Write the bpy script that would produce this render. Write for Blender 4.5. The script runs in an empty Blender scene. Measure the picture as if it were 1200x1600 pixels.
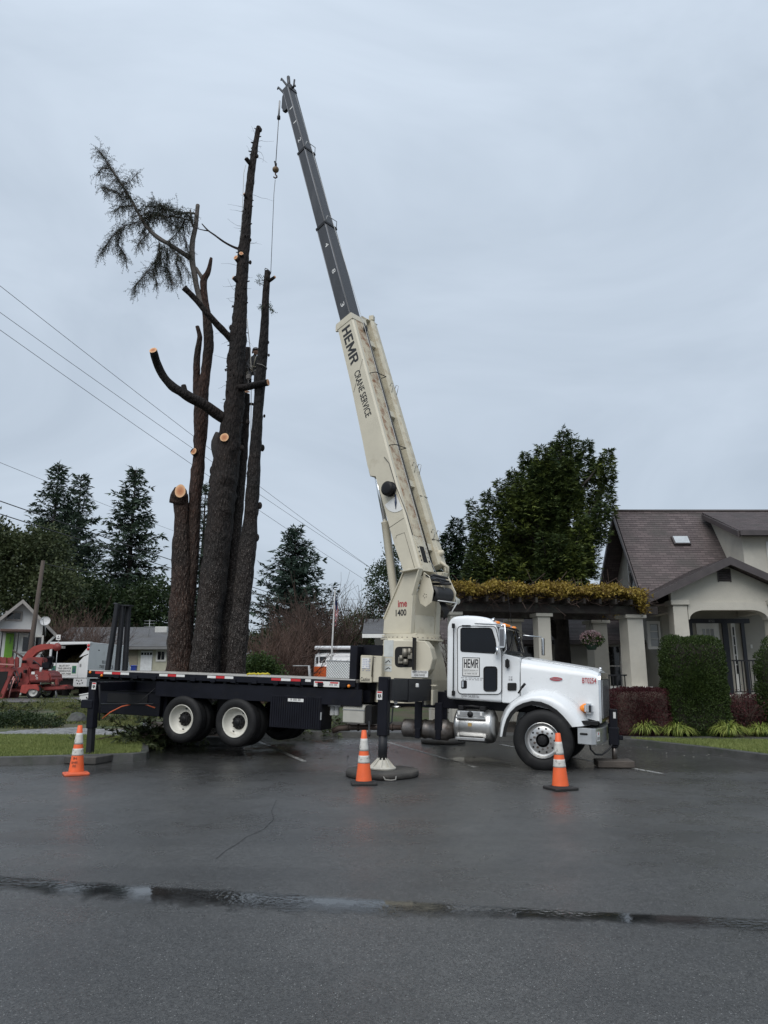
import bpy, bmesh, math, random
import numpy as np
from mathutils import Vector, Matrix, Quaternion
from math import sin, cos, pi, radians, atan, atan2, sqrt, hypot, degrees
random.seed(7)
SC = bpy.context.scene
COL = SC.collection

# ------------------------------------------------------------------ camera, sky, sun, exposure
FPX = 1155.0                              # focal length in pixels of the 1200 x 1600 photograph
PIT = atan(258 / FPX)
CZ = 1.58
cam = bpy.data.objects.new('camera', bpy.data.cameras.new('camera'))
cam.data.sensor_width = 36.0
cam.data.lens = 36.0 * FPX / 1600.0
cam.data.clip_end = 3000
cam.data.clip_start = 0.05
cam.location = (0, 0, CZ)
cam.rotation_euler = (pi / 2 + PIT, 0, 0)
COL.objects.link(cam)
SC.camera = cam

SUN_EL, SUN_AZ = radians(48), radians(200)
world = bpy.data.worlds.new('World')
SC.world = world
world.use_nodes = True
wn, wl = world.node_tree.nodes, world.node_tree.links
wn.clear()
w_out = wn.new('ShaderNodeOutputWorld')
w_bg = wn.new('ShaderNodeBackground')
w_bg.inputs['Strength'].default_value = 0.1
w_sky = wn.new('ShaderNodeTexSky')
w_sky.sky_type = 'NISHITA'
w_sky.sun_disc = False
w_sky.sun_elevation = SUN_EL
w_sky.sun_rotation = SUN_AZ
w_sky.air_density = 1.0
w_sky.dust_density = 2.0
w_tc = wn.new('ShaderNodeTexCoord')
# overcast deck: grey-blue cloud with soft, barely visible structure
w_map = wn.new('ShaderNodeMapping')
w_map.inputs['Scale'].default_value = (1.0, 1.0, 2.2)
w_n1 = wn.new('ShaderNodeTexNoise')
w_n1.inputs['Scale'].default_value = 1.9
w_n1.inputs['Detail'].default_value = 5
w_n1.inputs['Roughness'].default_value = 0.55
w_n1.inputs['Distortion'].default_value = 0.8
w_cr = wn.new('ShaderNodeValToRGB')
w_cr.color_ramp.elements[0].position = 0.30
w_cr.color_ramp.elements[0].color = (3.75, 4.36, 5.10, 1)
w_cr.color_ramp.elements[1].position = 0.72
w_cr.color_ramp.elements[1].color = (5.0, 5.68, 6.50, 1)
w_sep = wn.new('ShaderNodeSeparateXYZ')
w_el = wn.new('ShaderNodeMapRange')
w_el.inputs['From Min'].default_value = 0.0
w_el.inputs['From Max'].default_value = 0.75
w_el.inputs['To Min'].default_value = 0.80
w_el.inputs['To Max'].default_value = 1.12
w_mul = wn.new('ShaderNodeMix')
w_mul.data_type = 'RGBA'
w_mul.blend_type = 'MULTIPLY'
w_mul.inputs[0].default_value = 1.0
w_mix = wn.new('ShaderNodeMix')
w_mix.data_type = 'RGBA'
w_mix.inputs[0].default_value = 0.9
wl.new(w_tc.outputs['Generated'], w_map.inputs['Vector'])
wl.new(w_map.outputs[0], w_n1.inputs['Vector'])
wl.new(w_n1.outputs['Fac'], w_cr.inputs[0])
wl.new(w_tc.outputs['Generated'], w_sep.inputs[0])
wl.new(w_sep.outputs['Z'], w_el.inputs['Value'])
wl.new(w_cr.outputs[0], w_mul.inputs[6])
wl.new(w_el.outputs[0], w_mul.inputs[7])
wl.new(w_sky.outputs[0], w_mix.inputs[6])
wl.new(w_mul.outputs[2], w_mix.inputs[7])
wl.new(w_mix.outputs[2], w_bg.inputs['Color'])
wl.new(w_bg.outputs[0], w_out.inputs[0])

sun_d = bpy.data.lights.new('sun', 'SUN')
sun_d.energy = 1.5
sun_d.angle = radians(50)
sun_d.color = (1.0, 0.97, 0.93)
sun = bpy.data.objects.new('sun', sun_d)
sun.rotation_euler = (pi / 2 - SUN_EL, 0, pi - SUN_AZ)
COL.objects.link(sun)

SC.view_settings.view_transform = 'Standard'
SC.view_settings.look = 'None'
SC.view_settings.gamma = 1.0
SC.view_settings.exposure = 0.45
SC.view_settings.use_curve_mapping = False
SC.render.engine = 'CYCLES'
SC.cycles.max_bounces = 6
SC.cycles.transparent_max_bounces = 16

# ------------------------------------------------------------------ where a point of the photograph lies in the place
def _ray(px, py):
    r, u = (px - 600) / FPX, (800 - py) / FPX
    return Vector((r, cos(PIT) - u * sin(PIT), sin(PIT) + u * cos(PIT)))
CAM = Vector((0, 0, CZ))
def at(px, py, Y):
    d = _ray(px, py)
    return CAM + d * (Y / d.y)
def gnd(px, py, z=0.0):
    d = _ray(px, py)
    return CAM + d * ((z - CZ) / d.z)
def mpp(Y):                                 # metres in one photo pixel at depth Y
    return Y / FPX
TYAW, TPIT = radians(-21), radians(1.8)
TO = gnd(847, 1204)
TO.z = 0
TR = Matrix.Rotation(TYAW, 3, 'Z') @ Matrix.Rotation(TPIT, 3, 'Y')
TRI = TR.transposed()
def L(px, py, v):                           # point on the truck at sideways offset v (0 = kerb side)
    d = TRI @ _ray(px, py)
    o = TRI @ (CAM - TO)
    q = o + d * ((v - o.y) / d.y)
    return Vector((q.x, v, q.z))
def W2L(p):
    return TRI @ (Vector(p) - TO)
def L2W(p):
    return TO + TR @ Vector(p)
# ------------------------------------------------------------------ materials
MATS = {}
def M(name, col, rough=0.5, metal=0.0, var=0.12, vs=5.0, bump=0.0, bs=60.0, col2=None, c2s=3.0, c2lo=0.5, c2hi=0.65,
      coat=0.0, rvar=0.1, spec=0.5, tone=0.0, trans=0.0, stretch=None):
    """plain painted / natural surface: base colour broken up by noise, optional second colour (wear, dirt, moss)"""
    if name in MATS:
        return MATS[name]
    m = bpy.data.materials.new(name)
    m.use_nodes = True
    n, l = m.node_tree.nodes, m.node_tree.links
    b = n['Principled BSDF']
    tc = n.new('ShaderNodeTexCoord')
    vec = tc.outputs['Object']
    if stretch:
        mp = n.new('ShaderNodeMapping')
        mp.inputs['Scale'].default_value = stretch
        l.new(vec, mp.inputs['Vector'])
        vec = mp.outputs[0]
    nz = n.new('ShaderNodeTexNoise')
    nz.inputs['Scale'].default_value = vs
    nz.inputs['Detail'].default_value = 6
    nz.inputs['Roughness'].default_value = 0.6
    l.new(vec, nz.inputs['Vector'])
    mr = n.new('ShaderNodeMapRange')
    mr.inputs['From Min'].default_value = 0.3
    mr.inputs['From Max'].default_value = 0.7
    mr.inputs['To Min'].default_value = 1 - var
    mr.inputs['To Max'].default_value = 1 + var
    l.new(nz.outputs['Fac'], mr.inputs['Value'])
    mul = n.new('ShaderNodeMix')
    mul.data_type = 'RGBA'
    mul.blend_type = 'MULTIPLY'
    mul.inputs[0].default_value = 1
    mul.inputs[6].default_value = (*col, 1)
    l.new(mr.outputs[0], mul.inputs[7])
    out = mul.outputs[2]
    if col2:
        n2 = n.new('ShaderNodeTexNoise')
        n2.inputs['Scale'].default_value = c2s
        n2.inputs['Detail'].default_value = 8
        n2.inputs['Roughness'].default_value = 0.65
        l.new(vec, n2.inputs['Vector'])
        m2 = n.new('ShaderNodeMapRange')
        m2.inputs['From Min'].default_value = c2lo
        m2.inputs['From Max'].default_value = c2hi
        l.new(n2.outputs['Fac'], m2.inputs['Value'])
        mx = n.new('ShaderNodeMix')
        mx.data_type = 'RGBA'
        l.new(m2.outputs[0], mx.inputs[0])
        l.new(out, mx.inputs[6])
        mx.inputs[7].default_value = (*col2, 1)
        out = mx.outputs[2]
    if tone:
        at_ = n.new('ShaderNodeAttribute')
        at_.attribute_name = 'tone'
        mt = n.new('ShaderNodeMapRange')
        mt.inputs['To Min'].default_value = 1 - tone
        mt.inputs['To Max'].default_value = 1 + tone
        l.new(at_.outputs['Fac'], mt.inputs['Value'])
        mm = n.new('ShaderNodeMix')
        mm.data_type = 'RGBA'
        mm.blend_type = 'MULTIPLY'
        mm.inputs[0].default_value = 1
        l.new(out, mm.inputs[6])
        l.new(mt.outputs[0], mm.inputs[7])
        out = mm.outputs[2]
    l.new(out, b.inputs['Base Color'])
    rr = n.new('ShaderNodeMapRange')
    rr.inputs['To Min'].default_value = max(0.02, rough - rvar)
    rr.inputs['To Max'].default_value = min(1, rough + rvar)
    l.new(nz.outputs['Fac'], rr.inputs['Value'])
    l.new(rr.outputs[0], b.inputs['Roughness'])
    b.inputs['Metallic'].default_value = metal
    b.inputs['Specular IOR Level'].default_value = spec
    if coat:
        b.inputs['Coat Weight'].default_value = coat
        b.inputs['Coat Roughness'].default_value = 0.08
    if trans:
        b.inputs['Transmission Weight'].default_value = trans
    if bump:
        nb = n.new('ShaderNodeTexNoise')
        nb.inputs['Scale'].default_value = bs
        nb.inputs['Detail'].default_value = 5
        l.new(vec, nb.inputs['Vector'])
        bp = n.new('ShaderNodeBump')
        bp.inputs['Strength'].default_value = bump
        bp.inputs['Distance'].default_value = 0.02
        l.new(nb.outputs['Fac'], bp.inputs['Height'])
        l.new(bp.outputs[0], b.inputs['Normal'])
    MATS[name] = m
    return m

def leafmat(name, col, col2, rough=0.6, tone=0.35, spec=0.3):
    """leaf faces: every face carries its own tone (0..1) that runs between two leaf colours"""
    m = bpy.data.materials.new(name)
    m.use_nodes = True
    n, l = m.node_tree.nodes, m.node_tree.links
    b = n['Principled BSDF']
    a = n.new('ShaderNodeAttribute')
    a.attribute_name = 'tone'
    mx = n.new('ShaderNodeMix')
    mx.data_type = 'RGBA'
    l.new(a.outputs['Fac'], mx.inputs[0])
    mx.inputs[6].default_value = (*col, 1)
    mx.inputs[7].default_value = (*col2, 1)
    l.new(mx.outputs[2], b.inputs['Base Color'])
    b.inputs['Roughness'].default_value = rough
    b.inputs['Specular IOR Level'].default_value = spec
    tr = n.new('ShaderNodeBsdfTranslucent')
    l.new(mx.outputs[2], tr.inputs['Color'])
    ms = n.new('ShaderNodeMixShader')
    ms.inputs[0].default_value = 0.2
    l.new(b.outputs[0], ms.inputs[1])
    l.new(tr.outputs[0], ms.inputs[2])
    l.new(ms.outputs[0], n['Material Output'].inputs['Surface'])
    return m

# ------------------------------------------------------------------ objects, things, parts
def props(o, label=None, cat=None, group=None, kind=None):
    if label: o['label'] = label
    if cat: o['category'] = cat
    if group: o['group'] = group
    if kind: o['kind'] = kind
    return o
def thing(name, label, cat, loc=(0, 0, 0), rz=0.0, group=None):
    o = bpy.data.objects.new(name, None)
    o.empty_display_size = 0.2
    COL.objects.link(o)
    o.location = loc
    o.rotation_euler = (0, 0, rz)
    return props(o, label, cat, group)
def link(name, me, mat, parent=None, loc=None):
    o = bpy.data.objects.new(name, me)
    COL.objects.link(o)
    if mat is not None and not me.materials:
        for m in (mat if isinstance(mat, (list, tuple)) else [mat]):
            me.materials.append(m)
    if parent is not None:
        o.parent = parent
    if loc is not None:
        o.location = loc
    return o
def copy_tree(root, **kw):
    r = root.copy()
    COL.objects.link(r)
    for ch in root.children:
        c = ch.copy()
        COL.objects.link(c)
        c.parent = r
        for g in ch.children:
            d = g.copy()
            COL.objects.link(d)
            d.parent = c
    for k, v in kw.items():
        setattr(r, k, v)
    return r

class MB:
    """collects shapes into one mesh"""
    def __init__(s):
        s.bm = bmesh.new()
        s.mi = 0
    def _fin(s, verts):
        fs = set()
        for v in verts:
            fs.update(v.link_faces)
        for f in fs:
            f.material_index = s.mi
    def box(s, c, size, rot=None, bevel=0.0, seg=1):
        b = bmesh.new()
        bmesh.ops.create_cube(b, size=1.0)
        bmesh.ops.scale(b, vec=size, verts=b.verts)
        if bevel:
            bmesh.ops.bevel(b, geom=b.edges[:], offset=bevel, segments=seg, affect='EDGES', clamp_overlap=True)
        if rot is not None:
            bmesh.ops.transform(b, matrix=rot.to_4x4(), verts=b.verts)
        bmesh.ops.translate(b, vec=c, verts=b.verts)
        s.merge(b)
        return s
    def bb(s, a, b, bevel=0.0, seg=1):          # box between two corners
        a, b = Vector(a), Vector(b)
        d = b - a
        return s.box((a + b) / 2, (abs(d.x), abs(d.y), abs(d.z)), None, bevel, seg)
    def merge(s, b):
        vm = {}
        for v in b.verts:
            vm[v] = s.bm.verts.new(v.co)
        for f in b.faces:
            try:
                nf = s.bm.faces.new([vm[v] for v in f.verts])
                nf.material_index = s.mi
                nf.smooth = f.smooth
            except ValueError:
                pass
        b.free()
    def poly(s, pts):
        f = s.bm.faces.new([s.bm.verts.new(p) for p in pts])
        f.material_index = s.mi
        return s
    def prism(s, pts, vec, bevel=0.0, seg=1):      # polygon pts (3-D), extruded by vec
        b = bmesh.new()
        vec = Vector(vec)
        v0 = [b.verts.new(p) for p in pts]
        v1 = [b.verts.new(Vector(p) + vec) for p in pts]
        n = len(pts)
        b.faces.new(v0)
        b.faces.new(v1[::-1])
        for i in range(n):
            b.faces.new([v0[i], v1[i], v1[(i + 1) % n], v0[(i + 1) % n]])
        bmesh.ops.recalc_face_normals(b, faces=b.faces[:])
        if bevel:
            bmesh.ops.bevel(b, geom=b.edges[:], offset=bevel, segments=seg, affect='EDGES', clamp_overlap=True)
        s.merge(b)
        return s
    def tube(s, pts, r, n=8, cap=True, smooth=True):
        pts = [Vector(p) for p in pts]
        rs = r if isinstance(r, (list, tuple)) else [r] * len(pts)
        rings = []
        up = Vector((0, 0, 1))
        prev = None
        for i, p in enumerate(pts):
            t = (pts[min(i + 1, len(pts) - 1)] - pts[max(i - 1, 0)])
            t = t.normalized() if t.length > 1e-9 else Vector((0, 0, 1))
            if prev is None:
                a = t.cross(up)
                if a.length < 1e-3:
                    a = t.cross(Vector((1, 0, 0)))
            else:
                a = prev - t * prev.dot(t)
            a.normalize()
            prev = a
            c = t.cross(a)
            rings.append([s.bm.verts.new(p + (a * cos(2 * pi * k / n) + c * sin(2 * pi * k / n)) * rs[i]) for k in range(n)])
        for i in range(len(rings) - 1):
            for k in range(n):
                f = s.bm.faces.new([rings[i][k], rings[i][(k + 1) % n], rings[i + 1][(k + 1) % n], rings[i + 1][k]])
                f.smooth = smooth
                f.material_index = s.mi
        if cap and n > 2:
            for rg in (rings[0][::-1], rings[-1]):
                f = s.bm.faces.new(rg)
                f.material_index = s.mi
        return s
    def cyl(s, a, b, r, n=20, r2=None, bevel=0):
        return s.tube([a, b], [r, r if r2 is None else r2], n)
    def lathe(s, o, axis, prof, n=32, smooth=True):   # prof: (distance along axis, radius)
        axis = Vector(axis).normalized()
        a = axis.cross(Vector((0, 0, 1)))
        if a.length < 1e-3:
            a = Vector((1, 0, 0))
        a.normalize()
        c = axis.cross(a)
        o = Vector(o)
        rings = []
        for h, r in prof:
            if r < 1e-6:
                rings.append([s.bm.verts.new(o + axis * h)])
            else:
                rings.append([s.bm.verts.new(o + axis * h + (a * cos(2 * pi * k / n) + c * sin(2 * pi * k / n)) * r) for k in range(n)])
        for i in range(len(rings) - 1):
            A, B = rings[i], rings[i + 1]
            for k in range(n):
                k2 = (k + 1) % n
                q = [A[k % len(A)], A[k2 % len(A)], B[k2 % len(B)], B[k % len(B)]]
                q = list(dict.fromkeys(q))
                if len(q) > 2:
                    try:
                        f = s.bm.faces.new(q)
                        f.smooth = smooth
                        f.material_index = s.mi
                    except ValueError:
                        pass
        return s
    def sphere(s, c, r, seg=16, rings=10, scale=(1, 1, 1)):
        b = bmesh.new()
        bmesh.ops.create_uvsphere(b, u_segments=seg, v_segments=rings, radius=r)
        bmesh.ops.scale(b, vec=scale, verts=b.verts)
        bmesh.ops.translate(b, vec=c, verts=b.verts)
        for f in b.faces:
            f.smooth = True
        s.merge(b)
        return s
    def loft(s, secs, closed=True, caps=True, smooth=True):
        R = [[s.bm.verts.new(p) for p in sec] for sec in secs]
        n = len(R[0])
        for i in range(len(R) - 1):
            for k in range(n if closed else n - 1):
                f = s.bm.faces.new([R[i][k], R[i][(k + 1) % n], R[i + 1][(k + 1) % n], R[i + 1][k]])
                f.smooth = smooth
                f.material_index = s.mi
        if caps:
            for rg in (R[0][::-1], R[-1]):
                f = s.bm.faces.new(rg)
                f.material_index = s.mi
        return s
    def mesh(s, name, angle=None):
        bmesh.ops.recalc_face_normals(s.bm, faces=s.bm.faces[:])
        me = bpy.data.meshes.new(name)
        if angle is not None:
            for f in s.bm.faces:
                f.smooth = True
            for e in s.bm.edges:
                if len(e.link_faces) == 2:
                    try:
                        if e.calc_face_angle() > radians(angle):
                            e.smooth = False
                    except ValueError:
                        pass
        s.bm.to_mesh(me)
        s.bm.free()
        return me
    def build(s, name, mat, parent=None, loc=None, angle=None):
        return link(name, s.mesh(name, angle), mat, parent, loc)

def rrect(w, h, r, n=5):
    """rounded rectangle outline, centred, counter-clockwise"""
    out = []
    for cx, cy, a0 in ((w / 2 - r, h / 2 - r, 0), (-w / 2 + r, h / 2 - r, 90), (-w / 2 + r, -h / 2 + r, 180), (w / 2 - r, -h / 2 + r, 270)):
        for k in range(n + 1):
            a = radians(a0 + 90 * k / n)
            out.append((cx + r * cos(a), cy + r * sin(a)))
    return out
def roundpoly(pts, r, n=4):
    """round the corners of a 2-D polygon"""
    out = []
    m = len(pts)
    rs = r if isinstance(r, (list, tuple)) else [r] * m
    for i in range(m):
        p = Vector(pts[i]); a = Vector(pts[i - 1]); b = Vector(pts[(i + 1) % m])
        rr = rs[i]
        if rr <= 0:
            out.append(tuple(p)); continue
        d1 = (a - p); d2 = (b - p)
        t = min(rr, d1.length * .49, d2.length * .49)
        s1 = p + d1.normalized() * t
        s2 = p + d2.normalized() * t
        for k in range(n + 1):
            u = k / n
            out.append(tuple(s1 * (1 - u) ** 2 + p * 2 * u * (1 - u) + s2 * u * u))
    return out

def quads(name, V, mat, parent=None, tone=None, smooth=False):
    """many small quads (N,4,3) as one mesh, each with a tone"""
    V = np.asarray(V, dtype=np.float32)
    N = len(V)
    me = bpy.data.meshes.new(name)
    me.vertices.add(N * 4)
    me.vertices.foreach_set('co', V.reshape(-1))
    me.loops.add(N * 4)
    me.loops.foreach_set('vertex_index', np.arange(N * 4, dtype=np.int32))
    me.polygons.add(N)
    me.polygons.foreach_set('loop_start', np.arange(0, N * 4, 4, dtype=np.int32))
    me.polygons.foreach_set('loop_total', np.full(N, 4, dtype=np.int32))
    if tone is None:
        tone = np.random.default_rng(len(name)).random(N)
    a = me.attributes.new('tone', 'FLOAT', 'FACE')
    a.data.foreach_set('value', np.asarray(tone, dtype=np.float32))
    me.update()
    me.validate()
    return link(name, me, mat, parent)
def _norm(a):
    return a / np.maximum(np.linalg.norm(a, axis=-1, keepdims=True), 1e-9)
def leafquads(P, D, size, wid, rng, jit=0.3, nrm=None):
    """a leaf at every point P, lying along D; N,4,3"""
    N = len(P)
    D = _norm(D + rng.normal(0, jit, (N, 3)))
    X = nrm if nrm is not None else rng.normal(0, 1, (N, 3))
    S = _norm(np.cross(D, X))
    sz = (size * rng.uniform(0.6, 1.25, N))[:, None]
    wd = (wid * rng.uniform(0.7, 1.2, N))[:, None]
    return np.stack([P - S * wd * .25, P + D * sz * .45 - S * wd * .5, P + D * sz, P + D * sz * .45 + S * wd * .5], 1)
def sticks(name, segs, mat, parent=None, n=3):
    """thin tapering sticks: (p0, p1, r0, r1) rows, 3-sided, one mesh"""
    A = np.array([s[0] for s in segs], float); B = np.array([s[1] for s in segs], float)
    r0 = np.array([s[2] for s in segs])[:, None]; r1 = np.array([s[3] for s in segs])[:, None]
    T = _norm(B - A)
    ref = np.where(np.abs(T[:, 2:3]) > .9, np.array([[1., 0, 0]]), np.array([[0, 0, 1.]]))
    U = _norm(np.cross(T, ref)); W = np.cross(T, U)
    Q = []
    for k in range(n):
        a0, a1 = 2 * pi * k / n, 2 * pi * (k + 1) / n
        c0 = U * cos(a0) + W * sin(a0); c1 = U * cos(a1) + W * sin(a1)
        Q.append(np.stack([A + c0 * r0, A + c1 * r0, B + c1 * r1, B + c0 * r1], 1))
    return quads(name, np.concatenate(Q), mat, parent)

_TXT = {}
def text(s, name, mat, parent, o, xd, yd, w, h, lift=0.003, depth=0.002, bold=0.0):
    """flat lettering: lower-left corner o, reading along xd, up along yd, fitted to w x h"""
    c = bpy.data.curves.new('lettering', 'FONT')
    c.body = s
    c.size = 1.0
    c.offset = bold
    c.resolution_u = 3
    c.extrude = 0.0
    t = bpy.data.objects.new('lettering', c)
    me = bpy.data.meshes.new_from_object(t)
    bpy.data.objects.remove(t)
    bpy.data.curves.remove(c)
    xs = [v.co.x for v in me.vertices]; ys = [v.co.y for v in me.vertices]
    x0, x1, y0, y1 = min(xs), max(xs), min(ys), max(ys)
    xd, yd = Vector(xd).normalized(), Vector(yd).normalized()
    nd = xd.cross(yd).normalized()
    o = Vector(o)
    for v in me.vertices:
        v.co = o + xd * ((v.co.x - x0) / (x1 - x0) * w) + yd * ((v.co.y - y0) / (y1 - y0) * h) + nd * lift
    me.materials.clear()
    return link(name, me, mat, parent)
# ------------------------------------------------------------------ ground
RNG = np.random.default_rng(11)

def asphalt():
    m = bpy.data.materials.new('wet asphalt')
    m.use_nodes = True
    n, l = m.node_tree.nodes, m.node_tree.links
    b = n['Principled BSDF']
    tc = n.new('ShaderNodeTexCoord')
    V = tc.outputs['Object']
    def noise(scale, detail=4, rough=0.6, vec=None):
        q = n.new('ShaderNodeTexNoise')
        q.inputs['Scale'].default_value = scale
        q.inputs['Detail'].default_value = detail
        q.inputs['Roughness'].default_value = rough
        l.new(vec or V, q.inputs['Vector'])
        return q.outputs['Fac']
    def rng(x, a, c, lo, hi, smooth=False):
        q = n.new('ShaderNodeMapRange')
        if smooth: q.interpolation_type = 'SMOOTHSTEP'
        q.inputs['From Min'].default_value = a; q.inputs['From Max'].default_value = c
        q.inputs['To Min'].default_value = lo; q.inputs['To Max'].default_value = hi
        l.new(x, q.inputs['Value'])
        return q.outputs[0]
    def mix(f, a, c, mode='MIX'):
        q = n.new('ShaderNodeMix'); q.data_type = 'RGBA'; q.blend_type = mode
        if isinstance(f, (int, float)): q.inputs[0].default_value = f
        else: l.new(f, q.inputs[0])
        for i, x in ((6, a), (7, c)):
            if isinstance(x, tuple): q.inputs[i].default_value = (*x, 1)
            else: l.new(x, q.inputs[i])
        return q.outputs[2]
    big = noise(0.35, 5)
    mid = noise(3.0, 6)
    fine = noise(180, 3)
    col = mix(rng(big, .35, .65, 0, 1), (.038, .038, .037), (.072, .072, .070))
    col = mix(rng(mid, .4, .7, 0, .5), col, (.047, .047, .046))
    col = mix(1.0, col, rng(fine, .3, .7, .6, 1.45), 'MULTIPLY')
    vo = n.new('ShaderNodeTexVoronoi')
    vo.inputs['Scale'].default_value = 85
    l.new(V, vo.inputs['Vector'])
    sep = n.new('ShaderNodeSeparateColor')
    l.new(vo.outputs['Color'], sep.inputs[0])
    col = mix(1.0, col, rng(sep.outputs['Green'], 0, 1, .6, 1.45), 'MULTIPLY')
    chip = n.new('ShaderNodeMath'); chip.operation = 'MULTIPLY'
    l.new(rng(vo.outputs['Distance'], .24, .34, 1, 0), chip.inputs[0])
    l.new(rng(sep.outputs['Red'], .86, .98, 0, .8), chip.inputs[1])
    col = mix(chip.outputs[0], col, (.36, .36, .35))
    # long faint tyre-worn bands and a few tar seams
    mp = n.new('ShaderNodeMapping'); mp.inputs['Rotation'].default_value = (0, 0, radians(9)); mp.inputs['Scale'].default_value = (.05, .9, 1)
    l.new(V, mp.inputs['Vector'])
    band = noise(1.4, 3, .5, mp.outputs[0])
    col = mix(rng(band, .5, .68, 0, .35), col, (.030, .030, .030))
    l.new(col, b.inputs['Base Color'])
    wet = noise(.45, 6, .62)
    sepv = n.new('ShaderNodeSeparateXYZ'); l.new(V, sepv.inputs[0])
    lot = rng(sepv.outputs['Y'], 12.6, 14.2, 0, .20, True)         # the parking bays hold more water than the street
    r = n.new('ShaderNodeMath'); r.operation = 'SUBTRACT'
    l.new(rng(wet, .38, .62, .44, .22), r.inputs[0]); l.new(lot, r.inputs[1])
    rr = n.new('ShaderNodeMath'); rr.operation = 'ADD'; rr.use_clamp = True
    l.new(r.outputs[0], rr.inputs[0]); l.new(rng(mid, .3, .7, -.08, .08), rr.inputs[1])
    l.new(rr.outputs[0], b.inputs['Roughness'])
    bp = n.new('ShaderNodeBump'); bp.inputs['Strength'].default_value = .6; bp.inputs['Distance'].default_value = .008
    l.new(noise(70, 5, .7), bp.inputs['Height'])
    l.new(bp.outputs[0], b.inputs['Normal'])
    b.inputs['Specular IOR Level'].default_value = .5
    return m

def water_mat():
    m = bpy.data.materials.new('standing water')
    m.use_nodes = True
    n, l = m.node_tree.nodes, m.node_tree.links
    b = n['Principled BSDF']
    b.inputs['Base Color'].default_value = (.018, .019, .019, 1)
    b.inputs['Roughness'].default_value = .03
    b.inputs['Specular IOR Level'].default_value = .5
    tc = n.new('ShaderNodeTexCoord')
    nz = n.new('ShaderNodeTexNoise'); nz.inputs['Scale'].default_value = 22; nz.inputs['Detail'].default_value = 3
    l.new(tc.outputs['Object'], nz.inputs['Vector'])
    calm = n.new('ShaderNodeTexNoise'); calm.inputs['Scale'].default_value = .9
    l.new(tc.outputs['Object'], calm.inputs['Vector'])
    cm = n.new('ShaderNodeMapRange'); cm.inputs['From Min'].default_value = .42; cm.inputs['From Max'].default_value = .62
    cm.inputs['To Min'].default_value = .02; cm.inputs['To Max'].default_value = .5
    l.new(calm.outputs['Fac'], cm.inputs['Value'])
    bp = n.new('ShaderNodeBump'); bp.inputs['Distance'].default_value = .02
    l.new(cm.outputs[0], bp.inputs['Strength']); l.new(nz.outputs['Fac'], bp.inputs['Height'])
    l.new(bp.outputs[0], b.inputs['Normal'])
    a = n.new('ShaderNodeAttribute'); a.attribute_name = 'depth'
    n3 = n.new('ShaderNodeTexNoise'); n3.inputs['Scale'].default_value = 7; n3.inputs['Detail'].default_value = 8; n3.inputs['Roughness'].default_value = .7
    l.new(tc.outputs['Object'], n3.inputs['Vector'])
    ad = n.new('ShaderNodeMath'); ad.operation = 'ADD'
    l.new(a.outputs['Fac'], ad.inputs[0]); l.new(n3.outputs['Fac'], ad.inputs[1])
    mr = n.new('ShaderNodeMapRange'); mr.inputs['From Min'].default_value = .62; mr.inputs['From Max'].default_value = 1.12
    l.new(ad.outputs[0], mr.inputs['Value'])
    t = n.new('ShaderNodeBsdfTransparent')
    ms = n.new('ShaderNodeMixShader')
    l.new(mr.outputs[0], ms.inputs[0]); l.new(t.outputs[0], ms.inputs[1]); l.new(b.outputs[0], ms.inputs[2])
    l.new(ms.outputs[0], n['Material Output'].inputs['Surface'])
    return m
M_ASPH, M_WATER = asphalt(), water_mat()
M_CONC = M('damp concrete', (.16, .16, .15), .75, var=.3, vs=4, bump=.3, bs=80, col2=(.06, .062, .055), c2s=2.5, c2lo=.45, c2hi=.7)
M_KERB = M('dark wet kerb', (.065, .065, .062), .6, var=.35, vs=5, bump=.3, bs=60, col2=(.035, .045, .028), c2s=2.0, c2lo=.5, c2hi=.7)
M_SOIL = M('bark mulch', (.045, .034, .026), .9, var=.5, vs=14, bump=.8, bs=30, col2=(.09, .07, .05), c2s=18, c2lo=.55, c2hi=.7)
M_TURF = M('turf soil', (.040, .062, .016), .9, var=.4, vs=3, bump=.5, bs=40)
M_FIELD = M('rough grass and litter', (.050, .070, .022), .9, var=.45, vs=.8, bump=.6, bs=12, col2=(.085, .070, .045), c2s=.55, c2lo=.46, c2hi=.60)

def sheet(name, pts, z, mat, kind='structure'):
    b = MB()
    b.poly([(p[0], p[1], z) for p in pts])
    o = b.build(name, mat)
    props(o, kind=kind)
    return o
def slab(name, pts, z0, z1, mat, kind='structure', bevel=0):
    b = MB()
    b.prism([(p[0], p[1], z0) for p in pts], (0, 0, z1 - z0), bevel)
    o = b.build(name, mat)
    props(o, kind=kind)
    return o
def strip(name, pts, w, z0, z1, mat, bevel=0.015):
    """kerb along a 2-D line; w to the left of its direction"""
    pts = [Vector((p[0], p[1])) for p in pts]
    L_, R_ = [], []
    for i, p in enumerate(pts):
        t = (pts[min(i + 1, len(pts) - 1)] - pts[max(i - 1, 0)]).normalized()
        nrm = Vector((-t.y, t.x))
        R_.append(p); L_.append(p + nrm * w)
    b = MB()
    secs = []
    for r_, l_ in zip(R_, L_):
        d = (l_ - r_)
        secs.append([(r_.x, r_.y, z0), (r_.x + d.x * .12, r_.y + d.y * .12, z1 - .012), (r_.x + d.x * .25, r_.y + d.y * .25, z1),
                     (l_.x, l_.y, z1), (l_.x, l_.y, z0)])
    b.loft(secs, smooth=False)
    o = b.build(name, mat)
    return props(o, kind='structure')

def rise(x, y):                               # the land climbs a little away from the street
    def ss(a, b, v):
        t = min(1, max(0, (v - a) / (b - a)))
        return t * t * (3 - 2 * t)
    return .12 + .42 * ss(24, 37, y) * ss(9, 2, x) + .45 * ss(38, 50, y) + .4 * ss(60, 120, y)

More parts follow.
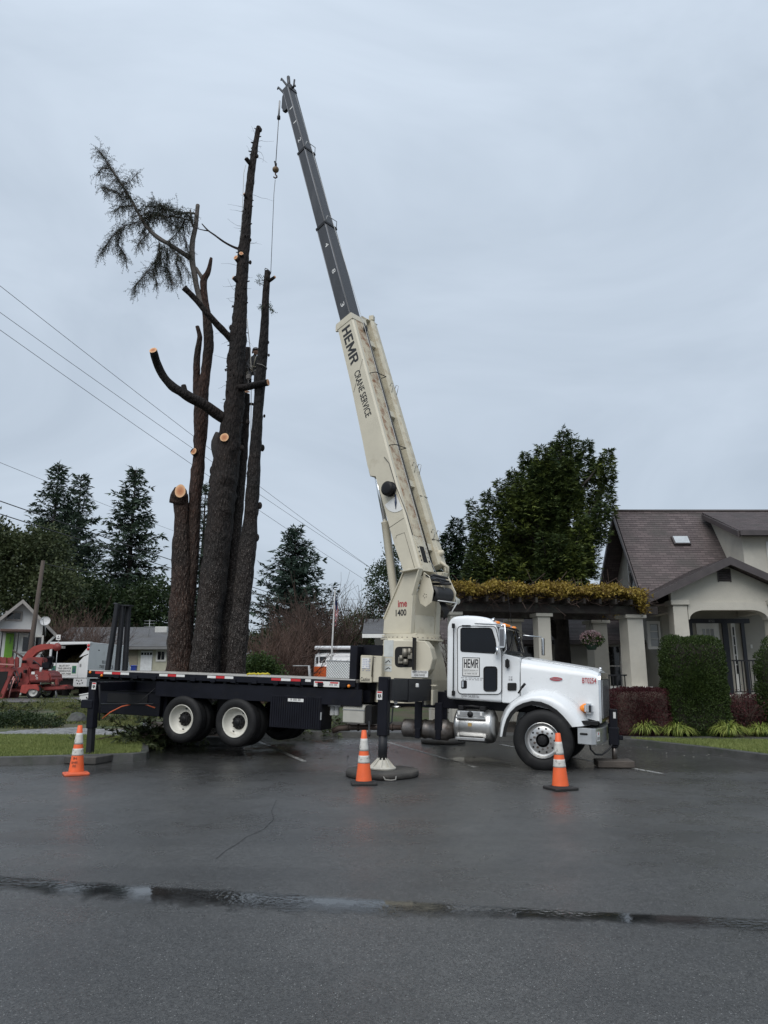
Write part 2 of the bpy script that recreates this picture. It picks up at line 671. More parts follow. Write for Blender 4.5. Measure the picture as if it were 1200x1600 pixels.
street = sheet('street', [(-160, -40), (160, -40), (160, 26.5), (-160, 26.5)], 0.0, M_ASPH)
# land behind the street
b = MB()
xs = [-400, -200, -120, -80] + [-60 + 3 * i for i in range(41)] + [80, 120, 200, 400]
ys = [26.0, 27, 28, 29, 30, 32, 34, 36, 38, 42, 48, 56, 70, 90, 120, 200, 400, 900]
gv = [[b.bm.verts.new((x, y, rise(x, y) if y > 26 else .11)) for x in xs] for y in ys]
for j in range(len(ys) - 1):
    for i in range(len(xs) - 1):
        f = b.bm.faces.new([gv[j][i], gv[j][i + 1], gv[j + 1][i + 1], gv[j + 1][i]]); f.smooth = True
props(b.build('ground', M_FIELD), kind='structure')

# left island: kerb, lawn, brick path, planting bed
g2 = lambda px, py, z=.13: gnd(px, py, z).to_2d()
KL = [Vector((-60, 8.5)), Vector((-30, 11.6)), Vector((-14, 13.35)), Vector((-7.4, 14.2)), Vector((-5.4, 14.75)), Vector((-4.85, 14.98)), Vector((-4.66, 15.22)), Vector((-4.72, 15.6)), Vector((-5.3, 17.4)), Vector((-6.2, 20.3)), Vector((-7.2, 23.4)), Vector((-8.0, 26.05))]
strip('kerb', KL, .16, -.05, .14, M_KERB)
ins = [Vector((-60, 8.66)), Vector((-30, 11.76)), Vector((-14, 13.51)), Vector((-7.45, 14.36)), Vector((-5.5, 14.9)), Vector((-4.98, 15.1)), Vector((-4.82, 15.25)), Vector((-4.88, 15.58)), Vector((-5.46, 17.35)), Vector((-6.36, 20.26)), Vector((-7.36, 23.35)), Vector((-8.15, 26.05))]
LAWN_BACK = 20.2
lawn_poly = [tuple(p) for p in ins[1:9]] + [(-5.95, 19.0), (-7.0, 19.5), (-9.0, 19.8), (-30, 19.2)]
slab('lawn', lawn_poly, -.05, .105, M_TURF)
slab('path', [(-30, 19.2), (-9.0, 19.8), (-7.0, 19.5), (-5.95, 19.0), (-6.36, 20.26), (-6.72, 21.4), (-9.2, 23.0), (-10.6, 21.6), (-30, 20.7)], -.05, .09, M_CONC)
slab('planting_bed', [(-30, 20.7), (-10.6, 21.6), (-9.2, 23.0), (-6.72, 21.4), (-7.36, 23.35), (-8.1, 26.2), (-60, 26.2), (-60, 20.7)], -.05, .11, M_FIELD)
# strip behind the parking bays
KB = [(-8.0, 26.05), (-6.35, 20.3), (-6.0, 19.45), (-3.9, 19.0), (-3.5, 19.15), (-3.1, 21.3), (-2.2, 21.15), (1.5, 20.1), (5.62, 18.82), (5.78, 18.60), (5.95, 18.3), (6.7, 16.6), (7.35, 14.6), (7.75, 13.6), (8.3, 12.9), (9.3, 12.5), (14, 11.7), (40, 8)]
KBr = [Vector(p) for p in KB]
strip('kerb', KBr[1:], .16, -.05, .14, M_KERB)
slab('planting_bed', [(-6.2, 20.4), (-5.9, 19.6), (-3.95, 19.18), (-3.65, 19.3), (-3.25, 21.5), (-6.4, 22.4)], -.05, .10, M_SOIL)
slab('sidewalk', [(-6.5, 22.5), (-4.0, 21.86), (-2.2, 21.31), (1.5, 20.26), (5.7, 18.96), (5.9, 18.75), (9.0, 18.25), (40, 17.3), (40, 18.9), (9.0, 19.35), (5.2, 20.2), (1.5, 21.7), (-2.2, 22.8), (-6.9, 24.2)], -.05, .115, M('dark wet concrete', (.075, .075, .072), .55, var=.3, vs=3, bump=.25, bs=70))
rl = [(5.95, 18.72), (6.12, 18.35), (6.86, 16.66), (7.5, 14.65), (7.9, 13.7), (8.4, 13.04), (9.35, 12.66), (14, 11.86), (40, 8.2), (40, 17.28), (9.0, 18.23)]
slab('lawn', rl, -.05, .105, M_TURF)
slab('planting_bed', [(40, 18.92), (9.0, 19.37), (5.2, 20.22), (1.5, 21.72), (-2.2, 22.82), (-6.9, 24.22), (-8.0, 26.2), (40, 26.2)], -.05, .11, M_SOIL)

# grass blades
def inside(P, poly):
    x, y = P[:, 0], P[:, 1]
    c = np.zeros(len(P), bool)
    n = len(poly)
    for i in range(n):
        x1, y1 = poly[i]; x2, y2 = poly[(i + 1) % n]
        hit = ((y1 > y) != (y2 > y)) & (x < (x2 - x1) * (y - y1) / ((y2 - y1) + 1e-12) + x1)
        c ^= hit
    return c
M_GRASS = leafmat('grass blade', (.125, .165, .045), (.27, .30, .10), .55)
M_DRYGRASS = leafmat('rough grass blade', (.06, .08, .022), (.20, .20, .075), .6)
def grass(name, poly, n, h, box, mat, z=.105, clump=None):
    P = np.stack([RNG.uniform(box[0], box[1], n), RNG.uniform(box[2], box[3], n), np.full(n, z)], 1)
    P = P[inside(P, [tuple(p) for p in poly])]
    if clump is not None:
        P = P[clump(P)]
    if callable(z): pass
    N = len(P)
    D = np.stack([RNG.normal(0, .45, N), RNG.normal(0, .45, N), np.ones(N)], 1)
    patch = .5 + .5 * np.sin(P[:, 0] * 2.3 + 1.2 * np.sin(P[:, 1] * 1.7)) * np.sin(P[:, 1] * 1.9 + P[:, 0] * .6)
    tone = np.clip(RNG.normal(.45, .25, N) + .25 * (patch - .5), 0, 1)
    Q = leafquads(P, D, h, .012, RNG, .1)
    return props(quads(name, Q, mat, None, tone), kind='stuff')
grass('grass', lawn_poly, 230000, .075, (-14, -4.7, 13, 20), M_GRASS)
grass('grass', rl, 110000, .075, (5.9, 13, 11.8, 18.8), M_GRASS)
def scat(n, x0, x1, y0, y1, keep):
    P = np.stack([RNG.uniform(x0, x1, n), RNG.uniform(y0, y1, n)], 1)
    z = np.array([rise(a, c_) if c_ > 26 else .11 for a, c_ in P])
    P = np.column_stack([P, z])
    return P[keep(P)]
def patchy(P):
    f = np.sin(P[:, 0] * .9 + 1.3) * np.sin(P[:, 1] * .8 + .4 * P[:, 0]) + .5 * np.sin(P[:, 0] * 2.1 + P[:, 1] * 1.3)
    return f + RNG.normal(0, .25, len(P)) > -.35
P = scat(150000, -26, -4, 21.5, 36, patchy)
P = P[inside(P, [(-26, 21), (-10.6, 21.8), (-9.2, 23.2), (-7.5, 23.4), (-8.2, 26), (-4, 26), (-4, 36), (-26, 36)])]
D = np.stack([RNG.normal(0, .5, len(P)), RNG.normal(0, .5, len(P)), np.ones(len(P))], 1)
props(quads('grass', leafquads(P, D, .10, .03, RNG, .1), M_DRYGRASS, None, RNG.beta(2, 2.5, len(P))), kind='stuff')

# far side road on the left where the chipper stands
b = MB()
rp = []
for x in np.linspace(-70, -8, 24):
    rp.append((x, 33.2 + .03 * (x + 20), 34.9 + 3.2 + .03 * (x + 20)))
for i in range(len(rp) - 1):
    (xa, ya, yb), (xb, yc, yd) = rp[i], rp[i + 1]
    ys4 = np.linspace(0, 1, 5)
    for k in range(4):
        q = []
        for (X, Y0, Y1, t) in ((xa, ya, yb, ys4[k]), (xb, yc, yd, ys4[k]), (xb, yc, yd, ys4[k + 1]), (xa, ya, yb, ys4[k + 1])):
            y_ = Y0 + (Y1 - Y0) * t
            q.append((X, y_, rise(X, y_) + .05))
        b.poly(q)
props(b.build('road', M('far road asphalt', (.10, .10, .10), .55, var=.2, vs=2)), kind='structure')

# painted bay lines, worn
def worn_paint():
    m = M('worn white line paint', (.42, .42, .40), .5, var=.2, vs=8)
    n, l = m.node_tree.nodes, m.node_tree.links
    b_ = n['Principled BSDF']
    tc = n.new('ShaderNodeTexCoord'); nz = n.new('ShaderNodeTexNoise'); nz.inputs['Scale'].default_value = 14; nz.inputs['Detail'].default_value = 8; nz.inputs['Roughness'].default_value = .75
    l.new(tc.outputs['Object'], nz.inputs['Vector'])
    mr = n.new('ShaderNodeMapRange'); mr.inputs['From Min'].default_value = .42; mr.inputs['From Max'].default_value = .58; mr.inputs['To Min'].default_value = .15; mr.inputs['To Max'].default_value = .95
    l.new(nz.outputs['Fac'], mr.inputs['Value'])
    t = n.new('ShaderNodeBsdfTransparent'); ms = n.new('ShaderNodeMixShader')
    l.new(mr.outputs[0], ms.inputs[0]); l.new(t.outputs[0], ms.inputs[1]); l.new(b_.outputs[0], ms.inputs[2])
    l.new(ms.outputs[0], n['Material Output'].inputs['Surface'])
    return m
M_LINE = worn_paint()
for (a, c) in (((1035, 1209), (880, 1181)), ((743, 1199), (600, 1158)), ((476, 1190), (400, 1157))):
    p, q = gnd(*a).to_2d(), gnd(*c).to_2d()
    if c[0] == 880: q = p + (q - p) * 1.9
    t = (q - p).normalized(); nn = Vector((-t.y, t.x)) * .05
    sheet('bay_line', [p - nn, q - nn, q + nn, p + nn], .004, M_LINE)

# water
def puddle(top, bot, z=.004, rows=8):
    """top / bottom edges as photo points on the ground"""
    A = [gnd(*p).to_2d() for p in top]; B = [gnd(*p).to_2d() for p in bot]
    def samp(Pl, k):
        d = [0]
        for i in range(1, len(Pl)): d.append(d[-1] + (Pl[i] - Pl[i - 1]).length)
        out = []
        for j in range(k + 1):
            t = d[-1] * j / k
            i = max(0, min(len(d) - 2, next((i for i in range(len(d) - 1) if d[i + 1] >= t), len(d) - 2)))
            u = (t - d[i]) / max(1e-6, d[i + 1] - d[i])
            out.append(Pl[i].lerp(Pl[i + 1], u))
        return out
    k = 90
    A, B = samp(A, k), samp(B, k)
    bm = bmesh.new()
    lay = bm.verts.layers.float.new('depth')
    G = []
    for j in range(k + 1):
        row = []
        end = min(1, min(j, k - j) / 8)
        for i in range(rows + 1):
            t = i / rows
            p = A[j].lerp(B[j], t)
            v = bm.verts.new((p.x, p.y, z))
            v[lay] = (min(1, t * 4) * min(1, (1 - t) * 1.25)) * .72 * end
            row.append(v)
        G.append(row)
    for j in range(k):
        for i in range(rows):
            bm.faces.new([G[j][i], G[j + 1][i], G[j + 1][i + 1], G[j][i + 1]])
    bmesh.ops.recalc_face_normals(bm, faces=bm.faces[:])
    if sum(f.normal.z for f in bm.faces) < 0: bmesh.ops.reverse_faces(bm, faces=bm.faces[:])
    me = bpy.data.meshes.new('puddle'); bm.to_mesh(me); bm.free()
    return props(link('puddle', me, M_WATER), kind='structure')
puddle([(-700, 1318), (0, 1366), (150, 1377), (250, 1383), (360, 1389), (600, 1404), (760, 1414), (900, 1422), (1050, 1428), (1200, 1435), (1900, 1458)],
       [(-700, 1350), (0, 1396), (150, 1414), (300, 1426), (450, 1436), (600, 1440), (760, 1440), (900, 1445), (1050, 1453), (1200, 1464), (1900, 1500)])
puddle([(222, 1166), (300, 1162), (380, 1160), (470, 1160)], [(226, 1196), (300, 1200), (400, 1196), (480, 1180)])
puddle([(700, 1182), (760, 1180), (800, 1190)], [(690, 1198), (760, 1204), (810, 1202)])
puddle([(400, 1152), (470, 1150), (520, 1153)], [(390, 1164), (470, 1168), (540, 1164)])

cr_ = [gnd(*p) for p in ((432, 1250), (424, 1268), (428, 1280), (412, 1296), (385, 1308), (372, 1318), (352, 1330), (338, 1342))]
for a_, c_ in zip(cr_[:-1], cr_[1:]):
    t_ = (c_ - a_).normalized(); n_ = Vector((-t_.y, t_.x, 0)) * .004
    sheet('road_crack', [a_ - n_, c_ - n_, c_ + n_, a_ + n_], .003, M('tar filled crack', (.018, .018, .018), .6))
# brick paving: one brick at a time
bp = MB()
pv = [(-6.15, 19.35), (-6.5, 20.4), (-6.85, 21.35), (-9.1, 22.8), (-10.3, 21.6), (-10.5, 20.4), (-9.0, 19.98), (-7.0, 19.68)]
cnt = 0
for i in range(-70, 20):
    for j in range(0, 22):
        x = -6.3 + i * .068 * 1.6; y = 19.2 + j * .22 + (.11 if i % 2 else 0)
        if inside(np.array([[x, y]]), pv)[0]:
            bp.box((x + random.uniform(-.003, .003), y, .105 + random.uniform(-.004, .004)), (.096, .208, .04)); cnt += 1
props(bp.build('brick_paving', M('grey paving brick', (.25, .25, .25), .6, var=.35, vs=9, col2=(.10, .10, .095), c2s=4)), kind='stuff')

# fallen leaves and twigs on the asphalt
def litter(n, area, mat, name, size, z=.012):
    P = np.stack([RNG.uniform(area[0], area[1], n), RNG.uniform(area[2], area[3], n), np.full(n, z)], 1)
    a = RNG.uniform(0, 2 * pi, n)
    D = np.stack([np.cos(a), np.sin(a), RNG.normal(0, .1, n)], 1)
    Q = leafquads(P, D, size, size * .6, RNG, .02, np.tile([[0, 0, 1.]], (n, 1)) + RNG.normal(0, .15, (n, 3)))
    return props(quads(name, Q, mat), kind='stuff')
M_LITTER = leafmat('pale fallen leaf', (.20, .19, .15), (.42, .41, .36), .6)
M_LITTERD = leafmat('dark wet leaf', (.012, .011, .008), (.05, .04, .02), .5)
litter(70, (3.4, 7.2, 15.5, 18.9), M_LITTER, 'fallen_leaves', .055)
litter(16, (-1.5, 4.5, 11, 15), M_LITTER, 'fallen_leaves', .04)
litter(22, (-4, 4, 3.2, 9), M_LITTER, 'fallen_leaves', .012)
litter(70, (-3.5, 2.0, 15.2, 20.0), M_LITTERD, 'fallen_leaves', .09)
litter(25, (-4, 4, 3.2, 9), M_LITTERD, 'fallen_leaves', .014)
# ------------------------------------------------------------------ house on the right, with porch, wing and pergola
def shingle_mat(name, c1, c2, c3, tab=.26, course=.105):
    m = bpy.data.materials.new(name)
    m.use_nodes = True
    n, l = m.node_tree.nodes, m.node_tree.links
    b = n['Principled BSDF']
    tc = n.new('ShaderNodeTexCoord')
    br = n.new('ShaderNodeTexBrick')
    br.inputs['Scale'].default_value = 1.0
    br.inputs['Brick Width'].default_value = tab
    br.inputs['Row Height'].default_value = course
    br.inputs['Mortar Size'].default_value = .006
    br.inputs['Color1'].default_value = (*c1, 1)
    br.inputs['Color2'].default_value = (*c2, 1)
    br.inputs['Mortar'].default_value = (c1[0] * .45, c1[1] * .45, c1[2] * .45, 1)
    l.new(tc.outputs['Object'], br.inputs['Vector'])
    nz = n.new('ShaderNodeTexNoise'); nz.inputs['Scale'].default_value = 1.1; nz.inputs['Detail'].default_value = 7
    l.new(tc.outputs['Object'], nz.inputs['Vector'])
    mr = n.new('ShaderNodeMapRange'); mr.inputs['From Min'].default_value = .45; mr.inputs['From Max'].default_value = .7
    l.new(nz.outputs['Fac'], mr.inputs['Value'])
    mx = n.new('ShaderNodeMix'); mx.data_type = 'RGBA'
    l.new(mr.outputs[0], mx.inputs[0]); l.new(br.outputs['Color'], mx.inputs[6]); mx.inputs[7].default_value = (*c3, 1)
    l.new(mx.outputs[2], b.inputs['Base Color'])
    b.inputs['Roughness'].default_value = .7
    gr = n.new('ShaderNodeTexNoise'); gr.inputs['Scale'].default_value = 90
    l.new(tc.outputs['Object'], gr.inputs['Vector'])
    bp = n.new('ShaderNodeBump'); bp.inputs['Strength'].default_value = .4; bp.inputs['Distance'].default_value = .01
    l.new(gr.outputs['Fac'], bp.inputs['Height']); l.new(bp.outputs[0], b.inputs['Normal'])
    return m
M_SHING = shingle_mat('plum brown shingles', (.078, .060, .060), (.132, .104, .102), (.066, .058, .054))
M_SHING_G = shingle_mat('grey shingles', (.11, .112, .118), (.14, .14, .145), (.10, .098, .095))
M_SHING_B = shingle_mat('blue grey shingles', (.085, .092, .105), (.11, .118, .13), (.085, .086, .09))
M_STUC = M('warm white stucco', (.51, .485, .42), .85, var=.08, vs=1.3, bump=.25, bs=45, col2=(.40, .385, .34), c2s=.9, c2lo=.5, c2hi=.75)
M_STUC2 = M('shade toned stucco', (.36, .345, .30), .85, var=.09, vs=1.3, bump=.25, bs=45, col2=(.29, .275, .235), c2s=.9, c2lo=.5, c2hi=.75)  # darker copy of the white stucco, shade under eaves and porch painted in
M_WHITE = M('white trim paint', (.66, .655, .62), .5, var=.06, vs=3)
M_BROWN = M('dark brown trim paint', (.060, .050, .050), .5, var=.2, vs=4)
M_BLACKW = M('black window frame', (.016, .016, .018), .4)
M_GLASS = M('dark window glass', (.015, .017, .02), .06, rvar=.02, var=.3, vs=1.5, spec=.6)
M_BLIND = M('pale blind behind glass', (.30, .31, .31), .15, rvar=.04, var=.12, vs=2, spec=.6)
M_IRON = M('black iron railing', (.012, .012, .014), .45)
M_METAL = M('galvanised grey metal', (.35, .36, .36), .4, .6, var=.15)
M_TIMBER = M('weathered black brown timber', (.028, .022, .019), .8, var=.4, vs=5, bump=.4, bs=25, col2=(.055, .055, .045), c2s=3, stretch=(1, 1, 1))

def roof_panel(name, o, xd, up, w, ln, mat, parent, course=.105, thick=.10):
    """one roof slope, eave corner o, shingle courses laid as real overlapping steps; local x along eave, y up the slope"""
    xd, up = Vector(xd).normalized(), Vector(up).normalized()
    nd = xd.cross(up)
    bm = bmesh.new()
    k = int(math.ceil(ln / course))
    for i in range(k):
        y0, y1 = i * course, min(ln, (i + 1) * course)
        q = [(0, y0, .008), (w, y0, .008), (w, y1, .001), (0, y1, .001)]
        bm.faces.new([bm.verts.new(p) for p in q])
        q = [(0, y0, -.002), (w, y0, -.002), (w, y0, .008), (0, y0, .008)]
        bm.faces.new([bm.verts.new(p) for p in q])
    cs = [(0, 0), (w, 0), (w, ln), (0, ln)]
    bm.faces.new([bm.verts.new((x, y, -thick)) for x, y in cs][::-1])
    for i in range(4):
        (xa, ya), (xb, yb) = cs[i], cs[(i + 1) % 4]
        bm.faces.new([bm.verts.new(p) for p in ((xa, ya, -thick), (xb, yb, -thick), (xb, yb, 0), (xa, ya, 0))])
    me = bpy.data.meshes.new(name)
    bm.to_mesh(me); bm.free()
    ob = link(name, me, mat, parent)
    mt = Matrix((xd, up, nd)).transposed().to_4x4()
    mt.translation = Vector(o)
    ob.matrix_basis = mt if parent is None else (Matrix.Translation(-parent.location) @ mt)
    return ob

def wbox(name, a, c, mat, parent, bevel=0):
    b = MB(); b.bb(a, c, bevel)
    return b.build(name, mat, parent)
def window(parent, x0, x1, z0, z1, y, nx=1, nz=1, frame=M_WHITE, glass=M_GLASS, fw=.07, depth=.06, facing='y', pane_name='pane'):
    """window in a wall facing -y (or -x): frame proud of the wall, mullions, panes"""
    def P(u, d, z):
        return Vector((u, y + d, z)) if facing == 'y' else Vector((y + d, u, z))
    b = MB()
    b.bb(P(x0 - fw, -depth, z0 - fw), P(x1 + fw, .02, z0))
    b.bb(P(x0 - fw, -depth, z1), P(x1 + fw, .02, z1 + fw))
    b.bb(P(x0 - fw, -depth, z0), P(x0, .02, z1))
    b.bb(P(x1, -depth, z0), P(x1 + fw, .02, z1))
    for i in range(1, nx):
        u = x0 + (x1 - x0) * i / nx
        b.bb(P(u - .015, -depth * .7, z0), P(u + .015, .01, z1))
    for j in range(1, nz):
        z = z0 + (z1 - z0) * j / nz
        b.bb(P(x0, -depth * .66, z - .015), P(x1, .01, z + .015))
    w = b.build('window', frame, parent)
    for i in range(nx):
        for j in range(nz):
            ua, ub = x0 + (x1 - x0) * i / nx + .012, x0 + (x1 - x0) * (i + 1) / nx - .012
            za, zb = z0 + (z1 - z0) * j / nz + .012, z0 + (z1 - z0) * (j + 1) / nz - .012
            b = MB(); b.bb(P(ua, -depth * .3, za), P(ub, -depth * .3 + .012, zb)); b.build(pane_name, glass, w)
    return w

house = thing('house', 'cream stucco house with plum brown shingle roof, skylight and arched porch', 'house')
YR, YF, YB = 25.8, 23.6, 28.1
rid, ef, eb = at(960, 799, YR), at(1003, 931, YF), at(937, 919, YB)
HX = (rid.x + ef.x + eb.x) / 3
HW = 16.0
slope_f = Vector((0, YR - YF, rid.z - ef.z)); slope_b = Vector((0, YR - YB, rid.z - eb.z))
r1 = roof_panel('roof', (HX, YF, ef.z), (1, 0, 0), slope_f, HW, slope_f.length, M_SHING, house)
roof_panel('roof', (HX + HW, YB, eb.z), (-1, 0, 0), slope_b, HW, slope_b.length, M_SHING, house)
b = MB()                                            # rake boards, ridge cap, fascia and gutter
for A_, B_ in (((HX - .03, YF - .03, ef.z - .04), (HX - .03, YR, rid.z - .03)), ((HX - .03, YB, eb.z - .04), (HX - .03, YR, rid.z - .03))):
    d = Vector(B_) - Vector(A_)
    dn = Vector((0, -d.z, d.y)).normalized() * (-1 if d.y > 0 else 1)
    dn = Vector((0, 0, -.2))
    b.prism([A_, B_, Vector(B_) + dn, Vector(A_) + dn], (-.04, 0, 0))
b.build('rake_board', M_BROWN, house)
b = MB(); b.tube([(HX - .02, YR, rid.z + .02), (HX + HW, YR, rid.z + .02)], .05, 6); b.build('ridge_cap', M_BROWN, house)
b = MB(); b.bb((HX, YF - .14, ef.z - .13), (at(1046, 930, YF).x + 1.0, YF - .01, ef.z - .01), .02); b.build('gutter', M_BROWN, house)
WX, WYF, WYB = HX + .55, YF + .45, YB - .45
zf = lambda y: ef.z + (rid.z - ef.z) * (y - YF) / (YR - YF) if y < YR else rid.z - (rid.z - eb.z) * (y - YR) / (YB - YR)
b = MB()                                             # gable end wall
b.prism([(WX, WYF, 0), (WX, WYF, zf(WYF) - .12), (WX, YR, rid.z - .13), (WX, WYB, zf(WYB) - .12), (WX, WYB, 0)], (.2, 0, 0))
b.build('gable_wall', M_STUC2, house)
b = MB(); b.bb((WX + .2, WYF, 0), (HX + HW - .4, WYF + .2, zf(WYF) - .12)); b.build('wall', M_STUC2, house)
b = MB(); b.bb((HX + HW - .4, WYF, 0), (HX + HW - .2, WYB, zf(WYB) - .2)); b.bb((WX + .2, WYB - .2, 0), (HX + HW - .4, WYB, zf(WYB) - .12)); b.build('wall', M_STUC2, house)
# upper gable window (seen edge on) and a small ground floor window beside the porch
window(house, 25.3, 26.2, 4.35, 6.1, WX, 1, 2, M_WHITE, M_GLASS, facing='x')
a_, c_ = at(1014, 975, WYF), at(1024, 1010, WYF)
window(house, a_.x, c_.x + .12, c_.z, a_.z, WYF, 1, 3, M_WHITE, M_BLIND, fw=.09)
b = MB(); p = at(1029, 940, WYF); b.tube([(p.x, WYF - .05, p.z), (p.x, WYF - .05, .6)], .035, 8); b.build('downpipe', M_STUC2, house)
# skylight lying on the front slope
def on_roof(px, py):
    d = _ray(px, py); n_ = Vector((0, -slope_f.z, slope_f.y)).normalized() if False else Vector((1, 0, 0)).cross(slope_f).normalized()
    o = Vector((HX, YF, ef.z)); t = (o - CAM).dot(n_) / d.dot(n_)
    return CAM + d * t, n_
sk = [on_roof(*p) for p in ((1054, 852), (1077.5, 852), (1073, 841), (1049, 841))]
nrm = sk[0][1]
cc = sum((s[0] for s in sk), Vector()) / 4
b = MB(); b.prism([s[0] + (s[0] - cc) * .12 + nrm * .0 for s in sk], nrm * .10); f_ = b.build('skylight', M_BROWN, house)
b = MB(); b.prism([s[0] + (s[0] - cc) * -.06 + nrm * .10 for s in sk], nrm * .02); b.build('pane', M('skylight glass', (.45, .48, .50), .08, rvar=.02), f_)
# porch
PY = 21.9
pL, pR = at(1073, 945, PY), at(1200, 945, PY)
ax = at(1139, 871, PY - .45)
el = at(1006, 936, PY - .45)
span = ax.x - el.x
up_l = Vector((span, 0, ax.z - el.z)); up_r = Vector((-span, 0, ax.z - el.z))
roof_panel('porch_roof', (el.x, YR - .3, el.z), (0, -1, 0), up_l, YR - .3 - (PY - .45), up_l.length, M_SHING, house)
roof_panel('porch_roof', (ax.x + span, PY - .45, el.z), (0, 1, 0), up_r, YR - .3 - (PY - .45), up_r.length, M_SHING, house)
b = MB()
yq = PY - .47
for sx in (-1, 1):
    e_ = Vector((ax.x + sx * span, yq, el.z + .02)); t_ = Vector((ax.x, yq, ax.z + .02))
    b.prism([e_, t_, t_ + Vector((0, 0, -.24)), e_ + Vector((0, 0, -.20))], (0, -.05, 0))
b.build('porch_rake', M_BROWN, house)
zb_ = at(1100, 941, PY).z                            # top of the beam
zb0 = at(1100, 953, PY).z
b = MB()
xl, xr_ = pL.x - .45, ax.x + (ax.x - pL.x) + .45
sl = (ax.z - el.z) / span
gz = lambda x: el.z + sl * (span - abs(x - ax.x)) - .14
b.prism([(xl, PY, zb_), (xl, PY, gz(xl)), (ax.x, PY, gz(ax.x)), (xr_, PY, gz(xr_)), (xr_, PY, zb_)], (0, .18, 0))
b.build('porch_gable', M_STUC, house)
vt = at(1131, 899, PY)
b = MB()
for i in range(6):
    z = vt.z - .15 + i * .065
    b.box((vt.x, PY - .02, z), (.34, .05, .022), Matrix.Rotation(.6, 3, 'X'))
b.bb((vt.x - .2, PY - .03, vt.z - .2), (vt.x - .17, PY - .003, vt.z + .2)); b.bb((vt.x + .17, PY - .03, vt.z - .2), (vt.x + .2, PY - .003, vt.z + .2))
b.bb((vt.x - .17, PY - .012, vt.z - .18), (vt.x + .17, PY - .003, vt.z + .19))
b.build('gable_vent', M_BROWN, house)
b = MB()                                              # beam with the arched ends
x0, x1 = pL.x, ax.x + (ax.x - pL.x)
arch = [(x0, zb_ - .003), (x0, zb0 - .28)]
for k in range(9):
    a = pi - k * pi / 16
    arch.append((x0 + .03 + .46 + .46 * cos(a), zb0 - .28 + .27 * sin(a)))
arch += [(x1 - .03 - .46, zb0 - .005)]
for k in range(8, -1, -1):
    a = k * pi / 16
    arch.append((x1 - .03 - .46 + .46 * cos(a), zb0 - .28 + .27 * sin(a)))
arch += [(x1, zb0 - .28), (x1, zb_ - .003)]
b.prism([(x, PY - .06, z) for x, z in arch], (0, .34, 0))
b.build('porch_beam', M_STUC, house)
FLZ = 1.05
for cx in ((at(1047, 945, PY).x + pL.x) / 2, ax.x + (ax.x - (at(1047, 945, PY).x + pL.x) / 2)):
    hw = (pL.x - at(1047, 945, PY).x) / 2 * .86
    b = MB()
    b.loft([[(cx + sx * hw * s, PY + .1 + sy * hw * s, z) for sx, sy in ((-1, -1), (1, -1), (1, 1), (-1, 1))] for z, s in ((FLZ - .2, 1.12), (zb_ - .10, .97))], smooth=False)
    b.box((cx, PY + .1, zb_ - .02), (hw * 2.6, hw * 2.6, .15), None, .015)
    b.build('porch_column', M_STUC, house)
    b = MB(); b.bb((cx - .12, PY + .42, zb_ - .25), (cx + .12, WYF - .002, zb_ + .05)); b.build('porch_side_beam', M_STUC, house)
b = MB(); b.bb((x0 - .6, PY - .12, 0), (x1 + .6, WYF - .003, FLZ)); b.build('porch_floor', M_STUC, house)
b = MB(); b.bb((x0 - .5, PY + .3, zb_ - .02), (x1 + .5, WYF - .004, zb_ + .03)); b.build('porch_ceiling', M_STUC2, house)
# front door, sidelight door and dark surround
yd = WYF
q = lambda px, py: at(px, py, yd)
b = MB()
for (pa, pb) in (((1074, 967), (1170, 974)), ((1080, 974), (1087, 1110)), ((1135, 974), (1140, 1110)), ((1161, 974), (1170, 1110))):
    A_, B_ = q(*pa), q(*pb); b.bb((A_.x, yd - .07, A_.z), (B_.x, yd + .01, max(FLZ, B_.z)))
b.build('door_surround', M('blue black door surround', (.014, .016, .024), .4), house)
A_, B_ = q(1087, 974), q(1135, 1110)
b = MB(); b.bb((A_.x, yd - .03, FLZ), (B_.x, yd + .01, A_.z)); dr = b.build('door', M_WHITE, house)
wd = (B_.x - A_.x)
for i in range(3):
    xa = A_.x + .16 + i * (wd - .32) / 3
    b = MB(); b.bb((xa + .02, yd - .045, A_.z - .62), (xa + (wd - .32) / 3 - .02, yd - .031, A_.z - .18)); b.build('pane', M_BLIND, dr)
A_, B_ = q(1140.5, 974), q(1161, 1110)
b = MB(); b.bb((A_.x, yd - .035, FLZ), (B_.x, yd + .01, A_.z)); dr = b.build('sidelight_door', M_WHITE, house)
wd = B_.x - A_.x
for i in range(2):
    for j in range(5):
        xa = A_.x + .06 + i * (wd - .12) / 2
        z1_ = A_.z - .12 - j * .30
        b = MB(); b.bb((xa + .02, yd - .05, z1_ - .27), (xa + (wd - .12) / 2 - .02, yd - .036, z1_)); b.build('pane', M_GLASS, dr)
text('4353', 'house_number', M_METAL, house, q(1105.5, 972.5) + Vector((0, -.071, 0)), (1, 0, 0), (0, 0, 1), .19, .08, lift=.004)
b = MB(); A_ = q(1174, 1010); b.bb((A_.x - .03, yd - .02, A_.z - .06), (A_.x + .03, yd - .002, A_.z + .06)); b.build('doorbell', M_WHITE, house)
# porch railing
rail_a, rail_b = at(1143, 1031, PY + .15), at(1196, 1031, PY + .15)
b = MB(); b.bb((rail_a.x, PY + .1, rail_a.z - .04), (rail_b.x, PY + .15, rail_a.z)); b.bb((rail_a.x, PY + .1, FLZ + .1), (rail_b.x, PY + .15, FLZ + .13))
rl_ = b.build('railing', M_IRON, house)
for i in range(9):
    x = rail_a.x + (rail_b.x - rail_a.x) * (i + .5) / 9
    b = MB(); b.bb((x - .012, PY + .112, FLZ + .13), (x + .012, PY + .138, rail_a.z - .04)); b.build('baluster', M_IRON, rl_)
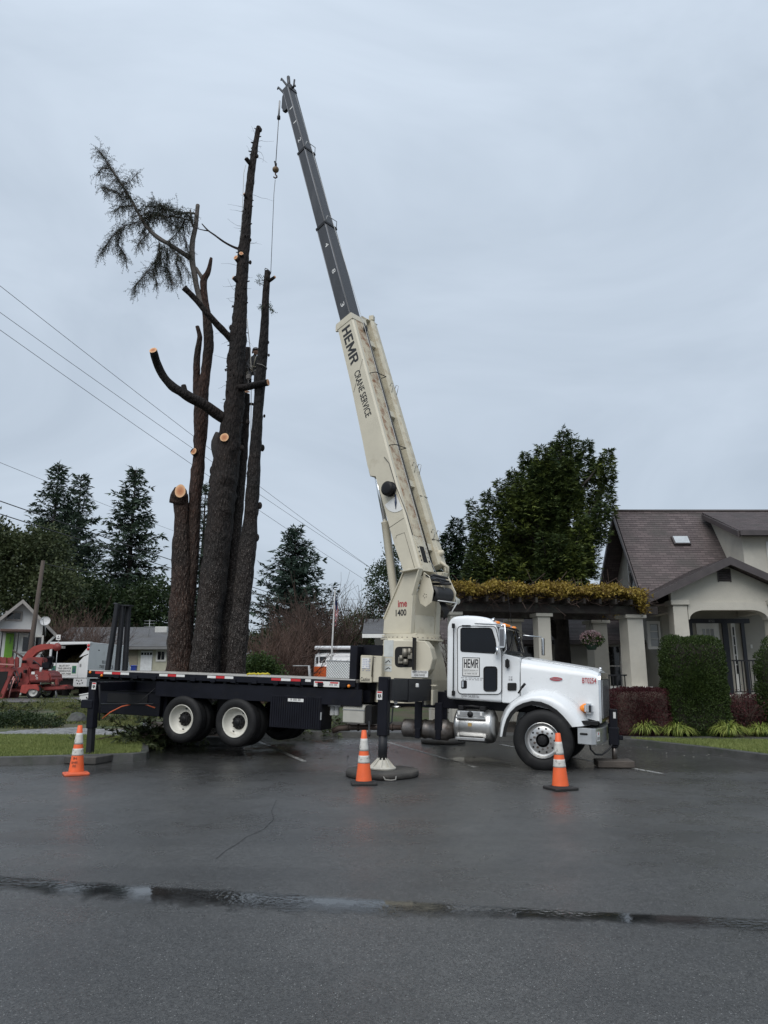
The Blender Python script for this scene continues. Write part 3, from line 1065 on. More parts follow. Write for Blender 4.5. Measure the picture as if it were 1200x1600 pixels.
# shed dormer on the right
DY = 23.35
dl = at(1175, 830, DY); df = at(1155, 829, DY - .45)
dtop = at(1085, 806, YR - .35)
dx0 = df.x
upv = Vector((0, YR - .35 - (DY - .45), rid.z - .12 - df.z))
roof_panel('dormer_roof', (dx0, DY - .45, df.z), (1, 0, 0), upv, 7, upv.length, M_SHING, house)
b = MB(); b.bb((dx0, DY - .53, df.z - .16), (dx0 + 7, DY - .455, df.z - .002)); 
b.prism([(dx0 - .002, DY - .45, df.z - .01), (dx0 - .002, YR - .4, rid.z - .2), (dx0 - .002, YR - .4, rid.z - .36), (dx0 - .002, DY - .45, df.z - .2)], (-.05, 0, 0))
b.build('dormer_fascia', M_BROWN, house)
b = MB(); b.bb((dl.x - .35, DY, ef.z - .2), (dl.x + 5.5, DY + .15, df.z - .1)); b.prism([(dl.x - .35, DY + .15, ef.z - .3), (dl.x - .35, DY + .15, df.z - .1), (dl.x - .35, YR - .2, rid.z - .35), (dl.x - .35, YR - .2, ef.z - .3)], (.15, 0, 0))
b.build('dormer_wall', M_STUC, house)
window(house, dl.x + .45, dl.x + 1.3, df.z - 1.4, df.z - .35, DY, 2, 1, M_WHITE, M_GLASS)

# back wing under the pergola
wing = thing('house_wing', 'low back wing with brown shingle roof seen beyond the pergola', 'house')
we0, we1 = at(690, 1000, 25.2), at(958, 1000, 25.2)
we1.x = WX + .02
upw = Vector((0, 3.0, 1.75))
roof_panel('roof', (we0.x, 25.2, we0.z), (1, 0, 0), upw, we1.x - we0.x, upw.length, M_SHING, wing)
upw2 = Vector((0, -3.0, 1.75))
roof_panel('roof', (we1.x, 31.2, we0.z), (-1, 0, 0), upw2, we1.x - we0.x, upw.length, M_SHING, wing)
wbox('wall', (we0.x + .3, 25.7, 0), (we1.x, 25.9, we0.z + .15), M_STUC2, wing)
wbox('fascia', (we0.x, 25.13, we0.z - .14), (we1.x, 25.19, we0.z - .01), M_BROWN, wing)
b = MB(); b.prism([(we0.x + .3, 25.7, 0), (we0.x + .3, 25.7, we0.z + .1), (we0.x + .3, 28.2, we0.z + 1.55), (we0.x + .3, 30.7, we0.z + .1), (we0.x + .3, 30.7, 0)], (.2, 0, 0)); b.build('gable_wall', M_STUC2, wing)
a_ = at(785, 1010, 25.7); window(wing, a_.x, a_.x + 1.2, a_.z - .9, a_.z, 25.7, 2, 1, M_BROWN, M_GLASS)
wx_ = at(958, 1000, 25.7).x
window(wing, wx_ - .2, wx_ + .18, 1.3, 2.6, 25.7, 1, 2, M_WHITE, M_GLASS)

# pergola
perg = thing('pergola', 'long timber pergola on square cream columns in front of the house', 'pergola')
def PL(px, py, dy=0.0):                                # pergola front plane: left end nearer, right end farther
    A0, A1 = at(700, 950, 20.2), at(1010, 950, 21.4)
    d = _ray(px, py)
    e = (A1 - A0).to_2d(); n_ = Vector((-e.y, e.x)).normalized()
    o = A0.to_2d() + n_ * dy
    t = (o - CAM.to_2d()).dot(n_) / d.to_2d().dot(n_)
    return CAM + d * t
pe = (PL(1010, 950) - PL(700, 950)); pe.z = 0; pe.normalize()
pn = Vector((-pe.y, pe.x, 0))
prot = Matrix((pe, pn, Vector((0, 0, 1)))).transposed()
zt, zbm = PL(860, 945).z, PL(860, 958).z
A0, A1 = PL(640, 950), PL(1013, 950)
for off in (0, 2.1):
    c_ = (A0 + A1) / 2 + pn * off; c_.z = (zt + zbm) / 2
    b = MB(); b.box(c_, ((A1 - A0).length + .5, .16, zt - zbm), prot, .01); b.build('beam', M_TIMBER, perg)
nr = 15
for i in range(nr):
    c_ = A0.lerp(A1, (i + .3) / nr) + pn * 1.05; c_.z = zt + .075
    b = MB(); b.box(c_, (.07, 3.1, .145), prot, .008); b.build('rafter', M_TIMBER, perg)
LWZ = PL(980, 1073).z
for (pxa, pxb) in ((702, 721), (838.5, 861.5), (975.5, 1007)):
    for off in (0.0, 2.1):
        a_, c_ = PL(pxa, 1000), PL(pxb, 1000)
        f_ = .78 if pxa > 900 else .86
        w_ = (c_ - a_).length * f_
        cc = c_ + (a_ - c_) * f_ / 2 + pn * (off + w_ / 2)
        b = MB()
        def ring(z, s): return [cc + prot @ Vector((sx * w_ / 2 * s, sy * w_ / 2 * s, 0)) + Vector((0, 0, z - cc.z)) for sx, sy in ((-1, -1), (1, -1), (1, 1), (-1, 1))]
        b.loft([ring(.3, 1.01), ring(zbm - .10, .98)], smooth=False)
        cz = Vector((cc.x, cc.y, zbm - .05))
        b.box(cz, (w_ * 1.32, w_ * 1.32, .10), prot, .012)
        b.build('column', M_STUC, perg)
lw = thing('garden_wall', 'low cream garden wall with pale coping under the pergola', 'wall')
for nm, z0, z1, tk, mt in (('wall', 0, LWZ - .06, .5, M_STUC), ('coping', LWZ - .058, LWZ, .62, M_WHITE)):
    for (pa, pb) in ((948, 1012),):
        a_, c_ = PL(pa, 1070), PL(pb, 1070)
        b = MB(); m_ = (a_ + c_) / 2 + pn * .02; m_.z = (z0 + z1) / 2
        b.box(m_, ((c_ - a_).length, tk, z1 - z0), prot, .01); b.build(nm, mt, lw)
# iron railing beside it
ir = thing('iron_railing', 'black iron railing with thin balusters beside the garden wall', 'railing')
a_, c_ = PL(905, 1055, -.5), PL(979, 1057, -.5)
for zz in (a_.z, PL(950, 1078, -.5).z, PL(950, 1099, -.5).z):
    b = MB(); m_ = (a_ + c_) / 2; m_.z = zz
    b.box(m_, ((c_ - a_).length, .05, .04), prot); b.build('rail', M_IRON, ir)
for i in range(12):
    m_ = a_.lerp(c_, (i + .5) / 12)
    z0, z1 = PL(950, 1105, -.5).z, a_.z
    m_.z = (z0 + z1) / 2
    b = MB(); b.box(m_, (.022, .022, z1 - z0), prot); b.build('baluster', M_IRON, ir)
b = MB(); m_ = (a_ + c_) / 2 + pn * .35; zz = PL(950, 1103, -.5).z; m_.z = zz / 2; b.box(m_, ((c_ - a_).length, .5, zz), prot, .01); b.build('plinth', M_STUC, ir)

# ------------------------------------------------------------------ small house glimpsed past the turret
bung = thing('bungalow', 'dark roofed bungalow with white fascia half hidden behind the crane turret', 'house')
ba, bb_ = at(566, 990, 36), at(690, 990, 36)
upw = Vector((0, 4, 1.0))
roof_panel('roof', (ba.x, 36, ba.z), (1, 0, 0), upw, bb_.x - ba.x, upw.length, M_SHING_G, bung, .2)
wbox('fascia', (ba.x, 35.93, ba.z - .2), (bb_.x, 35.99, ba.z - .02), M_WHITE, bung)
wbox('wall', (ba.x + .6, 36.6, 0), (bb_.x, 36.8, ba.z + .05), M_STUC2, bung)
wbox('wall', (ba.x + .6, 36.8, 0), (ba.x + .8, 42, ba.z + .05), M_STUC2, bung)
window(bung, ba.x + 1.1, ba.x + 2.0, 1.2, 2.1, 36.6, 2, 1)

# ------------------------------------------------------------------ left: white cottage
cot = thing('cottage', 'small white gabled cottage with a bright green front door', 'house')
CY = 41.5
c = lambda px, py: at(px, py, CY)
apx = c(37, 938); e1 = c(84, 990)
hw_ = e1.x - apx.x
zg = rise(apx.x, CY)
upl = Vector((hw_, 0, apx.z - e1.z)); upr = Vector((-hw_, 0, apx.z - e1.z))
roof_panel('roof', (apx.x - hw_, CY + 9, e1.z), (0, -1, 0), upl, 9.6, upl.length, M_SHING_B, cot, .2)
roof_panel('roof', (apx.x + hw_, CY - .6, e1.z), (0, 1, 0), upr, 9.6, upr.length, M_SHING_B, cot, .2)
M_COT = M('white painted siding', (.64, .65, .64), .6, var=.06, vs=2, bump=.1)
wl_ = hw_ - .75
sl_ = (apx.z - e1.z) / hw_
b = MB(); b.prism([(apx.x - wl_, CY, zg - .2), (apx.x - wl_, CY, apx.z - sl_ * wl_ - .12), (apx.x, CY, apx.z - .14), (apx.x + wl_, CY, apx.z - sl_ * wl_ - .12), (apx.x + wl_, CY, zg - .2)], (0, .2, 0)); b.build('wall', M_COT, cot)
b = MB(); b.bb((apx.x + wl_ - .2, CY + .2, zg - .2), (apx.x + wl_, CY + 8.6, apx.z - sl_ * wl_ - .14)); b.bb((apx.x - wl_, CY + .2, zg - .2), (apx.x - wl_ + .2, CY + 8.6, apx.z - sl_ * wl_ - .14)); b.build('wall', M_COT, cot)
b = MB()
for sx in (-1, 1):
    e_ = Vector((apx.x + sx * hw_, CY - .62, e1.z)); t_ = Vector((apx.x, CY - .62, apx.z))
    b.prism([e_, t_, t_ + Vector((0, 0, -.22)), e_ + Vector((0, 0, -.22))], (0, -.05, 0))
b.build('rake_board', M('weathered grey trim', (.30, .28, .26), .7), cot)
for sx in (1,):                                         # knee brace under the eave
    b = MB(); b.tube([(apx.x + sx * (wl_ + .02), CY - .1, e1.z - .9), (apx.x + sx * (hw_ - .1), CY - .1, e1.z - .12)], .07, 6); b.build('knee_brace', M_WHITE, cot)
a_, d_ = c(14, 958), c(32, 968); window(cot, a_.x, d_.x, d_.z, a_.z, CY, 2, 1, MATS['weathered grey trim'], M_GLASS, fw=.09)
a_, d_ = c(36, 995), c(60, 1018); window(cot, a_.x, d_.x, d_.z, a_.z, CY, 3, 1, M_WHITE, M_GLASS, fw=.1)
a_, d_ = c(12, 990), c(21, 1030)
M_GREEN = M('lime green door paint', (.14, .32, .03), .45, var=.08)
b = MB(); b.bb((a_.x, CY - .06, zg), (d_.x, CY - .003, a_.z), .01); dr = b.build('door', M_GREEN, cot)
b = MB(); b.bb((a_.x + .25, CY - .07, a_.z - .55), (d_.x - .25, CY - .062, a_.z - .2)); b.build('pane', M_GLASS, dr)
a_, d_ = c(6, 985), c(48, 989); b = MB(); b.bb((a_.x, CY - 1.2, d_.z), (d_.x, CY - .02, a_.z), .02); b.build('porch_canopy', M('dull red brown board', (.10, .055, .045), .7), cot)
for px in (8, 25, 30, 45):
    x = c(px, 1000).x; b = MB(); b.bb((x - .03, CY - 1.15, zg), (x + .03, CY - 1.09, d_.z)); b.build('porch_post', M_IRON, cot)
dish = thing('satellite_dish', 'white satellite dish on the right eave of the cottage', 'dish', c(77, 972) + Vector((0, -.5, 0)))
b = MB(); b.lathe((0, 0, 0), (.25, -.9, .35), [(0.08, .27), (.06, .265), (.02, .17), (0, .07), (0, 0)], 24); b.build('reflector', M('dish grey white', (.5, .5, .5), .5), dish)
b = MB(); b.tube([(0, 0, 0), (-.05, .3, -.75)], .03, 6); b.tube([(0, -.05, -.3), (.1, -.55, .1)], .015, 5); b.sphere((.1, -.55, .1), .05, 8, 6); b.build('mount', M_METAL, dish)

cot.matrix_world = Matrix.Translation((apx.x, CY, rise(apx.x, CY) - zg)) @ Matrix.Rotation(radians(23), 4, 'Z') @ Matrix.Translation((-apx.x, -CY, 0))
# ranch house: long low house behind the chip truck
ran = thing('ranch_house', 'long low pale yellow ranch house with grey shingle roof and white garage door', 'house')
RY = 52.0
r_ = lambda px, py, Y=RY: at(px, py, Y)
zg = rise(-14, RY)
ez = r_(200, 1010).z
x0, x1 = r_(70, 1010).x, r_(272, 1010).x
upw = Vector((0, 4.2, r_(200, 980, RY + 4.2).z - ez))
roof_panel('roof', (x0, RY, ez), (1, 0, 0), upw, x1 - x0, upw.length, M_SHING_G, ran, .2)
roof_panel('roof', (x1, RY + 8.4, ez), (-1, 0, 0), Vector((0, -4.2, upw.z)), x1 - x0, upw.length, M_SHING_G, ran, .2)
M_YEL = M('pale yellow siding', (.47, .46, .36), .7, var=.08)
wbox('wall', (x0 + .4, RY + .7, zg - .3), (x1 - .4, RY + .9, ez + .15), M_YEL, ran)
wbox('wall', (x1 - .6, RY + .9, zg - .3), (x1 - .4, RY + 7.8, ez + .15), M_YEL, ran)
wbox('fascia', (x0, RY - .08, ez - .2), (x1, RY - .01, ez - .02), M('grey fascia', (.16, .16, .16), .6), ran)
xa, xb, zd = r_(221, 1018, RY + .7).x, r_(239, 1018, RY + .7).x, r_(221, 1017, RY + .7).z
b = MB(); b.bb((xa, RY + .62, zg - .1), (xb, RY + .697, zd), .01); gd = b.build('garage_door', M('white door paint', (.70, .72, .74), .5), ran)
for i in range(4):
    x = xa + (i + .5) * (xb - xa) / 4
    b = MB(); b.bb((x - .07, RY + .605, zd - .28), (x + .07, RY + .618, zd - .12)); b.build('pane', M_GLASS, gd)
wbox('garage_panel', (r_(201, 1018, RY + .7).x, RY + .64, zg), (r_(216, 1018, RY + .7).x, RY + .698, zd + .2), M('tan garage panel', (.30, .27, .21), .7), ran)  # plain tan panel on the wall left of the garage door
a_, d_ = r_(247, 1018, RY + .7), r_(257, 1031, RY + .7); window(ran, a_.x, d_.x, d_.z, a_.z, RY + .7, 2, 1, M_WHITE, M_GLASS, fw=.12)
cx = r_(251, 990, RY + 3).x; b = MB(); b.bb((cx - .45, RY + 3, ez + .3), (cx + .45, RY + 3.8, r_(251, 979, RY + 3).z), .03); b.build('chimney', M('pale chimney render', (.5, .5, .48), .8), ran)
b = MB(); x = r_(232, 1000, RY + 2).x; b.tube([(x, RY + 2, ez + .8), (x, RY + 2, ez + 2.0)], .02, 5); 
for k in range(3): b.tube([(x - .4, RY + 2, ez + 1.5 + .2 * k), (x + .4, RY + 2, ez + 1.5 + .2 * k)], .015, 4)
b.build('antenna', M_METAL, ran)
# ------------------------------------------------------------------ trees and plants
from mathutils import noise as mnoise
M_TRUNKD = M('dark trunk bark', (.030, .024, .020), .9, var=.4, vs=8, bump=.8, bs=20)
M_TWIG = M('bare brown twig', (.060, .038, .030), .85, var=.3, vs=3)
M_TWIGR = M('red brown bare twig', (.085, .052, .040), .85, var=.3, vs=2)
M_TWIGG = M('grey bare twig', (.16, .155, .15), .8, var=.3, vs=2)
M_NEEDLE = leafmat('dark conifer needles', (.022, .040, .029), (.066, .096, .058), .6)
M_NEEDLE2 = leafmat('blue green conifer needles', (.022, .042, .035), (.075, .11, .08), .6)
M_OLIVE = leafmat('olive leaves', (.030, .045, .018), (.085, .10, .040), .6)
M_DARKLEAF = leafmat('dark green leaves', (.012, .026, .010), (.050, .075, .026), .5)
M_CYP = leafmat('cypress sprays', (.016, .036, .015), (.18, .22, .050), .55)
M_HEDGE = leafmat('clipped arborvitae', (.014, .030, .007), (.065, .10, .022), .6)
M_BARB = leafmat('dark red barberry', (.030, .008, .010), (.10, .026, .030), .6)
M_VINE = leafmat('ochre autumn vine leaves', (.14, .085, .018), (.40, .30, .06), .6)
M_LIRI = leafmat('variegated grass blades', (.055, .12, .018), (.46, .50, .13), .5)
M_GREENB = leafmat('mid green shrub leaves', (.020, .045, .012), (.085, .13, .035), .55)

def fans(P, D, size, k, rng, spread=.9, droop=.25, wid=.35, reach=.55):
    """flat leafy sprays: k leaves fanned about D at every P"""
    N = len(P)
    D = _norm(D)
    S = _norm(np.cross(D, np.array([[0, 0, 1.]]) + rng.normal(0, .35, (N, 3))))
    out = []
    sz = size * rng.uniform(.6, 1.3, N)
    for i in range(k):
        a = (-spread + 2 * spread * i / max(1, k - 1)) + rng.normal(0, .12, N)
        d = D * np.cos(a)[:, None] + S * np.sin(a)[:, None]
        d[:, 2] -= droop * rng.uniform(.3, 1.2, N)
        d = _norm(d)
        base = P + D * (sz * reach * (1 - abs(i - (k - 1) / 2) / k))[:, None] * rng.uniform(.2, 1, N)[:, None]
        W_ = _norm(np.cross(d, np.cross(d, S) + rng.normal(0, .3, (N, 3))))
        L_ = (sz * rng.uniform(.6, 1, N))[:, None]
        w = L_ * wid
        out.append(np.stack([base - W_ * w * .2, base + d * L_ * .45 - W_ * w * .5, base + d * L_, base + d * L_ * .45 + W_ * w * .5], 1))
    return np.concatenate(out), k

def conifer(name, label, top, basez, R, seed, mat=M_NEEDLE, dens=1.0, droop=.25, group=None, start=.12, spray=.55, layers=None, cat='tree', profile=.85):
    """tapered trunk, whorls of limbs, each limb carrying flat hanging sprays"""
    rng = np.random.default_rng(seed)
    H = top.z - basez
    t = thing(name, label, cat, (top.x, top.y, basez), 0, group)
    b = MB(); b.tube([(0, 0, -.2), (.05, 0, H * .5), (0, 0, H)], [H * .018 + .05, H * .011 + .02, .015], 8); b.build('trunk', M_TRUNKD, t)
    P, D, T, segs = [], [], [], []
    z = start * H
    n_l = layers or int(H / .42)
    for i in range(n_l):
        f = i / n_l
        zz = start * H + (1 - start) * H * (f ** .95) * .995
        rr = R * (1 - f) ** profile + .12
        nb = max(3, int((4 + 4 * (1 - f)) * dens))
        for k in range(nb):
            az = rng.uniform(0, 2 * pi)
            ln = rr * rng.uniform(.55, 1.12)
            if rng.random() < .06: ln *= 1.25
            up = .45 * f - droop * (1 - f) + rng.normal(0, .07)
            m = max(3, int(ln / (spray * .38)))
            prev = np.array([0, 0, zz])
            for j in range(1, m + 1):
                u = j / m
                r_ = ln * u
                h = zz + up * r_ - droop * .35 * r_ * u * (1.0 if f < .8 else .2) + .10 * r_ * u ** 3
                p = np.array([cos(az) * r_, sin(az) * r_, h]) + rng.normal(0, .05, 3)
                if u > .12:
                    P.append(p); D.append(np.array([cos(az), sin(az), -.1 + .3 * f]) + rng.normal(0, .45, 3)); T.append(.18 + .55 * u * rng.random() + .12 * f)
                segs.append((prev, p, .035 * (1 - u) + .008, .03 * (1 - u) + .006)); prev = p
    P, D, T = np.array(P), np.array(D), np.array(T)
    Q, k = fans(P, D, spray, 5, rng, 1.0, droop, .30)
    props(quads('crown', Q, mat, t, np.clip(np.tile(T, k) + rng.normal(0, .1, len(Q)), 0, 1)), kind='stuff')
    props(sticks('branches', segs, M_TRUNKD, t), kind='stuff')
    return t

def blobs(name, label, base, lobes, n, leaf, seed, mat, trunk_r=.2, cat='tree', group=None, twigs=True, lw=.55, clump=.3, per=9):
    """broad crown: leaf clumps spread through several uneven lobes, limbs running to each lobe"""
    rng = np.random.default_rng(seed)
    t = thing(name, label, cat, base, 0, group)
    B = Vector(base)
    segs = []
    if trunk_r:
        lo = min(l[0].z - l[1][2] * .3 for l in lobes) - B.z
        top = Vector((sum(l[0].x for l in lobes) / len(lobes) - B.x, sum(l[0].y for l in lobes) / len(lobes) - B.y, max(lo, .6)))
        b = MB(); b.tube([(0, 0, -.1), top * .5 + Vector((.05, 0, 0)), top], [trunk_r, trunk_r * .8, trunk_r * .6], 8)
        for c_, r_ in lobes:
            e = c_ - B
            mid = top.lerp(e, .5) + Vector((0, 0, .1 * r_[2]))
            b.tube([top * .85, mid, e], [trunk_r * .5, trunk_r * .3, .02], 5)
        b.build('trunk', M_TRUNKD, t)
    Ps, Ds, Ts = [], [], []
    vol = [r[0] * r[1] * r[2] for _, r in lobes]
    tot = sum(v ** .75 for v in vol)
    for (c_, r_), v in zip(lobes, vol):
        m = max(8, int(n / per * v ** .75 / tot))
        d = _norm(rng.normal(0, 1, (m, 3)))
        rad = rng.uniform(.35, 1, m) ** .45
        rad *= 1 + .14 * np.sin(d[:, 0] * 5 + seed) * np.sin(d[:, 2] * 6 + d[:, 1] * 4)
        c0 = np.array(c_ - B)
        C_ = c0 + d * rad[:, None] * np.array(r_)
        ctone = rng.normal(.36, .17, m) + .16 * d[:, 2]
        for k in range(per):
            Ps.append(C_ + rng.normal(0, clump, (m, 3)) * np.array([1, 1, .7])); Ds.append(d + np.array([0, 0, -.15]) + rng.normal(0, .6, (m, 3))); Ts.append(ctone + rng.normal(0, .12, m))
    P, D, T = np.concatenate(Ps), np.concatenate(Ds), np.clip(np.concatenate(Ts), 0, 1)
    keep = P[:, 2] > .02
    Q = leafquads(P[keep], D[keep], leaf, leaf * lw, rng, .35)
    props(quads('crown' if trunk_r else 'foliage', Q, mat, t, T[keep]), kind='stuff')
    return t

def twigbush(name, label, base, H, R, seed, mat, n=60, cat='shrub', group=None, lean=.5, depth=3, r0=.03, leaves=None):
    rng = np.random.default_rng(seed)
    t = thing(name, label, cat, base, 0, group)
    segs, tips = [], []
    def grow(p, d, ln, r, lv):
        m = 3
        for i in range(m):
            q = p + d * ln / m
            segs.append((p, q, r * (1 - i / m * .4), r * (1 - (i + 1) / m * .4))); p = q
            d = d + rng.normal(0, .16, 3); d[2] += .05; d /= np.linalg.norm(d)
            if lv > 0:
                for _ in range(2 if lv > 1 else 3):
                    a = d + rng.normal(0, .5, 3); a[2] += .15; a /= np.linalg.norm(a)
                    grow(p, a, ln * rng.uniform(.4, .65), r * .5, lv - 1)
        tips.append(p)
    for i in range(n):
        a = rng.uniform(0, 2 * pi); rr = R * .35 * sqrt(rng.random())
        d = np.array([cos(a) * lean * rng.random(), sin(a) * lean * rng.random(), 1.]); d /= np.linalg.norm(d)
        grow(np.array([cos(a) * rr, sin(a) * rr, -.05]), d, H * rng.uniform(.5, .8), r0, depth - 1)
    props(sticks('branches', segs, mat, t), kind='stuff')
    if leaves:
        lm, cnt, sz = leaves
        tp = np.array(tips)
        P = tp[rng.integers(0, len(tp), cnt)] + rng.normal(0, .08, (cnt, 3))
        props(quads('foliage', leafquads(P, rng.normal(0, 1, (cnt, 3)), sz, sz * .6, rng), lm, t), kind='stuff')
    return t

# far conifers
def ctop(px, py, Y): return at(px, py, Y)
def base_z(x, y): return rise(x, y) - .1
def con(px, py, Y, rpx, seed, label, **k):
    tp = ctop(px, py, Y)
    return conifer('conifer_tree', label, tp, base_z(tp.x, Y), rpx * mpp(Y), seed, group='tall conifers behind the houses', **k)
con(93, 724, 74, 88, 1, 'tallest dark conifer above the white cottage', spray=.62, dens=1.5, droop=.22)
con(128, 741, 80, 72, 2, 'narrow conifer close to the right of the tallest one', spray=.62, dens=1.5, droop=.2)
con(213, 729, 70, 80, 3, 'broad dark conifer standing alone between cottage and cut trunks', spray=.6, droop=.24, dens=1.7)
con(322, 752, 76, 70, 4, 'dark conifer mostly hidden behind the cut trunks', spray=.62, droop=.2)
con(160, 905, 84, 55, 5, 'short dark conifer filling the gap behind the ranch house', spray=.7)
tp = ctop(462, 824, 50)
conifer('cedar_tree', 'layered blue green cedar rising behind the flatbed', tp, base_z(tp.x, 50), 96 * mpp(50), 6, M_NEEDLE2, 2.2, .09, spray=.42, start=.16, layers=34, profile=.95)
def lobe(px, py, Y, rx, ry, rz=None):
    return (at(px, py, Y), (rx * mpp(Y), (rx + ry) / 2 * mpp(Y), ry * mpp(Y)))
blobs('leafy_tree', 'olive green broadleaf tree crowding behind the white cottage', (at(45, 1000, 58).x, 58, .4),
      [lobe(20, 875, 58, 45, 45), lobe(70, 860, 58, 35, 35), lobe(40, 925, 58, 50, 40), lobe(90, 920, 57, 32, 38), lobe(-30, 860, 58, 50, 55), lobe(85, 965, 57, 28, 25)], 26000, .30, 21, M_OLIVE, .3, clump=.45)
blobs('leafy_tree', 'dark green tree filling the skyline left of the ranch house', (at(140, 1000, 66).x, 66, .5),
      [lobe(130, 945, 66, 40, 45), lobe(190, 960, 66, 45, 35), lobe(240, 955, 66, 38, 45)], 15000, .34, 22, M_DARKLEAF, .3, clump=.5)
blobs('leafy_tree', 'evergreen tree with small leaves behind the crane boom', (at(618, 1000, 44).x, 44, .3),
      [lobe(600, 915, 44, 26, 38), lobe(622, 885, 44, 24, 38), lobe(640, 930, 44, 26, 40), lobe(592, 955, 44, 18, 22)], 9000, .16, 23, M_DARKLEAF, .16, clump=.22)
blobs('leafy_tree', 'olive bush behind the flagpole and van', (at(560, 1000, 46).x, 46, .3), [lobe(560, 985, 46, 30, 28), lobe(590, 1005, 46, 30, 22)], 5000, .2, 24, M_OLIVE, .1, clump=.25)
blobs('round_shrub', 'bright green leafy shrub right of the cut trunks', (at(405, 1045, 27).x, 27, .1), [lobe(405, 1045, 27, 24, 22), lobe(395, 1055, 27, 22, 18), lobe(422, 1052, 27, 16, 16)], 6000, .11, 25, M_GREENB, 0, cat='shrub', clump=.12)
p = at(425, 1050, 33); twigbush('bare_shrub', 'red brown leafless shrub behind the green shrub', (p.x, 33, .2), 2.9, 1.6, 31, M_TWIGR, 46, lean=.7, r0=.03)
p = at(500, 1050, 40); twigbush('bare_shrub', 'large round leafless brown shrub beside the flag', (p.x, 40, .3), 4.9, 2.4, 32, M_TWIG, 46, lean=.55, r0=.04)
p = at(455, 1050, 38); twigbush('bare_shrub', 'leafless brown shrub under the cedar', (p.x, 38, .3), 3.4, 2.0, 33, M_TWIGR, 42, lean=.6, r0=.035)
for i, (px, h, lb) in enumerate(((545, 6.0, 'slender grey leafless tree just right of the flag'), (568, 5.6, 'slender grey leafless tree nearest the crane'))):
    p = at(px, 1050, 52); twigbush('bare_tree', lb, (p.x, 52, .3), h, 1.2, 41 + i, M_TWIGG, 9, cat='tree', lean=.30, r0=.05)
blobs('hedge_row', 'dark evergreen hedge beyond the van', (at(470, 1000, 47).x, 47, .3), [lobe(440, 1010, 47, 55, 26), lobe(520, 1015, 47, 55, 26)], 9000, .22, 26, M_DARKLEAF, 0, cat='hedge', clump=.25)
p = at(115, 1000, 46); twigbush('bare_shrub', 'tawny leafless shrub above the chip truck roof', (p.x, 46, .8), 4.1, 2.2, 34, M_TWIGR, 60, lean=.9, r0=.03)

# big golden tipped cypress and its small neighbour
def plumes(name, label, base, plist, mat, seed, n=70, spray=.20, trunk=.22, cat='tree'):
    rng = np.random.default_rng(seed)
    t = thing(name, label, cat, base, 0)
    B = np.array(base)
    b = MB()
    top = max(p[0].z for p in plist) - base[2]
    b.tube([(0, 0, -.1), (.05, .05, top * .45), (-.05, 0, top * .85)], [trunk, trunk * .7, .03], 10)
    for q, ln, r in plist:
        e = Vector(q) - Vector(base)
        s0 = Vector((0, 0, max(.8, e.z - ln * 1.0 - hypot(e.x, e.y) * .5)))
        if s0.z < top * .9:
            b.tube([s0, s0.lerp(e, .5) + Vector((e.x, e.y, 0)) * .12, e - Vector((0, 0, .1))], [trunk * .25, trunk * .15, .008], 5)
    b.build('trunk', M_TRUNKD, t)
    P, D, T = [], [], []
    for q, ln, r in plist:
        m = int(n * (ln * r) ** .5 * 1.6)
        tt = rng.random(m) ** .8
        az = rng.uniform(0, 2 * pi, m)
        rad = r * (tt ** .75) * rng.uniform(.35, 1.05, m) + .02
        out = np.stack([np.cos(az), np.sin(az), np.zeros(m)], 1)
        bend = np.array(q) - B; bend[2] = 0
        bl = np.linalg.norm(bend); bend = bend / bl if bl > 1e-3 else bend
        C_ = (np.array(q) - B) + out * rad[:, None] + np.stack([0 * tt, 0 * tt, -tt * ln], 1) - bend * (tt * ln * .28)[:, None]
        P.append(C_); D.append(out * .8 + bend * .25 + np.array([0, 0, .35]) + rng.normal(0, .3, (m, 3)))
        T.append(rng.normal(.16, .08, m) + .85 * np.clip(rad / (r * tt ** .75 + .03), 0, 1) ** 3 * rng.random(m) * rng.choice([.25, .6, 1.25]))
    P, D, T = np.concatenate(P), np.concatenate(D), np.concatenate(T)
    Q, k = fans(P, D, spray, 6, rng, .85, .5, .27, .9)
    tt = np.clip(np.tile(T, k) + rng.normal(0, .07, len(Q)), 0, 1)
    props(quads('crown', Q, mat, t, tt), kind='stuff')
    return t
CYY = 24.4
rg = random.Random(5)
pl_ = []
outline = [(882, 671, 60), (868, 690, 70), (897, 684, 60), (845, 698, 60), (918, 690, 55), (933, 720, 60), (951, 704, 45), (952, 742, 60), (942, 785, 60), (930, 820, 60), (912, 850, 50), (820, 708, 60), (800, 735, 60), (780, 752, 60), (760, 768, 60), (736, 782, 60), (745, 815, 60), (740, 850, 60), (760, 842, 70), (930, 765, 60)]
for px, py, s in outline:
    pl_.append((at(px, py, CYY + rg.uniform(-.9, .9)), s * mpp(CYY) * rg.uniform(1.0, 1.5), s * .36 * mpp(CYY)))
for _ in range(72):
    u, v = rg.uniform(-1, 1), rg.uniform(0, 1)
    cx = 850 + u * (46 + 46 * v ** .6); cy = 716 + v * 165
    if cx < 752 + (1 - v) * 40 or (cx > 930 - 20 * v): continue
    pl_.append((at(cx, cy, CYY + rg.uniform(-1.9, 1.9) * (.45 + .55 * v)), 60 * mpp(CYY) * rg.uniform(.8, 1.4), 23 * mpp(CYY) * rg.uniform(.8, 1.3)))
for px, py in ((752, 885), (772, 892), (795, 898), (815, 880), (840, 893), (735, 880), (860, 880), (880, 890)): pl_.append((at(px, py - 12, CYY + rg.uniform(-.8, .8)), 55 * mpp(CYY), 26 * mpp(CYY)))
plumes('cypress_tree', 'large dark cypress with golden green tips beside the house gable', (at(877, 1000, 24.2).x, 24.2, .1), pl_, M_CYP, 51, n=460, spray=.15, trunk=.30)
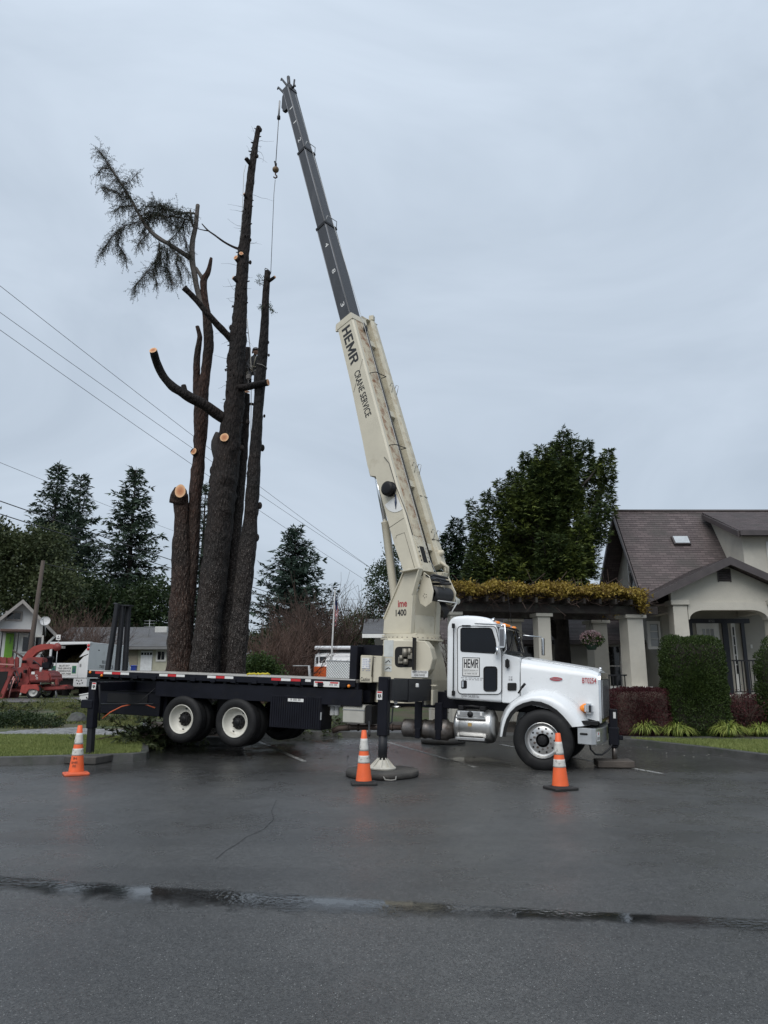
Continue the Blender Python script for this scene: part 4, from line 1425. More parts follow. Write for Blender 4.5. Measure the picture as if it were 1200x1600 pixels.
pl2 = [(at(715, 812, 33), 1.2, .5), (at(700, 835, 33), 1.2, .6), (at(730, 840, 33), 1.2, .6), (at(712, 860, 33), 1.6, .8), (at(690, 870, 33), 1.5, .7), (at(738, 875, 33), 1.5, .7), (at(715, 890, 32.6), 1.5, .9), (at(745, 895, 33), 1.5, .8), (at(690, 900, 33), 1.4, .8)]
plumes('cypress_tree', 'smaller dark green cypress just right of the winch', (at(715, 1000, 33).x, 33, .1), pl2, leafmat('deep green cypress sprays', (.010, .024, .012), (.045, .075, .026)), 52, n=190, spray=.24, trunk=.14)

# clipped hedges
def hedge(name, label, c, half, n, leaf, seed, mat, p=4, group=None, core=M_TRUNKD, cat='shrub', shell=.14):
    rng = np.random.default_rng(seed)
    t = thing(name, label, cat, (c[0], c[1], c[2] - half[2]), 0, group)
    h = np.array(half)
    d = _norm(rng.normal(0, 1, (n, 3)))
    r = (np.abs(d[:, 0] / h[0]) ** p + np.abs(d[:, 1] / h[1]) ** p + np.abs(d[:, 2] / h[2]) ** p) ** (-1 / p)
    lump = 1 + (.05 if p < 6 else .015) * np.sin(d[:, 0] * 7 + seed) * np.sin(d[:, 2] * 8) + (.04 if p < 6 else .022) * np.sin(d[:, 2] * 15 + d[:, 0] * 11 + seed)
    dep = np.abs(rng.normal(0, shell, n))
    P = d * (r * lump - dep)[:, None] + np.array([0, 0, h[2]])
    cl = np.sin(P[:, 0] * 9 + seed) * np.sin(P[:, 2] * 8 + 1) * np.sin(P[:, 1] * 9)
    tone = np.clip(rng.normal(.42, .2, n) + .18 * cl, 0, 1)
    Q = leafquads(P, d * .7 + np.array([0, 0, .5]) + rng.normal(0, .45, (n, 3)), leaf, leaf * .5, rng, .2)
    props(quads('foliage', Q, mat, t, tone), kind='stuff')
    b = bmesh.new(); bmesh.ops.create_icosphere(b, subdivisions=4, radius=1)
    for v in b.verts:
        q = v.co.normalized()
        rr = (abs(q.x / h[0]) ** p + abs(q.y / h[1]) ** p + abs(q.z / h[2]) ** p) ** (-1 / p) * .86
        v.co = q * rr + Vector((0, 0, h[2]))
    me = bpy.data.meshes.new('branches'); b.to_mesh(me); b.free(); link('branches', me, core, t)
    return t
HY = 19.6
a_, c_ = at(1026, 1148, HY), at(1144, 993, HY)
hz = (c_.z) / 2
cx = (a_.x + c_.x) / 2
xl, xr = at(1030, 1070, 20.3).x, at(1140, 1070, 19.5).x
hedge('clipped_shrub', 'tall clipped dark green arborvitae in front of the porch', ((xl + xr) / 2, HY + .3, hz), ((xr - xl) / 2, .45, hz * .985), 80000, .055, 61, M_HEDGE, 8)
a_ = at(1172, 1070, 20.3); hedge('clipped_shrub', 'second clipped arborvitae cut off by the right edge of the picture', (a_.x + 1.0, HY + .3, hz), (1.0, .5, hz), 40000, .055, 62, M_HEDGE, 3)
a_, c_ = at(963, 1135, 19.7), at(1046, 1076, 19.7)
hedge('barberry_hedge', 'dark red barberry hedge below the garden wall', ((a_.x + c_.x) / 2, 20.0, c_.z / 2 + .02), ((c_.x - a_.x) / 2 + .05, .45, c_.z / 2), 26000, .045, 63, M_BARB, 7, core=M_TWIG, shell=.1)
a_ = at(1167, 1130, 19.9); twigbush('barberry_bush', 'vase shaped dark red barberry between the two clipped shrubs', (a_.x, 20.1, .1), .95, .5, 64, M_TWIG, 60, lean=.75, r0=.012, depth=2, leaves=(M_BARB, 3500, .05))
a_ = at(1160, 1085, 21.2); hedge('barberry_hedge', 'dark red barberry under the porch railing', (a_.x + .2, 21.2, .55), (.9, .3, .55), 8000, .05, 65, M_BARB, 5, core=M_TWIG)
a_ = at(905, 1040, 21.9); hedge('red_shrub', 'dome shaped dark red shrub behind the truck hood', (a_.x, 22.6, .98), (.78, .7, .92), 9000, .07, 66, M_BARB, 2.2, core=M_TWIG)

def grassclump(px, py, rpx, seed, label):
    p = gnd(px, py, .11); rng = np.random.default_rng(seed)
    t = thing('grass_clump', label, 'plant', (p.x, p.y + .25, .1), 0, 'striped grass clumps along the bed')
    R = rpx * mpp(p.y) * 1.2; V, T = [], []
    for i in range(430):
        az = rng.uniform(0, 2 * pi); reach = R * rng.uniform(.35, 1.05); hh = R * rng.uniform(.55, 1.0)
        o = np.array([cos(az), sin(az), 0]) * rng.uniform(0, .10); dv = np.array([cos(az), sin(az), 0]); sv = np.array([-sin(az), cos(az), 0])
        w = rng.uniform(.010, .017); pts = []
        for j in range(5):
            u = j / 4
            pts.append(o + dv * reach * u + np.array([0, 0, hh * (2.1 * u - 2.0 * u * u * (reach / R) ** .5)]))
        tn = float(np.clip(rng.beta(1.6, 1.4), 0, 1))
        for j in range(4):
            w0, w1 = w * (1 - (j / 4) ** 2), w * (1 - ((j + 1) / 4) ** 2)
            V.append([pts[j] - sv * w0, pts[j] + sv * w0, pts[j + 1] + sv * w1, pts[j + 1] - sv * w1]); T.append(tn)
    props(quads('blades', np.array(V), M_LIRI, t, T), kind='stuff')
for i, (px, py, r, lb) in enumerate(((1014, 1151, 27, 'striped grass clump below the barberry hedge, leftmost of the row'), (1065, 1152, 24, 'striped grass clump at the left foot of the tall clipped shrub'), (1146, 1153, 27, 'striped grass clump at the right foot of the tall clipped shrub'), (1196, 1152, 22, 'striped grass clump at the right picture edge'))):
    grassclump(px, py, r, 70 + i, lb)

# vine on the pergola
def vine():
    rng = np.random.default_rng(81)
    t = thing('climbing_vine', 'ochre yellow autumn vine spread over the pergola top', 'vine')
    n = 36000
    u = rng.uniform(0, 1, n) ** 1.0
    X0, X1 = np.array(PL(705, 950)), np.array(PL(1000, 950))
    zt_ = zt + .12
    dep = rng.uniform(-.45, 2.5, n)
    front = rng.random(n) < .6
    dep[front] = rng.normal(-.25, .18, front.sum())
    top = .36 + .10 * np.sin(u * 37) * np.sin(u * 13 + dep) + .05 * rng.normal(0, 1, n) - .12 * np.clip((u - .88) / .12, 0, 1)
    low = .12 + .06 * np.sin(u * 29 + 2) - .50 * np.clip((u - .93) / .07, 0, 1)
    h = low + (top - low) * rng.random(n) ** .75
    P = X0 + (X1 - X0) * u[:, None] + np.array(pn) * dep[:, None]
    P[:, 2] = zt_ + h
    tone = np.clip(rng.normal(.45, .25, n) + .25 * np.sin(u * 50 + dep * 3) , 0, 1)
    Q = leafquads(P, rng.normal(0, 1, (n, 3)) + np.array([0, -.3, -.35]), .082, .05, rng, .2)
    props(quads('leaves', Q, M_VINE, t, tone), kind='stuff')
    segs = []
    for i in range(900):
        u = rng.random(); p = X0 + (X1 - X0) * u + np.array(pn) * rng.choice([rng.uniform(-.4, -.05), rng.uniform(0, 2.3)]); p[2] = zt_ + rng.uniform(-.05, .3)
        d = np.array(pe) * rng.normal(0, 1) + np.array([0, rng.normal(0, .3), rng.normal(.1, .4)])
        for _ in range(3):
            q = p + d * rng.uniform(.08, .2); segs.append((p, q, .009, .007)); p = q; d = d + rng.normal(0, .4, 3)
    props(sticks('stems', segs, M_TWIG, t), kind='stuff')
vine()
# vine stems climbing the pergola's left column
p = at(706, 1000, 20.6); twigbush('climbing_vine', 'tangle of leafless vine stems on the column behind the cab', (p.x + .1, 20.75, .1), 2.9, .35, 82, M_TWIG, 26, cat='vine', lean=.08, r0=.016, depth=2)

# hanging flower basket
hb = at(924, 1003, 21.6)
hk = thing('hanging_basket', 'hanging basket of pink flowers under the pergola beam', 'flower basket', (hb.x, 21.6, hb.z))
hk.scale = (.72, .72, .8)
b = MB(); b.lathe((0, 0, 0), (0, 0, 1), [(-.28, .0), (-.28, .16), (0, .30), (0, .27), (-.02, 0)], 20); b.build('pot', M('dark green basket', (.02, .05, .03), .6), hk)
b = MB()
for k in range(3): b.tube([(.28 * cos(k * 2.1), .28 * sin(k * 2.1), 0), (0, 0, .75)], .006, 4)
b.tube([(0, 0, .75), (0, 0, 1.0)], .006, 4); b.build('chains', M_IRON, hk)
rng = np.random.default_rng(83)
n = 1500; d = _norm(rng.normal(0, 1, (n, 3))); P = d * np.array([.42, .42, .22]) * rng.uniform(.5, 1.05, (n, 1)) + np.array([.05, 0, .08])
props(quads('leaves', leafquads(P, d - np.array([0, 0, .5]), .09, .05, rng, .4), M_GREENB, hk), kind='stuff')
n = 420; d = _norm(rng.normal(0, 1, (n, 3)) + np.array([-.1, -.3, .6])); P = d * np.array([.40, .40, .25]) + np.array([0, 0, .12])
props(quads('flowers', leafquads(P, d, .075, .07, rng, .5), leafmat('pink petals', (.42, .24, .26), (.66, .54, .54)), hk), kind='stuff')

# low juniper, rocks and branch debris on the left bed
p = gnd(30, 1139, .1)
blobs('low_shrub', 'low spreading dark shrub at the left picture edge', (p.x, p.y + .8, .1), [(Vector((p.x - .5, p.y + .7, .25)), (.8, .6, .30)), (Vector((p.x + .35, p.y + .6, .2)), (.6, .6, .25)), (Vector((p.x - 1.6, p.y + .8, .25)), (.9, .7, .33))], 9000, .075, 91, M_DARKLEAF, 0, cat='shrub', clump=.08)
def rock(px, py, w, h, Y, label, seed):
    p = at(px, py, Y)
    t = thing('rock', label, 'rock', (p.x, Y, rise(p.x, Y) - .05), seed)
    b = bmesh.new(); bmesh.ops.create_icosphere(b, subdivisions=3, radius=1)
    for v in b.verts:
        k = 1 + .35 * mnoise.noise(v.co * 1.1 + Vector((seed * 7, 0, 0))) + .12 * mnoise.noise(v.co * 3 + Vector((seed, 5, 0)))
        v.co = Vector((v.co.x * w / 2 * k, v.co.y * w / 2.4 * k, max(-.1, v.co.z) * h * k))
    me = bpy.data.meshes.new('boulder'); b.to_mesh(me); b.free()
    link('boulder', me, M('mossy grey stone', (.07, .07, .065), .85, var=.4, vs=4, bump=.6, bs=15, col2=(.06, .085, .03), c2s=2.5, c2lo=.5, c2hi=.62), t)
rock(14, 1112, .8, .36, 26.5, 'dark boulder behind the low shrub', 1)
rock(122, 1112, .9, .36, 25.5, 'pale mossy boulder left of the outrigger leg', 2)
def debris(label, cx, cy, rx, ry, h, n, seed, name='branch_pile', mat=M_NEEDLE):
    rng = np.random.default_rng(seed)
    t = thing(name, label, 'branches', (cx, cy, rise(cx, cy) if cy > 26 else .08))
    segs, P, D = [], [], []
    for i in range(n):
        p = np.array([rng.normal(0, rx * .5), rng.normal(0, ry * .5), rng.uniform(0, h)]); a = rng.uniform(0, 2 * pi)
        d = np.array([cos(a), sin(a), rng.normal(0, .25)])
        ln = rng.uniform(.4, 1.3); r = rng.uniform(.006, .022)
        for j in range(5):
            q = p + d * ln / 5; q[2] = max(.01, q[2]); segs.append((p, q, r * (1 - j * .15), r * (1 - j * .15 - .1)))
            for _ in range(4): P.append(q + rng.normal(0, .03, 3)); D.append(d + rng.normal(0, .7, 3))
            p = q; d = d + rng.normal(0, .2, 3)
    props(sticks('sticks', segs, M_TWIG, t), kind='stuff')
    P = np.array(P); P[:, 2] = np.maximum(P[:, 2], .02)
    Q, k = fans(P, np.array(D), .16, 4, rng, .8, .1, .3)
    props(quads('needles', Q, mat, t), kind='stuff')
debris('heap of cut conifer branches under the rear of the truck', -5.55, 18.5, .55, .9, .2, 70, 95, mat=M_OLIVE)
debris('branches strewn on the bed near the pale boulder', -9.5, 26.0, 1.5, 1.2, .12, 34, 97, mat=M_OLIVE)
debris('brown branch litter along the far verge', -16.5, 30.0, 4.0, 1.2, .12, 60, 98, mat=M_OLIVE)
debris('green clippings on the sidewalk behind the bays', -2.2, 21.7, .8, .4, .15, 22, 99, mat=M_OLIVE)

# ------------------------------------------------------------------ the trees being felled
def bark(name, col, grey, redden):
    m = bpy.data.materials.new(name); m.use_nodes = True
    n, l = m.node_tree.nodes, m.node_tree.links; b = n['Principled BSDF']
    tc = n.new('ShaderNodeTexCoord'); V = tc.outputs['Object']
    mp = n.new('ShaderNodeMapping'); mp.inputs['Scale'].default_value = (1, 1, .35); l.new(V, mp.inputs['Vector'])
    vo = n.new('ShaderNodeTexVoronoi'); vo.inputs['Scale'].default_value = 17; l.new(mp.outputs[0], vo.inputs['Vector'])
    nz = n.new('ShaderNodeTexNoise'); nz.inputs['Scale'].default_value = 12; nz.inputs['Detail'].default_value = 8; nz.inputs['Roughness'].default_value = .7; l.new(mp.outputs[0], nz.inputs['Vector'])
    big = n.new('ShaderNodeTexNoise'); big.inputs['Scale'].default_value = .7; big.inputs['Detail'].default_value = 4; l.new(V, big.inputs['Vector'])
    cr = n.new('ShaderNodeValToRGB'); l.new(big.outputs['Fac'], cr.inputs[0])
    cr.color_ramp.elements[0].position = .35; cr.color_ramp.elements[0].color = (*col, 1); cr.color_ramp.elements[1].position = .65; cr.color_ramp.elements[1].color = (*redden, 1)
    fl = n.new('ShaderNodeTexNoise'); fl.inputs['Scale'].default_value = 42; fl.inputs['Detail'].default_value = 4; fl.inputs['Roughness'].default_value = .6; l.new(V, fl.inputs['Vector'])
    fm = n.new('ShaderNodeMapRange'); fm.inputs['From Min'].default_value = .535; fm.inputs['From Max'].default_value = .62; l.new(fl.outputs['Fac'], fm.inputs['Value'])
    sp = n.new('ShaderNodeSeparateXYZ'); l.new(V, sp.inputs[0])
    zz = n.new('ShaderNodeMapRange'); zz.inputs['From Min'].default_value = 9; zz.inputs['From Max'].default_value = 3; zz.inputs['To Min'].default_value = .06; zz.inputs['To Max'].default_value = .85; l.new(sp.outputs['Z'], zz.inputs['Value'])
    mu = n.new('ShaderNodeMath'); mu.operation = 'MULTIPLY'; l.new(fm.outputs[0], mu.inputs[0]); l.new(zz.outputs[0], mu.inputs[1])
    mx = n.new('ShaderNodeMix'); mx.data_type = 'RGBA'; l.new(mu.outputs[0], mx.inputs[0]); l.new(cr.outputs[0], mx.inputs[6]); mx.inputs[7].default_value = (*grey, 1)
    vr = n.new('ShaderNodeMapRange'); vr.inputs['From Max'].default_value = .5; vr.inputs['To Min'].default_value = 1.25; vr.inputs['To Max'].default_value = .45; l.new(vo.outputs['Distance'], vr.inputs['Value'])
    m2 = n.new('ShaderNodeMix'); m2.data_type = 'RGBA'; m2.blend_type = 'MULTIPLY'; m2.inputs[0].default_value = 1; l.new(mx.outputs[2], m2.inputs[6]); l.new(vr.outputs[0], m2.inputs[7])
    l.new(m2.outputs[2], b.inputs['Base Color']); b.inputs['Roughness'].default_value = .8; b.inputs['Specular IOR Level'].default_value = .35
    ad = n.new('ShaderNodeMath'); ad.operation = 'ADD'; l.new(nz.outputs['Fac'], ad.inputs[0])
    iv = n.new('ShaderNodeMath'); iv.operation = 'MULTIPLY'; iv.inputs[1].default_value = -1.1; l.new(vo.outputs['Distance'], iv.inputs[0]); l.new(iv.outputs[0], ad.inputs[1])
    bp = n.new('ShaderNodeBump'); bp.inputs['Strength'].default_value = 1.0; bp.inputs['Distance'].default_value = .045; l.new(ad.outputs[0], bp.inputs['Height']); l.new(bp.outputs[0], b.inputs['Normal'])
    return m
M_BARK = bark('dark conifer bark', (.011, .0085, .008), (.25, .23, .21), (.026, .015, .011))
M_BARKR = bark('reddish conifer bark', (.022, .012, .008), (.25, .21, .18), (.064, .028, .017))
M_BARKG = M('grey brown limb bark', (.085, .075, .068), .85, var=.35, vs=6, bump=.6, bs=25)
def wood_mat():
    m = M('fresh cut wood', (.56, .27, .12), .7, var=.12, vs=9)
    n, l = m.node_tree.nodes, m.node_tree.links; b = n['Principled BSDF']
    a = n.new('ShaderNodeAttribute'); a.attribute_name = 'ring'
    cr = n.new('ShaderNodeValToRGB'); l.new(a.outputs['Fac'], cr.inputs[0])
    e = cr.color_ramp.elements
    e[0].position = 0; e[0].color = (.34, .13, .055, 1); e[1].position = 1; e[1].color = (.62, .36, .18, 1)
    x = cr.color_ramp.elements.new(.55); x.color = (.50, .22, .10, 1); x = cr.color_ramp.elements.new(.93); x.color = (.68, .42, .23, 1)
    l.new(cr.outputs[0], b.inputs['Base Color'])
    return m
M_WOOD = wood_mat()
def stem(name, pts, mat, parent, n=22, lump=.10, seed=0, step=.11):
    """pts: (Vector, radius) rows along a stem, resampled, with lumpy uneven bark"""
    P = [p for p, r in pts]; Rr = [r for p, r in pts]
    d = [0]
    for i in range(1, len(P)): d.append(d[-1] + (P[i] - P[i - 1]).length)
    m = max(3, int(d[-1] / step)); secs = []
    prev = None
    def cr_(i, u):
        g = lambda k: P[max(0, min(len(P) - 1, k))]
        p0, p1, p2, p3 = g(i - 1), g(i), g(i + 1), g(i + 2)
        return .5 * ((2 * p1) + (p2 - p0) * u + (2 * p0 - 5 * p1 + 4 * p2 - p3) * u * u + (3 * p1 - p0 - 3 * p2 + p3) * u ** 3)
    pts2 = []
    for j in range(m + 1):
        s = d[-1] * j / m
        i = next((i for i in range(len(d) - 1) if d[i + 1] >= s - 1e-9), len(d) - 2)
        u = (s - d[i]) / max(1e-6, d[i + 1] - d[i])
        pts2.append((cr_(i, u), Rr[i] + (Rr[i + 1] - Rr[i]) * u))
    for j, (c_, r_) in enumerate(pts2):
        t = (pts2[min(j + 1, m)][0] - pts2[max(j - 1, 0)][0]).normalized()
        if prev is None:
            a = t.cross(Vector((0, 1, 0)));
            if a.length < .05: a = t.cross(Vector((1, 0, 0)))
        else: a = prev - t * prev.dot(t)
        a.normalize(); prev = a; e = t.cross(a)
        sec = []
        for k in range(n):
            th = 2 * pi * k / n
            q = a * cos(th) + e * sin(th)
            w = 1 + lump * mnoise.noise((c_ + q * r_) * 1.3 + Vector((seed, 0, 0))) + lump * .9 * mnoise.noise((c_ + q * r_) * 4.5 + Vector((0, seed, 0))) + lump * .45 * sin(3 * th + seed + c_.z * .25) + (.10 if mnoise.noise(Vector((c_.z * 2.2, th * .8, seed))) > .42 else 0)
            sec.append(c_ + q * r_ * w)
        secs.append(sec)
    b = MB(); b.loft(secs)
    o = b.build(name, mat, parent)
    return o, pts2[-1][0], (pts2[-1][0] - pts2[-2][0]).normalized(), pts2[-1][1]
def cutface(c, nrm, r, parent, rx=1.0, tilt=None):
    """sawn end: pale bark edge, sapwood and darker heart"""
    nrm = Vector(nrm).normalized()
    a = nrm.cross(Vector((0, 0, 1)));
    if a.length < .05: a = Vector((1, 0, 0))
    a.normalize(); e = nrm.cross(a)
    c = Vector(c) + nrm * .015
    bm = bmesh.new(); lay = bm.verts.layers.float.new('ring'); rings = []
    for i, f in enumerate((0, .3, .5, .62, .8, .92, 1.0)):
        row = []
        for k in range(20 if i else 1):
            th = 2 * pi * k / 20
            w = 1 + .06 * mnoise.noise(Vector((cos(th) * 1.5, sin(th) * 1.5, c[2])))
            v = bm.verts.new(Vector(c) + (a * cos(th) * rx + e * sin(th)) * r * f * w + nrm * (.012 - .006 * f)); v[lay] = f; row.append(v)
        rings.append(row)
    for i in range(len(rings) - 1):
        for k in range(20):
            q = list(dict.fromkeys([rings[i][k % len(rings[i])], rings[i + 1][k], rings[i + 1][(k + 1) % 20], rings[i][(k + 1) % len(rings[i])]]))
            bm.faces.new(q)
    bmesh.ops.recalc_face_normals(bm, faces=bm.faces[:])
    me = bpy.data.meshes.new('cut_face'); bm.to_mesh(me); bm.free()
    return link('cut_face', me, M_WOOD, parent)
YM = 20.3
def tp_(px, py, rpx, Y): return (at(px, py, Y), rpx * mpp(Y) * 1.02)
def bot(px, Y, r): p = at(px, 1050, Y); return (Vector((p.x, Y, -.1)), r)

felled = thing('limbed_tree', 'tallest limbed trunk in the middle of the felled group, speckled grey bark at its foot', 'tree', group='conifers being felled')
mpts = [bot(319, YM, 22 * mpp(YM)), tp_(321, 1040, 20.5, YM), tp_(329, 950, 20, YM), tp_(337, 872, 20, YM), tp_(350, 747, 21.5, YM), tp_(363, 654, 16.5, YM), tp_(368, 591, 14.5, YM), tp_(369, 560, 14.3, YM), tp_(372, 525, 12.5, YM), tp_(376, 467, 10.5, YM), tp_(379, 410, 10.2, YM), tp_(384.5, 352, 8, YM), tp_(389.5, 295, 6.8, YM), tp_(397, 240, 5.6, YM), tp_(404, 199, 4, YM)]
_, e_, d_, r_ = stem('trunk', mpts, M_BARK, felled, 26, .13, 1)
cutface(e_, d_, r_ * .9, felled)
def limb(parent, rows, mat=M_BARK, seed=0, cut=True, n=12, nm='limb', nrm=None):
    o, e, d, r = stem(nm, rows, mat, parent, n, .12, seed, .09)
    if cut: cutface(e, nrm or d, r * .97, o)
    return o
limb(felled, [tp_(362, 662, 9, YM), tp_(343, 650, 9, YM - .2), tp_(321, 634, 8.2, YM - .5), tp_(300, 623, 8, YM - .75), tp_(284, 613, 7.4, YM - .9), tp_(268, 603, 7, YM - 1.0), tp_(255, 588, 6.6, YM - 1.1), tp_(246, 570, 6.4, YM - 1.3), tp_(239.5, 548, 6.6, YM - 1.75)], seed=2, nrm=(-.1, -.86, .45))
limb(felled, [tp_(290, 616, 4, YM - .85), tp_(287, 603, 4, YM - .85)], seed=3, nm='limb_stub', n=10)
limb(felled, [tp_(366, 535, 7, YM), tp_(352, 520, 5.6, YM - .2), tp_(327, 493, 5.3, YM - .5), tp_(305, 467, 5, YM - .7), tp_(287, 449, 5, YM - .9)], seed=4)
limb(felled, [tp_(379, 391, 2.6, YM), tp_(365, 386, 2.0, YM), tp_(350, 378, 1.7, YM), tp_(335, 367, 1.5, YM), tp_(325, 360, 1.3, YM), tp_(315.5, 349.6, .9, YM)], seed=5, cut=False, n=6)
limb(felled, [tp_(327, 361, 1.2, YM), tp_(315, 359, .9, YM), tp_(305, 356, .5, YM)], seed=6, cut=False, n=6, nm='branchlet')
limb(felled, [tp_(372, 606, 6.5, YM - .1), tp_(388, 604, 5.8, YM - .35), tp_(404, 600, 5.4, YM - .55), tp_(418, 597.5, 5.4, YM - .7)], seed=7, nrm=(.9, -.3, .05))
for (px, py, r, dx, dy, dz, lb) in ((371, 409, 4.2, -.45, -.85, .2, ''), (379, 403, 3.6, .2, -.95, .2, ''), (367, 440, 3.4, -.8, -.5, .25, ''), (355, 690, 7.2, -.1, -.98, .15, ''), (384, 310, 2.2, -.7, -.6, .3, ''), (386, 255, 3.4, -.8, -.4, .4, '')):
    p = at(px, py, YM); R_ = r * mpp(YM); dv = Vector((dx, dy, dz)).normalized()
    ctr = next(((mpts[i][0].lerp(mpts[i + 1][0], (mpts[i][0].z - p.z) / (mpts[i][0].z - mpts[i + 1][0].z))) for i in range(len(mpts) - 1) if mpts[i][0].z <= p.z <= mpts[i + 1][0].z), p)
    rad_ = (p - ctr).length
    s0 = Vector((ctr.x, ctr.y, p.z - .12))
    s1 = Vector((p.x, ctr.y - (.36 if py > 600 else .22), p.z))
    o, e, d, rr = stem('limb_stub', [(s0, R_ * 1.15), (s0.lerp(s1, .6), R_ * 1.1), (s1, R_)], M_BARK, felled, 12, .1, px, .06)
    cutface(e, dv, R_, o)
for (px, py, s) in ((391, 285, 2.2), (402, 244, 2.2), (407, 203, 2.6), (391, 410, 2.2), (382, 452, 2.6), (361, 512, 3), (387, 660, 3), (378, 700, 3), (333, 735, 5), (331, 775, 6), (391, 375, 2)):
    p = at(px, py, YM - .05); b = MB(); b.sphere(p, s * mpp(YM) * 1.15, 8, 6, (1, 1, 1.6)) ; b.build('bark_knot', M_BARK, felled)

# twin stem on the left: fat sawn stump fork and the tall stem that keeps one leafy limb
YLt = 20.6
left = thing('limbed_tree', 'left forked trunk with a fat sawn stump and one leafy limb high up', 'tree', group='conifers being felled')
stem('trunk', [bot(281, YLt, .36), tp_(279.5, 1040, 18.3, YLt), tp_(281, 960, 16.5, YLt), tp_(283, 872, 13.2, YLt), tp_(284, 820, 10.5, YLt), tp_(283, 792, 11, YLt), tp_(280, 776, 13, YLt)], M_BARKR, left, 22, .12, 11)
p = at(282, 769, YLt - .22); o, e, d, r = stem('limb_stub', [tp_(279, 786, 13, YLt), tp_(280, 775, 13.5, YLt - .08), tp_(281.5, 769, 11.5, YLt - .2)], M_BARKR, left, 16, .12, 12, .08)
cutface(e + Vector((0.03, -.10, 0)), (.15, -.97, .18), 11.5 * mpp(YLt), o, rx=.72)
YS = YLt + .1
stem('trunk', [bot(289, YS + .1, .3), tp_(290, 1000, 11, YS + .1), tp_(298, 905, 9.5, YS), tp_(301.5, 872, 9, YS), tp_(305, 780, 10, YS), tp_(312, 701, 9.5, YS), tp_(314.5, 654, 11.5, YS), tp_(315, 615, 11.5, YS), tp_(321, 582, 7.5, YS), tp_(325.5, 545, 8.3, YS), tp_(325, 520, 8, YS), tp_(319.5, 467, 5.8, YS), tp_(318, 439, 5.6, YS), tp_(325, 425, 4.3, YS), tp_(330, 403, 2.4, YS)], M_BARKR, left, 20, .12, 13)
limb(left, [tp_(309, 625, 8, YS), tp_(307, 598, 6.5, YS), tp_(307.5, 560, 5.5, YS), tp_(311, 535, 4.6, YS), tp_(312, 525, 4, YS), tp_(308, 510, 3, YS)], M_BARKR, 14, False)
limb(left, [tp_(318, 480, 6, YS), tp_(308, 452, 4.6, YS), tp_(304, 430, 4.6, YS), tp_(300, 404, 5, YS), tp_(301, 378, 4.4, YS), tp_(306, 352, 3.7, YS), tp_(309, 321, 3.2, YS)], M_BARKG, 15)
limb(left, [tp_(320, 440, 5, YS), tp_(312, 428, 3.2, YS), tp_(306, 418, 2.4, YS)], M_BARKG, 16, False)
limb(left, [tp_(304, 357, 2.4, YS), tp_(299, 345, 2, YS), tp_(297.5, 328, 1.4, YS)], M_BARKG, 17, False)
limb(left, [tp_(307, 334, 1.8, YS), tp_(292, 332, 1.5, YS), tp_(275, 335, 1.3, YS), tp_(262, 340, 1, YS)], M_BARKG, 18, False)
limb(left, [tp_(302, 346, 1.6, YS), tp_(288, 342, 1.3, YS), tp_(270, 337, 1, YS)], M_BARKG, 19, False)
FY = YS - .3
limb(left, [tp_(298, 404, 4.5, YS), tp_(283, 394, 4, YS - .1), tp_(263, 381, 3.8, FY), tp_(248, 372, 3.6, FY), tp_(235, 361, 3.2, FY), tp_(226, 350, 3, FY), tp_(218, 337, 2.4, FY), tp_(205, 312, 1.8, FY), tp_(190, 288, 1.4, FY), tp_(172, 260, 1, FY), tp_(156, 236, .5, FY)], M_BARKG, 20, False)
b_ = at(303, 705, YS - .14); o, e, d, r = stem('limb_stub', [tp_(311, 712, 6.5, YS), tp_(305, 707, 6.2, YS - .14), tp_(303, 705.5, 5.6, YS - .24)], M_BARKR, left, 12, .1, 21, .06)
cutface(e, (-.35, -.9, .15), 5.6 * mpp(YS), o)
def dead_twigs(parent, rows, n, seed):
    rng = np.random.default_rng(seed); segs = []
    for _ in range(n):
        i = rng.integers(1, len(rows) - 1); u = rng.random(); c_ = rows[i][0].lerp(rows[i + 1][0], u); r = rows[i][1] * (1 - u) + rows[i + 1][1] * u
        if c_.z < 5: continue
        a = rng.uniform(pi * .9, 2.1 * pi); d = np.array([cos(a), sin(a), rng.uniform(-.5, .3)]); p = np.array(c_) + d * r * .9
        stub = rng.random() < .45; w = rng.uniform(.012, .028) if stub else .006
        for k in range(1 if stub else 4):
            q = p + d * (rng.uniform(.04, .10) if stub else rng.uniform(.04, .12)); segs.append((p, q, w, w * .8)); p = q; d = d + rng.normal(0, .35, 3); w *= .75
    props(sticks('dead_twigs', segs, M_BARK, parent, 5), kind='stuff')
dead_twigs(felled, mpts, 130, 201)
